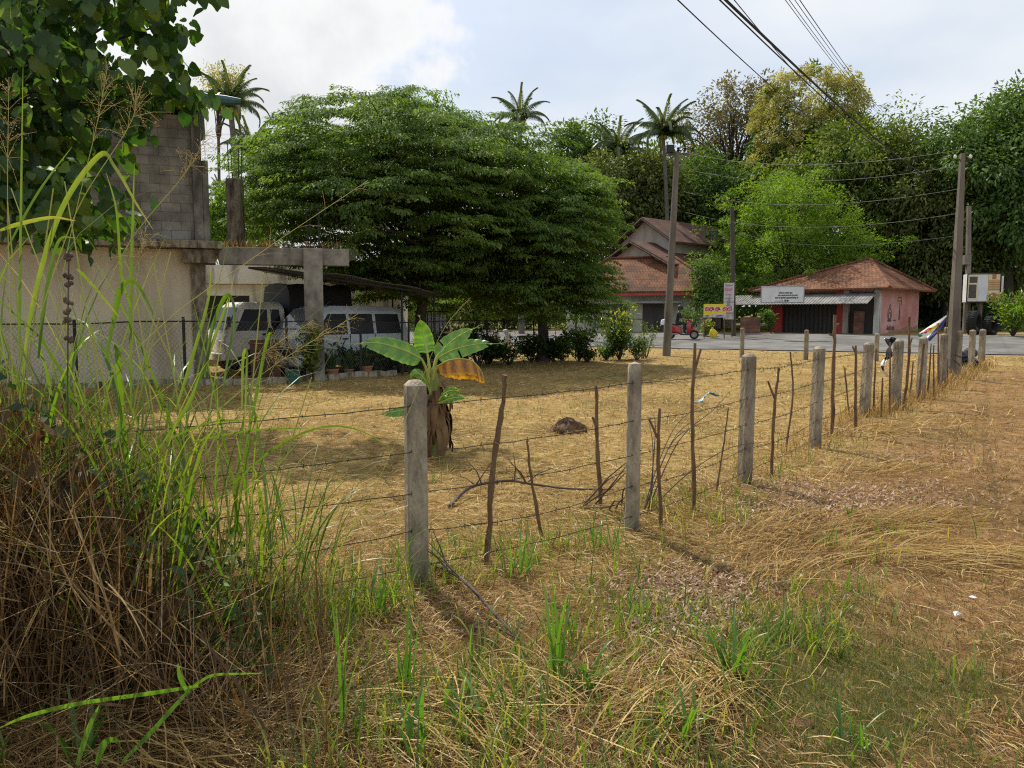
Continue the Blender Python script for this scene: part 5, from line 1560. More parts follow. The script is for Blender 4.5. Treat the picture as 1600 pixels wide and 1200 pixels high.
# ================================================================== SHRUBS ALONG THE YARD FENCE
def shrub(name, label, b, hw, hh, mat, n, L_, W_, group=None, dep=None, mat2=None, frac2=0.0):
    b = Vector(b); root = thing(name, label, 'shrub', b, 0, group)
    ns = max(5, n // 60)
    a_ = rs.uniform(0, 6.28, ns); lean = rs.uniform(.05, .9, ns); ln = hh * rs.uniform(.6, 1.05, ns)
    tips = np.stack([np.cos(a_) * lean * hw, np.sin(a_) * lean * (dep or hw), ln], 1)
    k = rs.randint(0, ns, n); u = rs.uniform(.15, 1, n) ** .6
    P = tips[k] * u[:, None] + rs.normal(0, .07 * hh ** .5 + .02, (n, 3)); P[:, 2] = np.abs(P[:, 2])
    D = rs.normal(0, .7, (n, 3)) + tips[k] * .5; D[:, 2] += .1; Nn_ = rs.normal(0, .4, (n, 3)); Nn_[:, 2] += 1
    V, Fq = leaf_quads(P, D, Nn_, L_ * rs.uniform(.6, 1.3, n), W_ * rs.uniform(.7, 1.3, n))
    o = npmesh('foliage', V, Fq, [mat, mat2] if mat2 else mat, rs.uniform(0, 1, n), root)
    if mat2:
        o.data.polygons.foreach_set('material_index', (u > np.quantile(u, 1 - frac2)).astype(np.int32)); o.data.update()
    mb = MB()
    for i in range(ns): limb(mb, (0, 0, -.05), tips[i] * .92, .018, .005, n=4, wob=.05, sides=5)
    mb.build('stems', M['bark'], root)


SG = 'shrubs along the yard fence'
shr = [(548, 585, 20.5, .5, .9, 'lf_shrub', 500, 'dark shrub growing right of the concrete column'),
       (600, 578, 22, .6, 1.1, 'lf_shrub', 600, 'leafy dark shrub beside the rear of the van'),
       (640, 578, 22.5, .6, .9, 'lf_mid', 500, 'low mid-green shrub left of the banana leaves'),
       (700, 572, 24, .8, 1.1, 'lf_shrub', 700, 'dark shrub behind the banana plant'),
       (745, 568, 25, .8, 1.0, 'lf_shrub', 700, 'shrub below the white scooters'),
       (795, 566, 25.6, .7, .9, 'lf_shrub', 650, 'shrub just left of the right-hand trunk'),
       (885, 562, 26.5, .7, .9, 'lf_mid', 600, 'low shrub just right of the right-hand trunk'),
       (925, 560, 27, .7, .9, 'lf_shrub', 600, 'fence shrub between trunk and croton bush')]
shr += [(562, 584, 20.6, .6, .8, 'lf_shrub', 700, 'dark shrub hugging the fence under the van side'), (622, 579, 22.0, .7, 1.0, 'lf_shrub', 800, 'dense dark shrub between van and barred gate'), (668, 575, 23.4, .7, 1.0, 'lf_shrub', 800, 'dark shrub at the left trunk of the yard'),
        (722, 571, 24.6, .8, 1.15, 'lf_shrub', 900, 'dark bushy shrub behind the long right banana leaf'), (772, 568, 25.6, .8, .75, 'lf_shrub', 800, 'dark low shrub under the facing white scooter'), (822, 565, 26.2, .7, .8, 'lf_shrub', 800, 'dark shrub directly before the right-hand trunk'),
        (862, 563, 26.4, .7, .7, 'lf_shrub', 700, 'dark low shrub touching the right-hand trunk'), (905, 561, 27, .7, 1.1, 'lf_shrub', 800, 'taller dark shrub between right-hand trunk and croton bush'), (945, 558, 27.6, .7, .8, 'lf_mid', 700, 'green shrub at the left foot of the croton bush'), (990, 557, 28.2, .6, .6, 'lf_mid', 500, 'low green shrub at the right foot of the croton bush')]
for px, py, d, hw, hh, m_, n, lb in shr:
    q = pt(px, py, d); kk = random.uniform(.55, 1.4); lk = random.uniform(.7, 1.4); shrub('garden_shrub', lb, G(q.x + random.uniform(-.2, .2), q.y + random.uniform(-.35, .35)), hw * random.uniform(.8, 1.4), hh * kk, M[m_], int(n * (.6 + .5 * kk)), .15 * lk, .065 * lk, SG)
q = pt(968, 553, 28); shrub('croton_bush', 'green bush with yellow leaf tips near the leaning pole', G(q.x, q.y), 1.05, 1.75, M['lf_mid'], 1500, .17, .07, None, None, M['lf_croton'], .16)
q = pt(1010, 553, 29); shrub('thin_bush', 'thin pale bush against the foot of the leaning pole', G(q.x, q.y), .5, 1.3, M['lf_yell'], 260, .12, .05)
q = pt(1583, 520, 38); shrub('roadside_bush', 'yellow-green bush right of the box sign', G(q.x, q.y), 1.3, 2.2, M['lf_bright'], 1500, .2, .09, None, None, M['lf_yell'], .3)
q = pt(490, 596, 18.3); shrub('leafy_creeper', 'yellow-green leafy plant climbing the concrete column', G(q.x, q.y), .3, 1.25, M['lf_yell'], 420, .14, .07)
q = pt(1100, 515, 42.5); shrub('yellow_bush', 'bright yellow-green bush beneath the yellow banner', G(q.x, q.y), .55, .9, M['lf_bright'], 420, .18, .08, None, None, M['lf_croton'], .35)
for px, py, d, lb in [(1078, 505, 44, 'pale bush between rider and yellow banner'), (1205, 520, 44, 'low dark bush left of the red shop')]:
    q = pt(px, py, d); shrub('roadside_bush', lb, G(q.x, q.y), .8, 1.4, M['lf_mid'], 500, .2, .09)
for px, py, d, s_ in [(1325, 527, 41.2, .35), (1353, 526, 41.5, .3)]: pass

# ================================================================== CHAIN-LINK FENCE
cl = thing('chainlink_fence', 'chain-link fence on a low kerb around the house yard', 'fence', G(-7, 17.6))
Lc = cl.location.copy()
run = [(-16, 15.2), (-6.6, 17.5), (-4.4, 18.6), (-1.2, 25.2), (3.9, 30.0), (5.5, 30.3)]
dense = []
for i in range(len(run) - 1):
    a_, b_ = Vector(run[i]), Vector(run[i + 1]); nn = max(1, int((b_ - a_).length / .1))
    for k in range(nn): dense.append(a_.lerp(b_, k / nn))
dense.append(Vector(run[-1]))
Hf = 1.32
mb = MB(); vs = []; fs = []
def fpt(i, w): p = dense[max(0, min(len(dense) - 1, i))]; return Vector((p.x, p.y, float(gz(p.x, p.y)) + .12 + w)) - Lc
nr = 12; step = Hf / nr
wd_ = .0028
for i in range(-nr, len(dense), 1):
    for sg_ in (1, -1):
        i0 = i if sg_ > 0 else i + nr
        i1 = i + nr if sg_ > 0 else i
        w0 = 0.0; w1 = Hf
        if min(i0, i1) < 0:
            if sg_ > 0: w0 = -i0 * step; i0 = 0
            else: w1 = Hf - (-i1) * step; i1 = 0
        if max(i0, i1) > len(dense) - 1:
            e = max(i0, i1) - (len(dense) - 1)
            if sg_ > 0: w1 = Hf - e * step; i1 = len(dense) - 1
            else: w0 = e * step; i0 = len(dense) - 1
        if w1 - w0 < .05: continue
        nseg = 3; prev = None
        for k in range(nseg + 1):
            u = k / nseg; p = fpt(round(i0 + (i1 - i0) * u), w0 + (w1 - w0) * u)
            if prev is not None:
                b = len(vs); dv = Vector((0, 0, wd_)); vs += [prev - dv, prev + dv, p + dv, p - dv]; fs.append((b, b + 1, b + 2, b + 3))
            prev = p
mb.add(vs, fs); mb.build('wire_mesh', M['mesh_wire'], cl)
mb = MB(); mb.tube([fpt(i, Hf) for i in range(0, len(dense), 6)] + [fpt(len(dense) - 1, Hf)], .018, 6); mb.build('top_rail', M['iron'], cl)
for i in range(0, len(dense), 22):
    mb = MB(); mb.box(fpt(i, Hf / 2 - .05), (.05, .05, Hf + .3)); mb.build('post', M['iron'], cl)
mb = MB()
for i in range(0, 147, 7):
    a_ = fpt(i, -.06); b_ = fpt(min(i + 7, len(dense) - 1), -.06); dl = b_ - a_
    mb.box((a_ + b_) / 2 + Vector((0, 0, -.05)), (dl.length, .14, .26), Matrix.Rotation(math.atan2(dl.y, dl.x), 3, 'Z'))
mb.build('kerb', M['concrete'], cl)
# barred gate right of the van
gq = pt(690, 560, 25.8); gt_ = thing('barred_gate', 'white barred gate panel right of the white van', 'gate', G(gq.x, gq.y))
mb = MB(); mb.box((-.35, .03, .9), (1.0, .02, 1.35)); mb.build('sheet', M['sign_white'], gt_)
mb = MB()
for k in range(9): mb.tube([(-.85 + k * .13, 0, .1), (-.85 + k * .13, 0, 1.7)], .011, 5)
for z in (.12, .9, 1.68): mb.tube([(-.9, 0, z), (.25, 0, z)], .016, 5)
mb.build('bars', M['iron'], gt_)

# ================================================================== ELECTRIC POLES AND WIRES
def pole(name, label, base_px, top_px, d, r0, r1, mat, square=False):
    b = pt(base_px[0], base_px[1], d); g_ = G(b.x, b.y); tp_ = pt(top_px[0], top_px[1], d)
    t = thing(name, label, 'pole', g_, 0)
    mb = MB(); rel = tp_ - g_
    if square:
        mb.tube([Vector((0, 0, -.3)), rel * .5, rel], [r0 * 1.3, (r0 + r1) * .65, r1 * 1.3], 4, twist=PI / 4)
    else:
        mb.tube([Vector((0, 0, -.3)), rel * .5, rel], [r0, (r0 + r1) / 2, r1], 14)
    mb.build('shaft', mat, t, bevel=.015 if square else 0)
    return t, g_, tp_


pA, gA, tA = pole('electric_pole', 'leaning grey electric pole at the croton bush, with bracketed insulators', (1041, 557), (1058, 238), 30.5, .165, .1, M['pole_concrete'])
mb = MB(); rel = tA - gA
mb.tube([rel + Vector((-.35, 0, -.1)), rel + Vector((.62, .15, .0))], .04, 6); mb.tube([rel + Vector((.0, 0, -.7)), rel + Vector((.55, .1, .0))], .035, 6); mb.tube([rel + Vector((0, 0, -.7)), rel + Vector((-.3, 0, -.1))], .03, 6); mb.build('bracket', M['pole_concrete'], pA)
for dx_ in (-.33, .05, .3, .6):
    mb = MB(); mb.lathe([(0, 0), (.05, .02), (.07, .08), (.04, .1), (.065, .16), (.03, .19), (0, .2)], rel + Vector((dx_, .05, .02)), n=10); mb.build('insulator', M['plastic_black'], pA, smooth=True)
mb = MB(); mb.box(rel + Vector((-.28, 0, .12)), (.3, .25, .3)); mb.build('junction_box', M['plastic_black'], pA, bevel=.02)
pB, gB, tB = pole('utility_pole', 'thin dark pole beside the tall poster', (1147, 510), (1144, 324), 42.3, .13, .1, M['pole_wood'])
pC, gC, tC = pole('electric_pole', 'square tapered concrete pole rising from the fence line', (1487, 590), (1504, 240), 19.4, .135, .055, M['pole_concrete'], True)
mb = MB(); rel = tC - gC; mb.tube([rel + Vector((-.2, 0, -.15)), rel + Vector((.22, 0, -.15))], .02, 5); mb.tube([rel + Vector((0, 0, -.1)), rel + Vector((.12, 0, .12))], .015, 5); mb.build('bracket', M['iron'], pC)
for dx_ in (-.18, .2):
    mb = MB(); mb.lathe([(0, 0), (.03, .02), (.04, .06), (.02, .1), (0, .11)], rel + Vector((dx_, 0, -.13)), n=8); mb.build('insulator', M['sign_white'], pC, smooth=True)
mb = MB(); mb.tube(smoothline([Vector((.1, -.16, .35)), Vector((-.12, -.17, .5)), Vector((-.16, .1, .42)), Vector((.14, .16, .6)), Vector((.15, -.14, .55)), Vector((-.1, -.17, .62))], 4), .01, 4); mb.build('wire_wrap', M['wire'], pC)
pD, gD, tD = pole('utility_pole', 'slim grey pole behind the box sign, right of the square pole', (1512, 505), (1514, 322), 42.5, .13, .1, M['pole_concrete'], True)
mb = MB(); mb.box(tD - gD + Vector((0, 0, -2.9)), (.36, .36, .5)); mb.build('clamp', M['pole_concrete'], pD)


def wire(name, label, p, q, r, sag, mat='cable', n=24, group='overhead wires'):
    p = Vector(p); q = Vector(q)
    mb = MB(); pts_ = []
    for i in range(n + 1):
        u = i / n; v = p.lerp(q, u); v.z -= 4 * sag * u * (1 - u); pts_.append(v)
    mb.tube(pts_, r, 5); o = mb.build(name, M[mat], None); tag(o, label, 'overhead wire', group)


def wpx(label, a_, da, b_, db, r, sag, name='overhead_wire'):
    wire(name, label, pt(*a_, da), pt(*b_, db), r, sag)


far_dir = 62
wpx('leftmost of the wires slanting down from the top edge', (960, -95), 9.5, (1335, 222), 58, .011, .5)
wpx('thick black cable slanting down across the sky', (1020, -110), 9, (1482, 290), 60, .022, .55, 'power_cable')
wpx('thinner wire hugging the underside of the thick black cable', (1022, -100), 9.1, (1478, 292), 60, .012, .62)
wpx('wire just right of the thick black cable', (1050, -120), 9.5, (1330, 200), 58, .009, .3)
for i, (ax, bx, lb) in enumerate([(1128, 1378, 'first wire of the four converging on the distant tree top, lowest'), (1136, 1381, 'second wire of the four converging on the distant tree top'),
                                  (1148, 1385, 'third wire of the four converging on the distant tree top'), (1158, 1389, 'uppermost wire of the four converging on the distant tree top')]):
    wpx(lb, (ax, -135), 11, (bx, 181), 70, .008 + .002 * (i == 3), .35)
wpx('upper level wire leaving the distant tree top to the right', (1180, 205), 60, (1640, 176), 60, .016, .3)
wpx('lower level wire leaving the distant tree top to the right', (1390, 212), 60, (1660, 196), 60, .014, .3)
names = ['topmost', 'second', 'third', 'lowest']
for i, (dz, y1) in enumerate([(.05, .1), (-.6, -.28), (-1.5, -.85), (-2.3, -1.45)]):
    wire('overhead_wire', names[i] + ' wire strung between the leaning pole and the square pole', tA + Vector((.1 + .1 * i, 0, dz)), tC + Vector((0, 0, y1)), .006, .45)
for i, (dz, py) in enumerate([(0, 260), (-.8, 300), (-1.5, 330), (-2.2, 352)]):
    wire('overhead_wire', names[i] + ' wire from the leaning pole into the spreading tree', tA + Vector((-.1, 0, dz)), pt(880, py + 22, 40), .006, .3)
wire('overhead_wire', 'slack wire from dark pole to square pole above the shop roof', tB + Vector((0, 0, -1.2)), tC + Vector((0, 0, -2.0)), .006, .5)
wire('overhead_wire', 'slack wire from the leaning pole to the dark pole', tA + Vector((0, 0, -3.6)), tB + Vector((0, 0, -1.0)), .006, .25)
wire('overhead_wire', 'wire from the square pole out of the right edge', tC + Vector((0, 0, -.15)), pt(1760, 262, 18), .01, .2)

# ================================================================== CONCRETE POSTS, STICKS, BARBED WIRE
PG = 'concrete posts of the wire fence'


def cpost(label, px, py0, py1, wpx_, rz=0.0, rnd_=False, lean=0.0, d=None, group=PG):
    """top px, base px; the depth follows from the foot unless given"""
    if d is None:
        b = gp(px, py1)
    else:
        q = pt(px, py1, d); b = G(q.x, q.y)
    H = pt(px, py0, b.y).z - b.z
    hw = wpx_ * b.y / F / 2 * .9
    t = MB()
    n = 4 if not rnd_ else 12
    prof = [(1.0, -.25), (1.0, 0), (1.01, H * .33), (.98, H * .66), (.97, H - hw * .55), (.55, H - hw * .08), (.1, H)] if not rnd_ else [(1.06, -.25), (1.04, 0), (1.0, H * .4), (.98, H * .75), (.95, H - hw * .8), (.8, H - hw * .25), (.45, H - .01), (.05, H)]
    vs = []; fs = []
    k4 = n
    if not rnd_:
        # chamfered square section
        c = .16; sec = [(-1 + c, -1), (1 - c, -1), (1, -1 + c), (1, 1 - c), (1 - c, 1), (-1 + c, 1), (-1, 1 - c), (-1, -1 + c)]
    else:
        sec = [(math.cos(2 * PI * i / 14), math.sin(2 * PI * i / 14)) for i in range(14)]
    m = len(sec)
    for j, (s, z) in enumerate(prof):
        for (x, y) in sec:
            jit = .985 + .03 * random.random()
            vs.append((x * s * hw * jit + lean * z, y * s * hw * jit, z))
    for j in range(len(prof) - 1):
        for i in range(m):
            fs.append((j * m + i, j * m + (i + 1) % m, (j + 1) * m + (i + 1) % m, (j + 1) * m + i))
    fs.append(tuple((len(prof) - 1) * m + i for i in range(m)))
    t.add(vs, fs)
    o = t.build('fence_post', M['concrete'], None, smooth=True); o.location = b; o.rotation_euler = (0, 0, rz)
    tag(o, label, 'fence post', group)
    return b, H


posts = []
for a_ in [('square concrete post with pyramid top right in front of the banana plant', 652, 593, 912, 36, .32, False, .0),
           ('round-topped weathered concrete post beside the heap of twigs', 987, 565, 830, 26, .1, True, .005),
           ('square post right of the tallest peeled stick and plastic bag', 1163, 552, 755, 20, .3, False, .012),
           ('grey post between the forked stick and the tall knotted stick', 1273, 541, 700, 16, .3, False, .012),
           ('slightly tilted post just left of the hanging plastic strip', 1350, 535, 652, 13.5, .3, False, .03),
           ('post directly right of the hanging plastic strip', 1398, 530, 640, 13, .3, False, .02),
           ('post below the colourful draped banner', 1438, 526, 622, 11.5, .3, False, .012),
           ('post left of the square electric pole, behind thin sticks', 1471, 521, 606, 9.5, .3, False, .01),
           ('post touching the right side of the square electric pole', 1495, 516, 592, 9, .3, False, .0),
           ('last but one post of the fence, beside the black bundle', 1517, 515, 578, 8, .3, False, .0),
           ('last post of the fence at the road, right of the black bundle', 1533, 514, 570, 8, .3, False, .0)]:
    posts.append(cpost(*a_))
for lb, px, y0, y1, w_, d in [('short dark stump post near the croton bush', 1004, 535, 557, 5, 28.5), ('thin roadside post in front of the brick stack', 1159, 512, 554, 6, 29.5), ('thin roadside post below the shop shutter', 1259, 515, 563, 6, 27.5),
                              ('thin roadside post near the pink wall', 1369, 521, 562, 6, 27.0), ('post left of the square electric pole, at the banner top', 1477, 511, 566, 7, 25.5)]:
    cpost(lb, px, y0, y1, w_, .2, False, 0, d, 'thin posts along the near road edge')

# sticks: px polylines (top to foot)
SGp = 'wooden sticks of the wire fence'
sticks = [([(789, 586), (784, 640), (770, 740), (760, 885)], 12, 'tall peeled-tip stick right of the banana post', []),
          ([(823, 688), (832, 760), (850, 840)], 7, 'short dark stick standing over the bent branch', []),
          ([(931, 603), (934, 690), (940, 795)], 9, 'knotty stick left of the round-topped post', [((933, 668), (926, 652))]),
          ([(1031, 638), (1029, 720), (1034, 828)], 8, 'stick right of the round-topped post among twigs', [((1030, 690), (1015, 655))]),
          ([(1086, 536), (1082, 650), (1086, 800)], 8, 'tall straight stick next to the blue plastic bag', [((1085, 580), (1096, 545))]),
          ([(1138, 637), (1130, 700), (1117, 770)], 4, 'thin leaning twig left of the third concrete post', []),
          ([(1217, 575), (1210, 640), (1205, 748)], 7, 'forked stick with a short left arm', [((1210, 622), (1201, 596))]),
          ([(1235, 550), (1239, 620), (1227, 698)], 4, 'thin curved twig right of the forked stick', []),
          ([(1305, 492), (1303, 560), (1301, 678)], 8, 'tallest knotted stick reaching above the shop doors', [((1305, 525), (1296, 522)), ((1304, 510), (1312, 506))]),
          ([(1320, 574), (1328, 650)], 4, 'short thin stick right of the tallest knotted one', []),
          ([(1337, 540), (1337, 672)], 6, 'upright stick touching the tilted post', [((1337, 552), (1333, 541))]),
          ([(1369, 545), (1364, 650)], 4, 'reddish twig between the two posts left of the plastic strip', []),
          ([(1379, 590), (1377, 652)], 4, 'short twig under the hanging plastic strip', []),
          ([(1391, 535), (1390, 648)], 4, 'thin stick behind the hanging plastic strip', []),
          ([(1421, 495), (1420, 560), (1412, 640)], 6, 'knobbed stick with a thin whip tip', [((1421, 540), (1426, 528))]),
          ([(1427, 565), (1421, 622)], 3.5, 'thin twig right of the knobbed stick', []),
          ([(1444, 537), (1434, 628)], 5, 'slanting stick across the post under the banner', []),
          ([(1455, 537), (1449, 622)], 3.5, 'left of two thin sticks before the square pole', []),
          ([(1459, 539), (1459, 622)], 3.5, 'right of two thin sticks before the square pole', []),
          ([(1466, 505), (1467, 610)], 4, 'tall thin stick that holds up the banner', []),
          ([(1480, 560), (1480, 600)], 3, 'short stick at the foot of the square pole', [])]
for pl, w_, lb, br_ in sticks:
    foot = gp(*pl[-1]); d = foot.y
    fz = foot
    P = [pt(x, y, d) for x, y in pl]; P[-1] = foot - Vector((0, 0, .08))
    P = [p - foot for p in reversed(P)]
    r = w_ * d / F / 2 * .8
    mb = MB(); pts_ = smoothline(P, 6)
    rr = [r * (1.05 - .35 * i / (len(pts_) - 1)) * random.uniform(.82, 1.22) for i in range(len(pts_))]
    pts_ = [p + Vector((random.uniform(-1, 1), random.uniform(-1, 1), 0)) * r * .3 if 0 < i < len(pts_) - 1 else p for i, p in enumerate(pts_)]
    mb.tube(pts_, rr, 7)
    for (p0, p1) in br_:
        mb.tube([pt(*p0, d) - foot, pt(*p1, d) - foot + Vector((0, .02, 0))], [r * .75, r * .55], 6)
    o = mb.build('fence_stick', M['stick'], None, smooth=True); o.location = foot
    tag(o, lb, 'stick', SGp)

# barbed wire strands through the posts
hts = [.88, .66, .46, .28, .1]
bn = ['topmost', 'second', 'middle', 'fourth', 'lowest']
pre = Vector((-2.6, 3.2, 0)); pre0 = Vector((-5.5, 1.9, 0))
for si, hf in enumerate(hts):
    ctrl = []
    for q in (pre0, pre):
        ctrl.append(Vector((q.x, q.y, float(gz(q.x, q.y)) + hf * 1.2 * .92)))
    for b, H in posts:
        ctrl.append(Vector((b.x - .02, b.y - .07, b.z + hf * H)))
    mb = MB(); brb = MB()
    for a_, b_ in zip(ctrl[:-1], ctrl[1:]):
        ln = (b_ - a_).length; sg_ = .012 + .02 * random.random() + (.03 if si == 3 else 0); ns = max(6, int(ln / .12))
        pts_ = [a_.lerp(b_, k / ns) - Vector((0, 0, 4 * sg_ * (k / ns) * (1 - k / ns))) + Vector((0, 0, random.uniform(-.004, .004))) for k in range(ns + 1)]
        mb.tube(pts_, .0028, 4, cap=False)
        if a_.y < 12:
            for k in range(ns):
                p = pts_[k]; t_ = (pts_[k + 1] - p).normalized()
                for s2 in range(2):
                    dv = Vector((random.uniform(-1, 1), random.uniform(-1, 1), random.uniform(-1, 1))).normalized(); dv = (dv - t_ * dv.dot(t_)).normalized() * .017
                    mb.tube([p - dv, p + dv], .0016, 3, cap=False)
    o = mb.build('barbed_wire', M['wire'], None); tag(o, bn[si] + ' barbed wire strand strung along the concrete posts', 'barbed wire', 'barbed wire strands')

# bent branch and twig heap, brush at the round-topped post
def branch(label, pl, w_, name='fallen_branch', tw=0):
    """lying branch: px points with a small lift above the ground"""
    P = []
    for x, y, lift in pl:
        g_ = gp(x, y); P.append(g_ + Vector((0, 0, lift)))
    P0 = P[0].copy()
    r = w_ * P[0].y / F / 2
    mb = MB(); pts_ = smoothline([p - P0 for p in P], 6); n_ = len(pts_)
    mb.tube(pts_, [r * (1 - .6 * i / (n_ - 1)) for i in range(n_)], 7)
    for k in range(tw):
        p = pts_[random.randrange(2, n_)]; dv = Vector((random.uniform(-1, 1), random.uniform(-.4, .4), random.uniform(.1, .9))).normalized()
        mb.tube([p, p + dv * .12 + Vector((0, 0, .02)), p + dv * .3 + Vector((random.uniform(-.05, .05), 0, 0))], [r * .4, r * .3, r * .1], 5)
    o = mb.build(name, M['branch'], None, smooth=True); o.location = P0; tag(o, label, 'branch')


branch('long bent grey branch lying behind the fence sticks', [(702, 795, .02), (735, 775, .08), (790, 768, .1), (830, 768, .07), (885, 772, .05), (960, 770, .03)], 7, 'fallen_branch', 8)
branch('thin dead branch leaning at the foot of the first post', [(665, 880, .02), (720, 930, .1), (780, 985, .06), (830, 1020, .01)], 7, 'fallen_branch', 6)
tw = thing('twig_heap', 'heap of dead twigs against the round-topped post', 'twigs', gp(955, 800))
L0 = tw.location.copy()
for nm_, seeds in (('twigs', 30),):
    mb = MB()
    for k in range(8):
        a0 = L0 + Vector((random.uniform(-.34, .15), random.uniform(-.12, .2), .01))
        tpv = Vector((posts[1][0].x + random.uniform(-.08, .08), posts[1][0].y + random.uniform(-.05, .15), random.uniform(.2, .62)))
        mid = a0.lerp(tpv, .5) + Vector((random.uniform(-.05, .05), random.uniform(-.05, .05), random.uniform(-.03, .05)))
        mb.tube([a0 - L0, mid - L0, tpv - L0], [.008, .006, .003], 5)
    mb.build(nm_, M['branch'], tw)
sp_ = thing('dry_shoot', 'thin arching dead shoots between the posts, holding the plastic bag', 'shoots', gp(1010, 815)); L0 = sp_.location.copy(); d0 = L0.y + .25
mb = MB()
for pl in [[(1004, 800), (1030, 720), (1060, 660), (1102, 630)], [(1004, 790), (1050, 690), (1085, 655)], [(1010, 780), (1060, 690), (1115, 640), (1140, 612)], [(1006, 770), (1045, 700), (1080, 668), (1120, 655)],
           [(1018, 780), (1020, 700), (1012, 650)], [(1015, 720), (1024, 670), (1016, 640)], [(1010, 800), (1075, 740), (1140, 700), (1200, 690)]]:
    P = [pt(x, y, d0 + .25 * i) - L0 for i, (x, y) in enumerate(pl)]; P[0].z = 0
    q = smoothline(P, 5); mb.tube(q, list(np.linspace(.006, .002, len(q))), 5)
mb.build('shoots', M['branch'], sp_)


def film(name, label, pts_c, wd, mat, cat, twist=1.5, mat2=None, n=10):
    """crumpled strip of plastic film along a 3D line"""
    c = smoothline(pts_c, 6); vs = []; fs = []; m = 6
    O = c[0].copy()
    for i, p in enumerate(c):
        u = i / (len(c) - 1); a_ = twist * u * 2.2 + .5 * math.sin(u * 9)
        w_ = wd * (.55 + .45 * math.sin(u * 5 + 1))
        for k in range(m + 1):
            v = k / m - .5
            vs.append(p - O + Vector((math.cos(a_) * v * w_, math.sin(a_) * v * w_ + .18 * wd * math.sin(v * 11 + u * 14), .08 * wd * math.sin(v * 8 + u * 9))))
    for i in range(len(c) - 1):
        for k in range(m):
            a_ = i * (m + 1) + k; fs.append((a_, a_ + 1, a_ + m + 2, a_ + m + 1))
    mb = MB(); mb.add(vs, fs)
    if mat2: mb.m = [1 if (i // 6) < 11 or (i // 6) in (16, 17, 18) else 0 for i in range(len(fs))]
    o = mb.build(name, [mat, mat2] if mat2 else mat, None, smooth=True); o.location = O
    sm_ = o.modifiers.new('thick', 'SOLIDIFY'); sm_.thickness = .003
    return tag(o, label, cat)


dbag = d0 + .75
film('plastic_bag', 'pale blue plastic bag snagged on dead shoots between posts', [pt(1090, 629, dbag), pt(1100, 622, dbag), pt(1108, 614, dbag), pt(1121, 618, dbag)], .12, M['bag_blue'], 'plastic bag')
ds = posts[5][0].y - .15
film('plastic_strip', 'shiny black and white plastic strip hanging from the fence wire', [pt(1391, 528, ds), pt(1389, 552, ds), pt(1382, 565, ds), pt(1379, 576, ds), pt(1389, 588, ds)], .21, M['bag_white'], 'plastic strip', 2.2, M['bag_black'])
film('bottle_wrap', 'small pale plastic scrap on the wire by the square pole', [pt(1474, 552, 18.4), pt(1477, 562, 18.4), pt(1477, 575, 18.4)], .09, M['bag_blue'], 'plastic scrap')
# draped banner: pointed flag shape, printed
db = 23.0
A_, B_, C3, D3 = pt(1478, 493, db), pt(1430, 523, db), pt(1448, 536, db - .4), pt(1461, 531, db - .2)
fl = thing('draped_banner', 'colourful printed banner sagging from a stick by the road', 'banner', A_)
rows = 12; vs = []; mi_ = []; fs = []
edgeL = smoothline([A_, A_.lerp(B_, .5) + Vector((0, 0, -.02)), B_], rows // 2); edgeR = smoothline([A_ + Vector((.06, 0, 0)), A_.lerp(D3, .5) + Vector((.03, 0, 0)), C3.lerp(D3, .5)], rows // 2)
nr_ = min(len(edgeL), len(edgeR)); m = 12
for i in range(nr_):
    for k in range(m + 1):
        v = k / m; p = edgeL[i].lerp(edgeR[i], v) - A_; p.y += .07 * math.sin(v * 9 + i * .4) * i / nr_; vs.append(p)
for i in range(nr_ - 1):
    for k in range(m):
        a_ = i * (m + 1) + k; fs.append((a_, a_ + 1, a_ + m + 2, a_ + m + 1))
        u, v = i / (nr_ - 1), k / m
        c = 0
        if v > .6: c = 1
        if .25 < u < .75 and .1 < v < .62 and math.sin(u * 19) * math.cos(v * 11) > -.15: c = 2
        if .5 < u < .85 and .05 < v < .4 and math.sin(u * 31 + v * 12) > .1: c = 3
        if .93 < v and u > .1: c = 0
        if u > .85 and v < .35: c = 4
        mi_.append(c)
mb = MB(); mb.add(vs, fs); mb.m = mi_
o = mb.build('fabric', [M['ink_white'], M['ink_navy'], M['ink_yellow'], M['ink_red'], M['ink_green']], fl); sm_ = o.modifiers.new('thick', 'SOLIDIFY'); sm_.thickness = .004
mb = MB(); mb.tube([Vector((.04, 0, .12)), Vector((.05, 0, -.9 - .35))], .012, 6); mb.build('stick', M['stick'], fl)
bb = MB(); q = gp(1522, 590) ; n = 14
for k in range(5):
    c = Vector((random.uniform(-.3, .3), random.uniform(-.15, .15), .12 + .09 * k)); bb.lathe([(0, -.14), (.16 * random.uniform(.7, 1.2), -.08), (.2, 0), (.14, .1), (0, .16)], c, (random.uniform(-.5, .5), random.uniform(-.5, .5), 1), 9)
q = pt(1510, 575, 22.5); g_ = G(q.x, q.y)
o = bb.build('black_bundle', M['bag_black'], None, smooth=True); o.location = g_; tag(o, 'black plastic bundle caught between the last fence posts', 'plastic bundle')
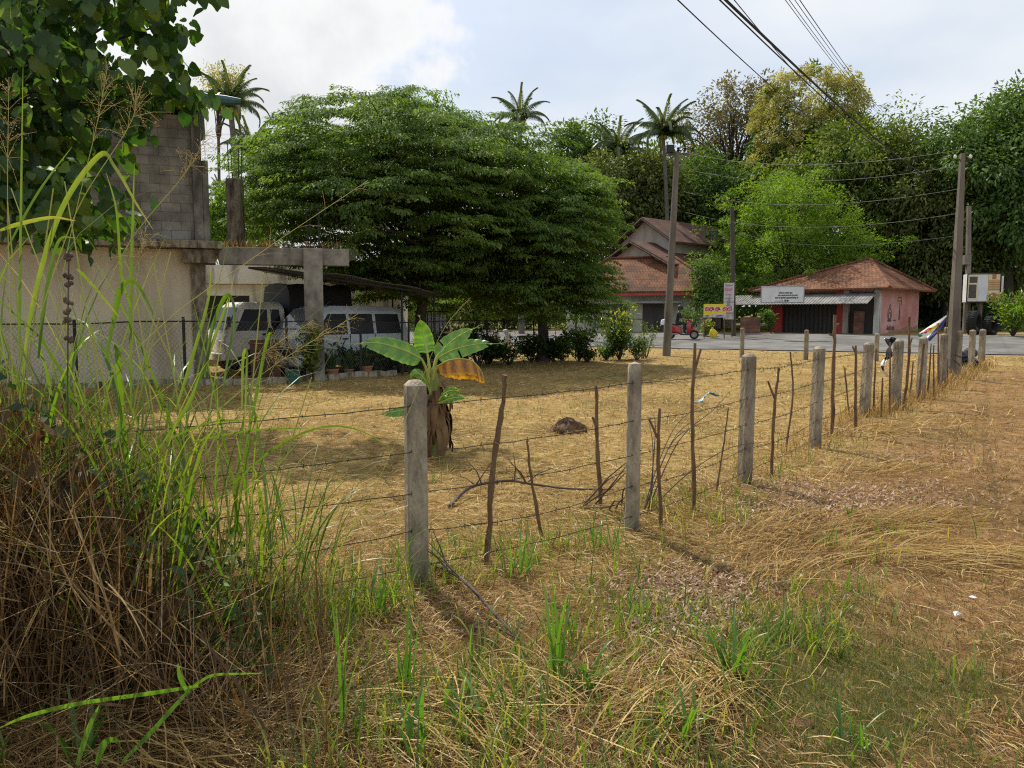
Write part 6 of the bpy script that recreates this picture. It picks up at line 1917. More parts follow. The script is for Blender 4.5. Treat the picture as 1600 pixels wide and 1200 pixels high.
# litter
q = gp(1496, 966); mb = MB()
mb.add([(-.022, -.012, .004), (.02, -.014, .012), (.026, .012, .006), (-.018, .014, .02), (0, 0, .028), (.005, -.02, .02)], [(0, 1, 4), (1, 2, 4), (2, 3, 4), (3, 0, 4), (0, 5, 1)])
o = mb.build('paper_scrap', M['bag_white'], None); o.location = q + Vector((0, 0, .012)); tag(o, 'crumpled white paper scrap on the turf at the right', 'litter')
q = gp(1520, 936); mb = MB(); mb.lathe([(0, 0), (.015, .004), (.02, .012), (.008, .018), (0, .02)], (0, 0, 0), n=7); o = mb.build('paper_crumb', M['bag_white'], None); o.location = q; tag(o, 'tiny white crumb on the turf above the paper scrap', 'litter')
for px, py, s_, lb in [(1250, 1132, .05, 'flat reddish stone in the turf at lower right'), (1410, 1124, .03, 'small round reddish stone right of the flat one')]:
    q = gp(px, py); mb = MB(); mb.lathe([(0, -.2), (.8, -.1), (1, .1), (.7, .42), (.3, .55), (0, .57)], (0, 0, 0), n=9)
    for v in mb.v: v *= random.uniform(.88, 1.12)
    o = mb.build('stone', M['soil'], None, smooth=True); o.location = q; o.scale = (s_ * 1.3, s_, s_ * .7); tag(o, lb, 'stone')
# soil mound with dead roots
q = gp(886, 676); mo = thing('soil_mound', 'small mound of dark soil and dead roots in the field', 'mound', q)
mb = MB(); n = 22; vs = []; fs = []
for j in range(7):
    r_ = .27 * (1 - j / 6.3); z = .2 * (1 - (1 - j / 6) ** 2) if j else -.03
    for k in range(n):
        a_ = 2 * PI * k / n; w_ = 1 + .22 * math.sin(a_ * 3 + j) + .15 * math.sin(a_ * 7 + 2 * j) + random.uniform(-.07, .07)
        vs.append((r_ * w_ * math.cos(a_), r_ * .8 * w_ * math.sin(a_), z * random.uniform(.8, 1.15)))
for j in range(6):
    for k in range(n): fs.append((j * n + k, j * n + (k + 1) % n, (j + 1) * n + (k + 1) % n, (j + 1) * n + k))
fs.append(tuple(6 * n + k for k in range(n))); mb.add(vs, fs); mb.build('soil_heap', M['moundsoil'], mo, smooth=True)
n = 170; a_ = rs.uniform(0, 6.28, n); r_ = rs.uniform(.2, .46, n); P = np.stack([r_ * np.cos(a_), r_ * np.sin(a_) * .8, np.maximum(.2 - r_ * .5, 0)], 1)
V, Fq = blades(P, a_ + rs.normal(0, .5, n), rs.uniform(.08, .22, n), .008, rs.uniform(.8, 1.4, n), rs.uniform(1.4, 2, n), 4); npmesh('dead_roots', V, Fq, M['lf_dead'], rs.uniform(0, 1, n), mo)

# ================================================================== BANANA PLANT
bd = gp(681, 716); bdy = bd.y
ban = thing('banana_plant', 'young banana plant with one yellowed leaf behind the first post', 'banana plant', bd)
def bl(px, py, dd=0.0): return pt(px, py, bdy + dd) - bd
mb = MB(); st = smoothline([Vector((0, 0, -.05)), bl(682, 690), bl(680, 640), bl(678, 596), bl(676, 575)], 5)
mb.tube(st, list(np.interp(np.linspace(0, 1, len(st)), [0, .3, .7, 1], [.1, .085, .06, .028])), 12); mb.build('pseudostem', M['pseudostem'], ban, smooth=True)
mb = MB()
for k in range(60):
    a_ = random.uniform(0, 6.28); z0 = random.uniform(.3, .95); ln = random.uniform(.18, .45); w_ = random.uniform(.03, .07)
    r_ = .085 - .04 * max(0, z0 - .4) / .5 + random.uniform(0, .035); vs = []; dirv = Vector((math.cos(a_), math.sin(a_), 0)); sd = Vector((-dirv.y, dirv.x, 0))
    for i in range(6):
        u = i / 5; p = dirv * (r_ + .05 * math.sin(u * 3) + random.uniform(-.008, .012) + (.08 * u if k % 5 == 0 else 0)) + Vector((0, 0, max(.0, z0 - ln * u)))
        w2 = w_ * (1 - .6 * u) * random.uniform(.8, 1.2); vs += [p + sd * w2, p + dirv * .012, p - sd * w2]
    fs = []
    for i in range(5):
        b = i * 3; fs += [(b, b + 1, b + 4, b + 3), (b + 1, b + 2, b + 5, b + 4)]
    mb.add(vs, fs)
mb.build('dry_sheath', M['drysheath'], ban, smooth=True)


def banana_leaf(ctrl, hw, wdir, mat, fold=.25, tears=0, seed=1, label=None, shape=.75, hang=0.0):
    """ctrl: midrib px/3D points in local space, wdir: direction of the blade's breadth"""
    r = random.Random(seed)
    c = smoothline(ctrl, 12); n_ = len(c); m = 8
    wdir = Vector(wdir).normalized(); V_ = []; F_ = []; R_ = []
    tear_at = sorted(r.sample(range(4, n_ - 3), tears)) if tears else []
    for sgn in (-1, 1):
        base = len(V_); prev_break = False; rows_ = []
        for i in range(n_):
            u = i / (n_ - 1)
            t_ = (c[min(i + 1, n_ - 1)] - c[max(i - 1, 0)]).normalized()
            s_ = (wdir - t_ * wdir.dot(t_)).normalized(); nn_ = t_.cross(s_)
            w_ = hw * (math.sin(min(1, u * 1.15 + .06) ** shape * PI) ** .62 if u < .97 else .12) * (1 + r.uniform(-.03, .03))
            row = []
            for k in range(m + 1):
                v = k / m
                p = c[i] + s_ * sgn * w_ * v * (1 - .6 * hang) - Vector((0, 0, hang * w_ * v * (1.5 + .3 * sgn))) + nn_ * (abs(v) * w_ * fold + .006 * math.sin(i * 1.7) * v) - Vector((0, 0, .22 * w_ * v * v)) + t_ * .05 * v
                row.append(p)
            rows_.append(row)
        for i in range(n_ - 1):
            torn = i in tear_at
            for k in range(m):
                if torn and k >= 2: continue
                b = len(V_); V_ += [rows_[i][k], rows_[i][k + 1], rows_[i + 1][k + 1], rows_[i + 1][k]]
                F_.append((b, b + 1, b + 2, b + 3)); R_.append(min(1, max(0, .35 + .25 * math.sin(i * .9) + r.uniform(-.12, .12) + (.35 if k == m - 1 else 0))))
    o = npmesh('leaf', np.array([tuple(v) for v in V_]), np.array(F_), mat, np.array(R_), ban, True)
    if label: o['label'] = label
    mb = MB(); mb.tube(c, list(np.linspace(.011, .003, n_)), 6); mb.build('midrib', M['petiole'], o, smooth=True)
    return o


cr = [bl(674, 600), bl(676, 588)]
def petiole(p, q, mid=None):
    mb = MB(); a_ = cr[0]; pts_ = smoothline([a_ + Vector((0, 0, -.05)), a_.lerp(q, .5) + Vector((0, 0, .02)), q], 5); mb.tube(pts_, list(np.linspace(.022, .012, len(pts_))), 8); mb.build('leaf_stalk', M['petiole'], ban, smooth=True)
for k_, (ctrl, hw, wd_, mt, fo, te, lb) in enumerate([
    ([bl(659, 561, -.1), bl(630, 547, -.22), bl(590, 536, -.3), bl(549, 538, -.35)], .15, (0.05, -.6, -.8), 'lf_banana', .1, 2, 'broad green leaf reaching left'),
    ([bl(668, 553, .05), bl(664, 535, .1), bl(660, 515, .1), bl(656, 497, .06)], .12, (1, .25, 0), 'lf_banana', .3, 0, 'upright bright green leaf'),
    ([bl(681, 559, .15), bl(700, 538, .25), bl(722, 522, .3), bl(744, 512, .3)], .125, (-.4, .5, .75), 'lf_banana', .12, 2, 'upper right green leaf'),
    ([bl(683, 560, -.05), bl(710, 546, -.1), bl(745, 538, -.15), bl(783, 537, -.2)], .125, (.0, .6, .8), 'lf_banana', .1, 4, 'long right green leaf'),
    ([bl(684, 572, -.12), bl(705, 562, -.22), bl(735, 563, -.3), bl(752, 580, -.32), bl(758, 601, -.32)], .12, (-.1, 1, .1), 'lf_banana_old', .05, 2, 'yellow-brown drooping leaf'),
    ([bl(672, 612, -.1), bl(664, 594, -.16), bl(652, 583, -.2), bl(640, 590, -.22)], .075, (.3, -.3, -.9), 'lf_banana', .1, 0, None),
    ([bl(660, 640, -.12), bl(636, 640, -.18), bl(612, 644, -.2), bl(592, 648, -.2)], .06, (0, .5, .85), 'lf_banana', .1, 1, None),
    ([bl(684, 628, -.12), bl(695, 615, -.16), bl(706, 610, -.18), bl(716, 612, -.18)], .06, (.1, .5, .8), 'lf_banana', .1, 0, None),
    ([bl(686, 630, -.14), bl(700, 624, -.2), bl(714, 621, -.24), bl(727, 622, -.26)], .045, (.1, .5, .8), 'lf_banana', .1, 0, None)]):
    banana_leaf(ctrl, hw, wd_, M[mt], fo, te, 20 + k_, lb, hang=1.0 if mt == 'lf_banana_old' else 0.0)
    if k_ < 5: petiole(None, ctrl[0])

# ================================================================== BROAD-LEAVED TREE AT THE UPPER LEFT
def broad_leaves(P, D, Nn, L_, rnd, name, mat, parent):
    """heart-shaped drooping leaves, each a small curved sheet"""
    t = np.array([0, .08, .25, .5, .75, .92, 1.0]); w = np.array([.12, .36, .47, .42, .26, .1, .0])
    xs = np.array([-1, -.5, 0, .5, 1.0])
    D = unit(D); S = unit(np.cross(D, Nn)); U = np.cross(S, D); n = len(P)
    T_, X_ = np.meshgrid(t, xs, indexing='ij'); W_ = np.interp(T_, t, w)
    lob = np.where(np.abs(X_) > .4, -.1 * (T_ < .1), 0)
    up = -.35 * T_ ** 2 * .6 + .16 * np.abs(X_) * W_ - .25 * (X_ * W_) ** 2
    co = (P[:, None, None] + D[:, None, None] * ((T_ + lob)[None, :, :, None] * L_[:, None, None, None])
          + S[:, None, None] * ((X_ * W_)[None, :, :, None] * L_[:, None, None, None])
          + U[:, None, None] * (up[None, :, :, None] * L_[:, None, None, None]))
    co = co + rs.normal(0, .022, co.shape) * L_[:, None, None, None]
    a, b = len(t), len(xs)
    V = co.reshape(-1, 3); i, k = np.meshgrid(np.arange(a - 1), np.arange(b - 1), indexing='ij'); q = (i * b + k).ravel()
    f1 = np.stack([q, q + 1, q + b + 1, q + b], 1)
    Fq = (f1[None] + (np.arange(n) * a * b)[:, None, None]).reshape(-1, 4)
    return npmesh(name, V, Fq, mat, np.repeat(rnd, len(f1)), parent, True)


tb = Vector((-11.6, 13.2, 0)); tb.z = float(gz(tb.x, tb.y))
big = thing('broad_leaved_tree', 'near tree with large drooping leaves filling the upper left corner', 'tree', tb)
cl_px = [(20, 30, 60, 60), (90, 90, 60, 40), (40, 130, 60, 50), (150, 130, 50, 40), (200, 30, 55, 32), (250, 40, 36, 40), (255, 85, 26, 26), (215, 130, 45, 22), (270, 145, 40, 24), (300, 148, 22, 22),
         (120, 200, 60, 40), (180, 175, 40, 24), (60, 230, 60, 50), (30, 290, 50, 50), (120, 310, 50, 45), (165, 338, 34, 24), (80, 350, 60, 30), (150, 350, 40, 26), (-60, 150, 80, 160), (-150, 100, 90, 200), (110, 20, 60, 20), (20, 200, 60, 60)]
Pn = []; Cn = []
for (x, y, w, h) in cl_px + [(60, -70, 120, 60), (200, -60, 90, 50), (290, -40, 40, 30), (-100, -100, 120, 80)]:
    d = 12.9 + random.uniform(-1.3, 1.3); c = pt(x, y, d); Cn.append(c)
    k = int(2.1 * (w * h) / 52)
    off = rs.normal(0, .55, (k, 3)) * [w * d / F, .9, h * d / F]; Pn.append(np.array(c)[None] + off)
for (x, y, w, h, d) in [(270, -120, 60, 40, 15.5), (340, -150, 70, 50, 15.8), (400, -150, 70, 60, 15.6), (300, -190, 80, 60, 15.6), (230, -150, 90, 80, 14.5), (430, -220, 60, 50, 16), (360, -240, 70, 50, 15)]:   # high limbs above the picture that shade the yard
    c = pt(x, y, d); Cn.append(c); k = int(1.5 * w * h / 52); Pn.append(np.array(c)[None] + rs.normal(0, .6, (k, 3)) * [w * d / F, .9, h * d / F])
P = np.concatenate(Pn); n = len(P)
D = rs.normal(0, .45, (n, 3)); D[:, 2] -= 1.0; D[:, 0] += .3; D[:, 1] -= .2
Nn_ = rs.normal(0, .5, (n, 3)); Nn_[:, 1] -= .7; Nn_[:, 2] += .5
broad_leaves(P - np.array(tb)[None], D, Nn_, rs.uniform(.12, .32, n), rs.uniform(0, 1, n) ** 1.5, 'crown', M['lf_big'], big)
mb = MB()
top = Vector((-10.6, 13.0, 4.2)) - tb
mb.tube(smoothline([Vector((0, 0, -.2)), Vector((.1, 0, 1.2)), top], 6), list(np.linspace(.26, .17, 13)), 10)
for c in Cn:
    q = c - tb; mid = top.lerp(q, .55) + Vector((0, 0, .35)); limb(mb, top, mid, .07, .045, wob=.04); limb(mb, mid, q, .045, .012, wob=.06)
mb.build('trunk', M['bark'], big, smooth=True)

# ================================================================== GROUND COVER
def ground_px(n, x0, x1, y0, y1):
    px = rs.uniform(x0, x1, n); py = rs.uniform(y0, y1, n)
    x = (px - 800) / F; u = -(py - 600) / F
    dy = CP + u * SP; dz = -SP + u * CP
    t = -CAMZ / dz
    X_ = x * t; Y_ = dy * t
    for _ in range(3):
        t = (gz(X_, Y_) - CAMZ) / dz; X_ = x * t; Y_ = dy * t
    return X_, Y_


def clear(X_, Y_):
    s = .447 * X_ + .894 * Y_
    return s < 35.0


X1, Y1 = ground_px(190000, -250, 1850, 545, 1330)
X2 = rs.uniform(-6, 6, 9000); Y2 = rs.uniform(1.0, 6, 9000)
Xs = np.concatenate([X1, X2]); Ys = np.concatenate([Y1, Y2])
zd_, zg_, zz_ = zones(Xs, Ys)
shade_l = np.exp(-((Xs + 1.9) / 1.0) ** 2 - ((Ys - 3.4) / 1.2) ** 2)
patch = wob(Xs, Ys, 1.3, 2.2)
keep = clear(Xs, Ys) & (rs.uniform(0, 1, len(Xs)) < np.clip(1.0 - .35 * zd_ - .7 * zg_ + .3 * patch, .1, 1))
Xs, Ys, zd_ = Xs[keep], Ys[keep], zd_[keep]
flow = wob(Xs, Ys, .5, .7) * 1.6 + .35
red = rs.uniform(0, 1, len(Xs)) < np.clip(zd_ * .75 + .15, 0, .85)
dist = np.hypot(Xs, Ys)
for nm, sel, mt in (('dry_straw', ~red, 'lf_straw'), ('reddish_straw', red, 'lf_straw_red')):
    x, y, dd = Xs[sel], Ys[sel], dist[sel]; n = len(x)
    L_ = rs.uniform(.05, .3, n) * rs.uniform(.5, 1.2, n) * np.where(zd_[sel] > .5, .7, 1); W_ = np.maximum(rs.uniform(.0018, .0055, n), dd * .0008 * rs.uniform(.6, 1.3, n))
    az = flow[sel] + rs.normal(0, .75, n) + PI * (rs.uniform(0, 1, n) < .5)
    if nm == 'reddish_straw': L_ = L_ * .6; W_ = W_ * .8
    V, Fq = strewn(np.column_stack([x, y]), az, L_, W_, 3, .4, .04 if nm == 'dry_straw' else .025)
    lab = {'dry_straw': 'yellow cut straw strewn over the field', 'reddish_straw': 'reddish brown dry straw strewn over the track side'}[nm]
    o = npmesh(nm, V, Fq, M[mt], rs.uniform(0, 1, n).repeat(3)); tag(o, lab, 'straw', kind='stuff')

# long pale windrows of straw on the right
def windrow(pxs, n, spread, L0, mat='lf_straw', lift=.09):
    pts_ = [gp(*p) for p in pxs]; c = smoothline(pts_, 10); c = np.array([tuple(p) for p in c])
    k = rs.randint(0, len(c) - 1, n); P_ = c[k, :2] + rs.normal(0, spread, (n, 2))
    dv = c[np.minimum(k + 3, len(c) - 1), :2] - c[np.maximum(k - 3, 0), :2]
    az = np.arctan2(dv[:, 1], dv[:, 0]) + rs.normal(0, .3, n)
    return strewn(P_, az, rs.uniform(.5, 1.2, n) * L0, np.maximum(rs.uniform(.0025, .006, n), np.hypot(P_[:, 0], P_[:, 1]) * .0009), 4, .45, lift)


W_parts = []
for pxs, n, sp_w, L0 in [([(1120, 860), (1250, 830), (1380, 820), (1460, 815)], 420, .13, .5), ([(1150, 930), (1280, 880), (1420, 872), (1560, 878)], 420, .13, .55), ([(1010, 1010), (1080, 1060), (1010, 1120)], 300, .1, .4),
                        ([(280, 1180), (420, 1120), (560, 1110), (660, 1150)], 420, .14, .5), ([(900, 1160), (1020, 1130), (1100, 1090)], 200, .12, .4), ([(1240, 770), (1330, 740), (1420, 735)], 150, .15, .5), ([(700, 1010), (820, 1080), (960, 1060)], 200, .16, .4), ([(1300, 690), (1420, 670), (1560, 640)], 220, .3, .5), ([(60, 1190), (160, 1150), (260, 1190)], 300, .1, .4)]:
    v, f = windrow(pxs, n, sp_w, L0); W_parts.append((v, f, np.repeat(rs.uniform(.1, .95, n), 4)))
V, Fq, r_ = merge(W_parts); o = npmesh('straw_windrows', V, Fq, M['lf_straw'], r_); tag(o, 'long pale raked straw lying in windrows', 'straw', kind='stuff')

# stubble: short upright dry stubs over the field
Xb, Yb = ground_px(42000, -200, 1800, 548, 1250); zd_, zg_, _ = zones(Xb, Yb)
k_ = clear(Xb, Yb) & (rs.uniform(0, 1, len(Xb)) < np.clip(.9 - zd_ * .7, .1, 1)); Xb, Yb = Xb[k_], Yb[k_]; n = len(Xb)
dd = np.hypot(Xb, Yb); V, Fq = blades(np.column_stack([Xb, Yb, gz(Xb, Yb)]), rs.uniform(0, 6.28, n), rs.uniform(.02, .09, n) * np.clip(.7 + dd / 30, .7, 1.5), np.maximum(.003, dd * .0009), rs.uniform(0, .6, n), rs.uniform(.3, 1.7, n), 2)
o = npmesh('stubble', V, Fq, M['lf_straw'], rs.uniform(0, 1, n).repeat(2)); tag(o, 'short dry stubble standing in the mown field', 'stubble', kind='stuff')

# short green turf on the right foreground and thin green regrowth
Xb, Yb = ground_px(120000, 700, 1750, 600, 1300); zd_, zg_, _ = zones(Xb, Yb)
k_ = rs.uniform(0, 1, len(Xb)) < np.clip(zg_ * 1.2 + .12 + .2 * wob(Xb, Yb, 4.1, 3), 0, 1); Xb, Yb = Xb[k_], Yb[k_]; n = len(Xb)
V, Fq = blades(np.column_stack([Xb, Yb, gz(Xb, Yb)]), rs.uniform(0, 6.28, n), rs.uniform(.015, .055, n), np.maximum(.003, np.hypot(Xb, Yb) * .0008), rs.uniform(0, .8, n), rs.uniform(.5, 1.8, n), 2)
o = npmesh('short_turf', V, Fq, M['lf_short'], rs.uniform(0, 1, n).repeat(2)); tag(o, 'low green turf on the reddish track side', 'turf', kind='stuff')

# green regrowth blades along the fence line and scattered
Xb, Yb = ground_px(26000, -100, 1700, 556, 1260); fsd = fence_side(Xb, Yb)
pr = .75 * np.exp(-((fsd - .25) / .55) ** 2) * np.clip(1.3 - Yb / 11, .25, 1) + .12 * np.clip(wob(Xb, Yb, 1.1, 8) + .2, 0, 1) + .5 * np.exp(-((Xb + .3) / 1.2) ** 2 - ((Yb - 3.6) / .8) ** 2)
pr += .3 * np.exp(-((Xb - 1.2) / .9) ** 2 - ((Yb - 3.6) / .7) ** 2) + .25 * np.exp(-((Xb + .6) / .8) ** 2 - ((Yb - 3.1) / .5) ** 2)
pr *= np.where(Xb > 1.8 + .1 * Yb, .5, 1) * np.where(Yb < 3.6, .45, 1) * np.clip(.55 + .9 * wob(Xb, Yb, 2.3, 5), .05, 1.2)
k_ = clear(Xb, Yb) & (rs.uniform(0, 1, len(Xb)) < pr); Xb, Yb = Xb[k_], Yb[k_]
rep = 3; Xb = np.repeat(Xb, rep) + rs.normal(0, .015, len(Xb) * rep); Yb = np.repeat(Yb, rep) + rs.normal(0, .015, len(Yb) * rep); n = len(Xb); dd = np.hypot(Xb, Yb)
V, Fq = blades(np.column_stack([Xb, Yb, gz(Xb, Yb)]), rs.uniform(0, 6.28, n), rs.uniform(.05, .26, n), np.maximum(rs.uniform(.004, .01, n), dd * .0008), rs.uniform(0, .6, n), rs.uniform(.5, 2.0, n), 4)
o = npmesh('green_regrowth', V, Fq, M['lf_grass'], rs.uniform(0, 1, n).repeat(4)); tag(o, 'thin green grass blades regrowing along the fence line', 'grass', kind='stuff')
# dry standing grass around the feet of the far posts
n = 3800; seg = rs.uniform(0, len(posts) - 1, n); i0 = seg.astype(int); u = seg - i0
PB = np.array([tuple(b) for b, H in posts]); c = PB[i0] * (1 - u)[:, None] + PB[np.minimum(i0 + 1, len(posts) - 1)] * u[:, None]
c[:, 0] += rs.normal(0, .22, n); c[:, 1] += rs.normal(0, .22, n); c[:, 2] = gz(c[:, 0], c[:, 1])
V, Fq = blades(c, rs.uniform(0, 6.28, n), rs.uniform(.08, .34, n) * np.clip(c[:, 1] / 14, .5, 1.0), np.maximum(.004, c[:, 1] * .0007), rs.uniform(0, .4, n), rs.uniform(.4, 2.0, n), 4)
o = npmesh('dry_fence_grass', V, Fq, M['lf_straw'], rs.uniform(0, .8, n).repeat(4)); tag(o, 'dry uncut grass standing round the feet of the posts', 'dry grass', kind='stuff')
# pale curled leaf litter
L_parts = []
for px, py, sx, sy, n in [(1060, 950, 55, 28, 2000), (1030, 905, 40, 18, 600), (1110, 905, 70, 20, 900), (1260, 800, 90, 16, 1500), (1380, 775, 90, 14, 1200), (1010, 1040, 26, 20, 300), (1200, 770, 50, 12, 500), (1420, 720, 70, 10, 600), (690, 960, 50, 25, 300)]:
    px_ = rs.normal(px, sx, n); py_ = np.clip(rs.normal(py, sy, n), 660, 1300); x = (px_ - 800) / F; u = -(py_ - 600) / F; t = -CAMZ / (-SP + u * CP); X_, Y_ = x * t, (CP + u * SP) * t
    P_ = np.column_stack([X_, Y_, gz(X_, Y_) + rs.uniform(.003, .03, n)]); a_ = rs.uniform(0, 6.28, n); D = np.stack([np.cos(a_), np.sin(a_), rs.normal(0, .3, n)], 1); Nn_ = rs.normal(0, .5, (n, 3)); Nn_[:, 2] += 1
    v, f = leaf_quads(P_, D, Nn_, rs.uniform(.025, .06, n), rs.uniform(.009, .02, n), rs.choice([-.4, .5], n)[:, None]); L_parts.append((v, f, rs.uniform(0, 1, n)))
V, Fq, r_ = merge(L_parts); o = npmesh('leaf_litter', V, Fq, M['lf_litter'], r_); tag(o, 'pale pinkish curled dry leaf litter on the bank', 'leaf litter', kind='stuff')

# ================================================================== DEAD THICKET AT THE LEFT
def px_of(X_, Y_): return 800 + F * X_ / (Y_ * 1.0)


n = 4300
px_ = -260 + 730 * rs.uniform(0, 1, n) ** 1.35; d_ = rs.uniform(2.75, 4.4, n)
X_ = (px_ - 800) / F * d_; Z_ = gz(X_, d_)
hh = np.interp(px_, [-260, 0, 120, 200, 260, 320, 400, 470], [1.45, 1.32, 1.12, .82, .48, .26, .15, .1])
P_ = np.column_stack([X_, d_, Z_]); tA_ = np.abs(rs.normal(0, .3, n))
V, Fq = blades(P_, rs.uniform(0, 6.28, n), hh * rs.uniform(.35, 1.12, n), rs.uniform(.003, .009, n), tA_, tA_ + rs.uniform(.05, 1.1, n), 6, 1.5)
r1 = rs.uniform(0, 1, n).repeat(6)
n2 = 3400; px_ = -260 + 600 * rs.uniform(0, 1, n2) ** 1.2; d_ = rs.uniform(2.8, 4.3, n2); X_ = (px_ - 800) / F * d_
hh = np.interp(px_, [-260, 0, 150, 260, 340], [1.3, 1.2, .95, .5, .2]); z_ = gz(X_, d_) + hh * rs.uniform(.1, 1, n2)
D = rs.normal(0, .5, (n2, 3)); D[:, 2] -= 1
v2, f2 = leaf_quads(np.column_stack([X_, d_, z_]), D, randdir(n2), rs.uniform(.04, .14, n2), rs.uniform(.012, .045, n2), .4)
# fallen criss-cross stems
n3 = 4600; px_ = -200 + 720 * rs.uniform(0, 1, n3) ** 1.4; d_ = rs.uniform(2.5, 3.9, n3); X_ = (px_ - 800) / F * d_
tB_ = rs.uniform(.15, 2.2, n3)
v3, f3 = blades(np.column_stack([X_, d_, gz(X_, d_) + rs.uniform(0, 1.0, n3) * np.interp(px_, [-200, 100, 250, 340, 500], [1, .85, .45, .15, .04])]), rs.uniform(0, 6.28, n3), rs.uniform(.15, .65, n3), np.where(rs.uniform(0, 1, n3) < .1, rs.uniform(.008, .013, n3), rs.uniform(.0022, .006, n3)), tB_, tB_ + rs.normal(.15, .3, n3), 5)
V, Fq, r_ = merge([(V, Fq, r1), (v2, f2, rs.uniform(0, .6, n2)), (v3, f3, rs.uniform(.3, 1, n3).repeat(5))])
o = npmesh('dead_grass_thicket', V, Fq, M['lf_dead'], r_); tag(o, 'dense brown thicket of dead grass and shrivelled leaves at the left', 'dead grass', kind='stuff')
# a rotten stump standing in it
q = gp(218, 1060); mb = MB(); vs = smoothline([Vector((0, 0, -.1)), Vector((.01, 0, .15)), Vector((-.01, .02, .36))], 4)
mb.tube(vs, [.075 * random.uniform(.85, 1.1) for _ in vs], 12); o = mb.build('tree_stump', M['soil'], None, smooth=True); o.location = q; tag(o, 'earthy brown stump hidden in the dead grass', 'stump')

# ================================================================== TALL GREEN GRASS
def tipdry(nb, nseg, amt):
    """per-face tone: each blade its own, drier towards the tip"""
    t = (np.arange(nseg) + .5) / nseg; dry = rs.uniform(0, 1, nb) ** 2 * amt
    return np.clip(rs.uniform(0, .7, nb)[:, None] + dry[:, None] * t[None] ** 3 + rs.normal(0, .04, (nb, nseg)), 0, 1).ravel()


def grass_clump(name, label, cat, px, d, nb, ln, wd, th0, th1, spread, mat='lf_grass', az=None, azs=3.1, group=None, pw=1.6, nseg=9, culms=0):
    q = pt(px, 900, d); b = G(q.x, q.y); root = thing(name, label, cat, b, 0, group)
    P_ = np.column_stack([rs.normal(0, spread, nb), rs.normal(0, spread, nb), np.zeros(nb)]); P_[:, 2] = gz(P_[:, 0] + b.x, P_[:, 1] + b.y) - b.z
    P_[:, 2] += rs.uniform(0, .35, nb) * ln[1] * (nseg > 6)
    a_ = rs.uniform(0, 6.28, nb) if az is None else rs.normal(az, azs, nb)
    V, Fq = blades(P_, a_, rs.uniform(*ln, nb), rs.uniform(*wd, nb), rs.uniform(*th0, nb), rs.uniform(*th1, nb), nseg, pw, rs.normal(0, .3, nb), rs.uniform(-.35, .35, nb))
    npmesh('blades', V, Fq, M[mat], tipdry(nb, nseg, .6), root)
    if culms:
        mb = MB()
        for k in range(culms):
            p = Vector((random.gauss(0, spread * .7), random.gauss(0, spread * .7), 0)); l = random.uniform(.7, 1.0) * ln[1] * 1.25; a1 = random.uniform(0, 6.28); le = random.uniform(.05, .3)
            pts_ = smoothline([p, p + Vector((math.cos(a1) * le * .3, math.sin(a1) * le * .3, l * .5)), p + Vector((math.cos(a1) * le * l, math.sin(a1) * le * l, l))], 4)
            mb.tube(pts_, list(np.linspace(.0055, .0025, len(pts_))), 5)
        mb.build('stalks', M['petiole'], root, smooth=True)
    return root


GG = 'tall green grass clumps at the left'
for px, d, nb, ln, lb, cu in [(35, 3.3, 40, (.8, 1.75), 'leftmost tall green grass clump at the picture edge', 4), (118, 3.5, 38, (.8, 1.8), 'tall grass clump before the dark leaves with a bent arching blade', 4),
                              (205, 3.4, 40, (.8, 1.7), 'tall thick-stalked grass clump in front of the cream wall', 4), (290, 3.7, 34, (.7, 1.45), 'grass clump in front of the right part of the cream wall', 3),
                              (362, 3.6, 26, (.7, 1.45), 'slanting grass clump in front of the white truck', 2), (425, 3.9, 20, (.5, 1.15), 'shorter grass clump with drooping blades before the van', 2)]:
    grass_clump('tall_grass', lb, 'grass clump', px, d, nb, ln, (.006, .019), (.02, .5), (.3, 2.3), .11, 'lf_grass', group=GG, culms=cu, pw=2.6)
grass_clump('arching_grass', 'low clump of long thin blades arching right towards the first post', 'grass clump', 450, 3.9, 42, (.4, .95), (.005, .012), (.2, .8), (1.0, 2.1), .16, 'lf_grass', az=.1, azs=.8, group=GG)
grass_clump('arching_grass', 'dense low green blades left of the first post', 'grass clump', 520, 3.75, 46, (.3, .75), (.005, .012), (.1, .8), (1.0, 2.2), .18, 'lf_grass', az=.1, azs=1.3, group=GG)
grass_clump('arching_grass', 'fine green blades over the top of the dead thicket', 'grass clump', 250, 3.2, 46, (.6, 1.2), (.005, .011), (.1, .6), (.7, 2.2), .22, 'lf_grass', az=.3, azs=1.4, group=GG)


def blade_px(root, pts_, w, mat='lf_grass'):
    """one broad blade along a line of (px, py, d)"""
    c = smoothline([pt(*p) for p in pts_], 7); b = root.location; n_ = len(c); vs = []
    for i, p in enumerate(c):
        t_ = (c[min(i + 1, n_ - 1)] - c[max(i - 1, 0)]).normalized(); s_ = t_.cross(Vector((.15, 1, .35))).normalized(); u = i / (n_ - 1)
        ww = w * min(1, .5 + 2 * u) * (1 - u ** 3) / 2 + .0006; up = t_.cross(s_)
        vs += [p + s_ * ww - b, p - up * ww * .3 - b, p - s_ * ww - b]
    f = []
    for i in range(n_ - 1): f += [(3 * i, 3 * i + 1, 3 * i + 4, 3 * i + 3), (3 * i + 1, 3 * i + 2, 3 * i + 5, 3 * i + 4)]
    return npmesh('blade', np.array([tuple(v) for v in vs]), np.array(f), M[mat], np.clip(random.uniform(.05, .7) + .45 * (np.arange(len(f)) / len(f)) ** 4 + rs.normal(0, .05, len(f)), 0, 1), root, True)


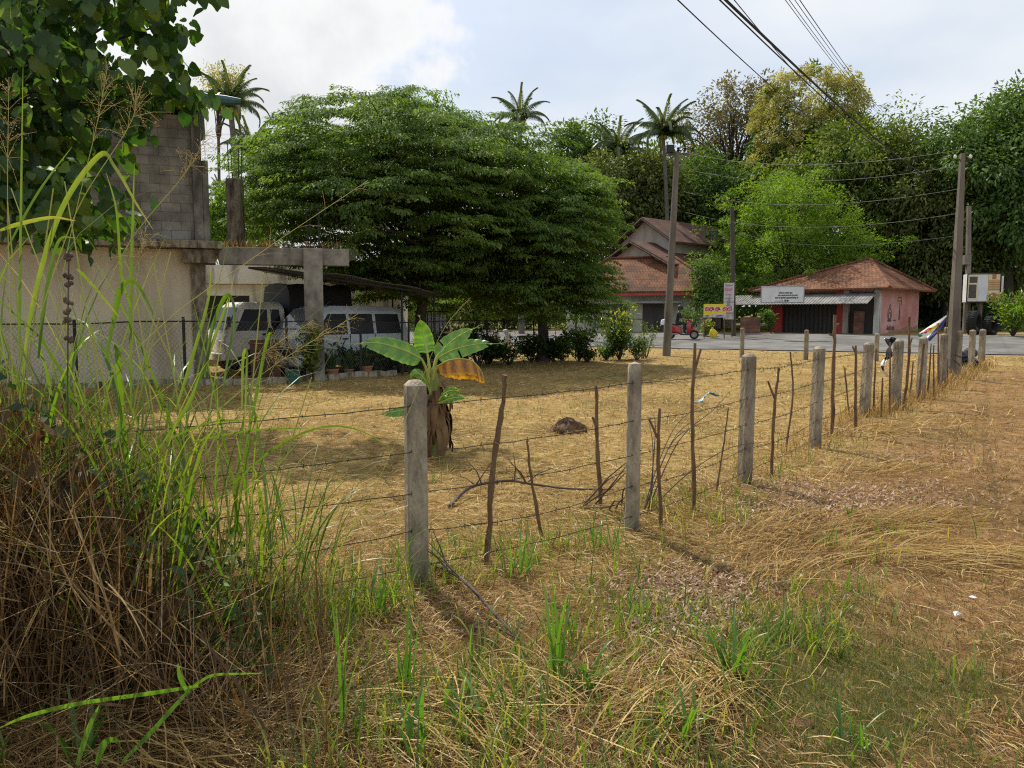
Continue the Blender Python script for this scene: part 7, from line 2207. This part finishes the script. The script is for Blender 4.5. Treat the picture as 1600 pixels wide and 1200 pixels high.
tgq = gp(190, 930); tg_ = thing('tall_grass', 'broad bent blades rising highest against the block wall', 'grass clump', tgq, 0, GG)
for pl, w in [([(30, 640, 3.2), (50, 480, 3.2), (95, 330, 3.15), (155, 243, 3.1), (180, 262, 3.0), (213, 318, 2.95), (240, 360, 2.9)], .028), ([(205, 640, 3.3), (204, 480, 3.3), (207, 360, 3.3), (210, 255, 3.3)], .022),
              ([(10, 390, 3.0), (60, 300, 3.0), (112, 230, 3.0)], .012), ([(30, 560, 2.9), (32, 380, 2.9), (36, 105, 2.9)], .016), ([(205, 480, 3.2), (190, 430, 3.15), (182, 330, 3.1), (166, 270, 3.1)], .016), ([(0, 360, 2.7), (30, 350, 2.7), (80, 340, 2.7), (118, 345, 2.65)], .018),
              ([(165, 560, 3.1), (178, 500, 3.1), (190, 450, 3.05), (210, 440, 3.0), (235, 480, 2.95), (240, 500, 2.9)], .028), ([(60, 560, 3), (70, 470, 3), (90, 380, 3), (118, 371, 2.95)], .022), ([(275, 640, 3.3), (300, 560, 3.3), (325, 470, 3.3), (330, 415, 3.3)], .02),
              ([(320, 590, 3.2), (330, 520, 3.2), (348, 470, 3.2), (360, 463, 3.15), (366, 500, 3.1), (350, 600, 3.05), (348, 690, 3.0)], .022), ([(250, 700, 3.2), (300, 620, 3.2), (345, 500, 3.2), (358, 462, 3.2)], .02), ([(380, 720, 3.3), (400, 620, 3.3), (418, 530, 3.3), (426, 524, 3.25), (432, 545, 3.2)], .017),
              ([(378, 640, 3.2), (380, 560, 3.2), (386, 552, 3.15), (384, 620, 3.1), (382, 680, 3.1)], .016), ([(180, 700, 3.1), (190, 640, 3.1), (184, 560, 3.0), (178, 540, 3.0), (200, 575, 2.95), (212, 620, 2.9)], .03), ([(210, 740, 3.0), (260, 690, 3.0), (330, 660, 3.0), (390, 655, 3.0), (440, 640, 3.0)], .01),
              ([(120, 420, 3.0), (140, 440, 3.0), (190, 500, 3.0)], .02), ([(360, 760, 3.5), (430, 700, 3.4), (500, 668, 3.3), (560, 672, 3.25), (620, 705, 3.2)], .013), ([(300, 690, 3.3), (400, 672, 3.3), (520, 668, 3.2)], .012)]:
    blade_px(tg_, pl, w * .74)

fgq = gp(250, 1130); fb = thing('grass_shoot', 'single long broad green leaf lying across the bottom left corner', 'grass shoot', fgq)
for pl, w in [([(310, 1072, 2.35), (230, 1084, 2.3), (120, 1100, 2.2), (40, 1120, 2.15), (-10, 1142, 2.1)], .019), ([(190, 1192, 2.3), (240, 1140, 2.33), (285, 1090, 2.36), (312, 1062, 2.38)], .014), ([(300, 1075, 2.35), (330, 1056, 2.4), (370, 1053, 2.42), (412, 1052, 2.42)], .012), ([(295, 1085, 2.36), (282, 1060, 2.36), (278, 1036, 2.36)], .02), ([(120, 1195, 2.2), (138, 1140, 2.2), (156, 1100, 2.2)], .016), ([(150, 1195, 2.25), (165, 1160, 2.25), (185, 1158, 2.25), (188, 1185, 2.2)], .02)]:
    blade_px(fb, pl, w, 'lf_lush')

# small leafy weeds in the thicket edge
n = 1300; px_ = rs.uniform(-100, 420, n); d_ = rs.uniform(2.9, 4.2, n); X_ = (px_ - 800) / F * d_
cl_ = rs.uniform(0, 1, n); hz_ = np.interp(px_, [-100, 0, 150, 300, 420], [1.25, 1.2, 1.0, .55, .25]) * rs.uniform(.35, 1.08, n)
D = rs.normal(0, .6, (n, 3)); D[:, 2] -= .3; Nn_ = rs.normal(0, .5, (n, 3)); Nn_[:, 2] += 1; Nn_[:, 1] -= .4
V, Fq = leaf_quads(np.column_stack([X_, d_, gz(X_, d_) + hz_]), D, Nn_, rs.uniform(.03, .08, n), rs.uniform(.018, .045, n))
o = npmesh('leafy_weeds', V, Fq, M['lf_shrub'], cl_); tag(o, 'small green weed leaves showing through the dead thicket', 'weeds', kind='stuff')

# seeding panicles on thin stalks
def panicle(label, stalk, n_br, name='grass_panicle', l_br=.16, r=.0022, frac=.35):
    c = smoothline([pt(*p) for p in stalk], 8); b = G(c[0].x, c[0].y); root = thing(name, label, 'grass panicle', b, 0, 'seeding grass panicles')
    mb = MB(); cc = [p - b for p in c]
    mb.tube(cc, list(np.linspace(r, r * .4, len(cc))), 4, cap=False); mb.build('stalk', M['petiole'], root)
    P_ = []; D_ = []; R_ = []; seeds = []
    for k in range(n_br):
        u = 1 - frac * random.random() ** .8; p = c[min(len(c) - 1, int(u * (len(c) - 1)))]
        t_ = (c[-1] - c[-4]).normalized(); dv = (t_ * .8 + Vector((random.gauss(0, .5), random.gauss(0, .5), random.gauss(0, .5)))).normalized(); l = l_br * random.uniform(.5, 1.2) * (1.25 - u * .7)
        q = p + dv * l + Vector((0, 0, -.02)); e = dv.cross(Vector((0, 1, .2))).normalized() * .0007; m_ = p.lerp(q, .5) + Vector((0, 0, .008))
        v0 = len(P_); P_ += [p - e, p + e, m_ + e, m_ - e, m_ - e, m_ + e, q + e * .6, q - e * .6]; D_ += [(v0, v0 + 1, v0 + 2, v0 + 3), (v0 + 4, v0 + 5, v0 + 6, v0 + 7)]
        for s in range(7):
            w = p.lerp(q, random.uniform(.35, 1)) + Vector((random.gauss(0, .008), random.gauss(0, .008), random.gauss(0, .008))); a1 = Vector((random.gauss(0, 1), random.gauss(0, 1), random.gauss(0, 1))).normalized() * .0035; b1 = a1.cross(dv).normalized() * .0016
            v0 = len(P_); P_ += [w - a1, w + b1, w + a1, w - b1]; D_.append((v0, v0 + 1, v0 + 2, v0 + 3))
    npmesh('seed_head', np.array([tuple(v - b) for v in P_]), np.array(D_), M['lf_seed'], rs.uniform(0, 1, len(D_)), root)


for st_, n_br, lb in [([(60, 720, 3.2), (240, 520, 3.2), (400, 400, 3.2), (575, 282, 3.2)], 8, 'longest seeding stalk slanting up over the spreading tree'),
                      ([(75, 640, 3.1), (100, 420, 3.1), (150, 200, 3.1), (170, 95, 3.1)], 34, 'airy panicle before the top broad leaves'),
                      ([(20, 600, 2.9), (12, 330, 2.9), (14, 120, 2.9)], 34, 'panicle at the left edge against dark leaves'),
                      ([(115, 600, 3.3), (190, 400, 3.3), (290, 270, 3.3), (325, 205, 3.3)], 40, 'panicle crossing the block wall'),
                      ([(205, 560, 3.2), (212, 450, 3.2), (228, 355, 3.2)], 40, 'brownish panicle low before the slab edge'),
                      ([(60, 500, 2.8), (120, 330, 2.8), (200, 200, 2.8), (215, 150, 2.8)], 26, 'thin panicle slanting between the two bent blades'),
                      ([(150, 760, 3.3), (300, 640, 3.3), (400, 560, 3.3), (490, 500, 3.3)], 44, 'reddish panicle drooping before the van'),
                      ([(170, 780, 3.4), (330, 650, 3.4), (430, 570, 3.4), (560, 490, 3.4)], 40, 'longer reddish panicle crossing the concrete column'),
                      ([(180, 790, 3.5), (320, 690, 3.5), (440, 600, 3.5)], 34, 'short reddish panicle under the van bumper'),
                      ([(570, 800, 4.0), (640, 640, 4.2), (690, 520, 4.3), (735, 465, 4.4)], 10, 'thin lone stalk rising left of the banana leaves')]:
    panicle(lb, st_, n_br)

# dark dry seed clusters on weeds hanging in the grass
wq = gp(110, 940); wdr = thing('withered_weed', 'withered dark weed stem with black seed clusters in the tall grass', 'weed', wq)
mb = MB(); cs = [pt(105, 700, 3.0), pt(106, 560, 3.0), pt(107, 440, 3.0), pt(108, 395, 3.0)]; mb.tube([wq - wq] + [p - wq for p in cs], .003, 5)
for y in (402, 432, 445, 470, 485, 500, 530): 
    for k in range(5):
        c = pt(106 + random.uniform(-5, 6), y + random.uniform(-4, 4), 3.0) - wq; mb.lathe([(0, -.012), (.008, -.004), (.008, .004), (0, .012)], c, (random.uniform(-1, 1), random.uniform(-1, 1), 1), 6)
mb.build('stem_and_seeds', M['branch'], wdr)

# ================================================================== GREEN TUFTS IN THE FOREGROUND
TG = 'green grass tufts in the foreground'
def tuft(label, px, py, nb, ln, wd, th0, th1, spread=.02, mat='lf_lush', az=None, azs=3.1):
    b = gp(px, py); root = thing('grass_tuft', label, 'grass tuft', b, 0, TG)
    nb = int(nb * 1.4); ln = (ln[0] * 1.35, ln[1] * 1.55); wd = (wd[0] * 1.35, wd[1] * 1.4)
    P_ = np.column_stack([rs.normal(0, spread, nb), rs.normal(0, spread, nb), np.zeros(nb) - .005])
    a_ = (np.arange(nb) * 2.4 + rs.normal(0, .4, nb)) if az is None else rs.normal(az, azs, nb)
    V, Fq = blades(P_, a_, rs.uniform(*ln, nb), rs.uniform(*wd, nb), rs.uniform(*th0, nb), rs.uniform(*th1, nb), 8, 1.7, rs.normal(0, .3, nb), rs.uniform(-.4, .4, nb))
    npmesh('blades', V, Fq, M[mat], tipdry(nb, 8, .35), root)


for a_ in [('upright tuft of broad blades bottom centre, right of the first post', 872, 1062, 7, (.2, .36), (.011, .017), (.0, .22), (.1, .7)),
           ('largest bright tuft on the turf right of the leaf litter', 1145, 1062, 20, (.1, .26), (.008, .014), (.05, .6), (.5, 1.9), .035),
           ('tuft at the lower edge of the turf right of centre', 1060, 1155, 12, (.08, .2), (.006, .012), (.1, .7), (.6, 2.0), .03),
           ('thin tuft just above the largest bright tuft', 1215, 1000, 14, (.06, .16), (.004, .008), (.05, .6), (.4, 1.6), .04),
           ('small tuft left of the leaf litter', 1000, 965, 9, (.07, .16), (.005, .009), (.05, .6), (.4, 1.7), .03),
           ('small fine tuft at the straw windrow on the track', 1290, 855, 14, (.05, .13), (.004, .007), (.05, .6), (.3, 1.3), .05),
           ('fine tuft on the reddish track below the windrow', 1340, 928, 16, (.06, .15), (.004, .007), (.05, .6), (.3, 1.4), .06),
           ('single bright sprout on the upper track', 1326, 812, 6, (.06, .14), (.006, .01), (.0, .5), (.3, 1.2), .015),
           ('tuft of leaning blades at the bottom edge below the first post', 640, 1180, 13, (.12, .26), (.006, .013), (.1, .7), (.6, 1.9), .04),
           ('low tuft at bottom centre left of the upright tuft', 740, 1130, 14, (.1, .2), (.007, .014), (.1, .8), (.6, 1.9), .06),
           ('two-bladed upright shoot left of the bottom leaning tuft', 536, 1150, 3, (.3, .45), (.008, .012), (.0, .1), (.05, .3), .012),
           ('upright shoot between first post and bottom edge', 632, 1095, 5, (.18, .32), (.009, .013), (.0, .15), (.1, .4), .015),
           ('leafy tuft at the foot of the first post, left side', 590, 960, 14, (.1, .28), (.006, .012), (.05, .5), (.4, 1.9), .06),
           ('leafy tuft at the foot of the round-topped post', 945, 860, 22, (.1, .26), (.005, .01), (.05, .5), (.4, 1.7), .08),
           ('broad-bladed tuft between the two nearest posts', 800, 900, 12, (.12, .3), (.006, .012), (.05, .5), (.6, 2.0), .06),
           ('drooping tuft right of the upright bottom tuft', 930, 1075, 10, (.12, .24), (.007, .012), (.2, .8), (.9, 2.0), .03),
           ('tuft at the bottom edge of the turf', 1325, 1170, 16, (.07, .18), (.004, .008), (.1, .7), (.6, 1.9), .05),
           ('bottom corner tuft under the broad lying leaf', 130, 1190, 9, (.1, .22), (.01, .018), (.1, .7), (.5, 1.7), .03)]:
    tuft(*a_)
q = gp(878, 1070)
o = None
st_ = thing('pale_stalk', 'bleached pale stalk lying from the upright tuft to the bottom edge', 'stalk', q)
mb = MB(); c = smoothline([q + Vector((0, 0, .02)), gp(890, 1120) + Vector((0, 0, .03)), gp(908, 1200) + Vector((0, 0, .02))], 6); mb.tube([p - q for p in c], list(np.linspace(.006, .004, len(c))), 6); mb.build('stalk', M['cutwood'], st_, smooth=True)
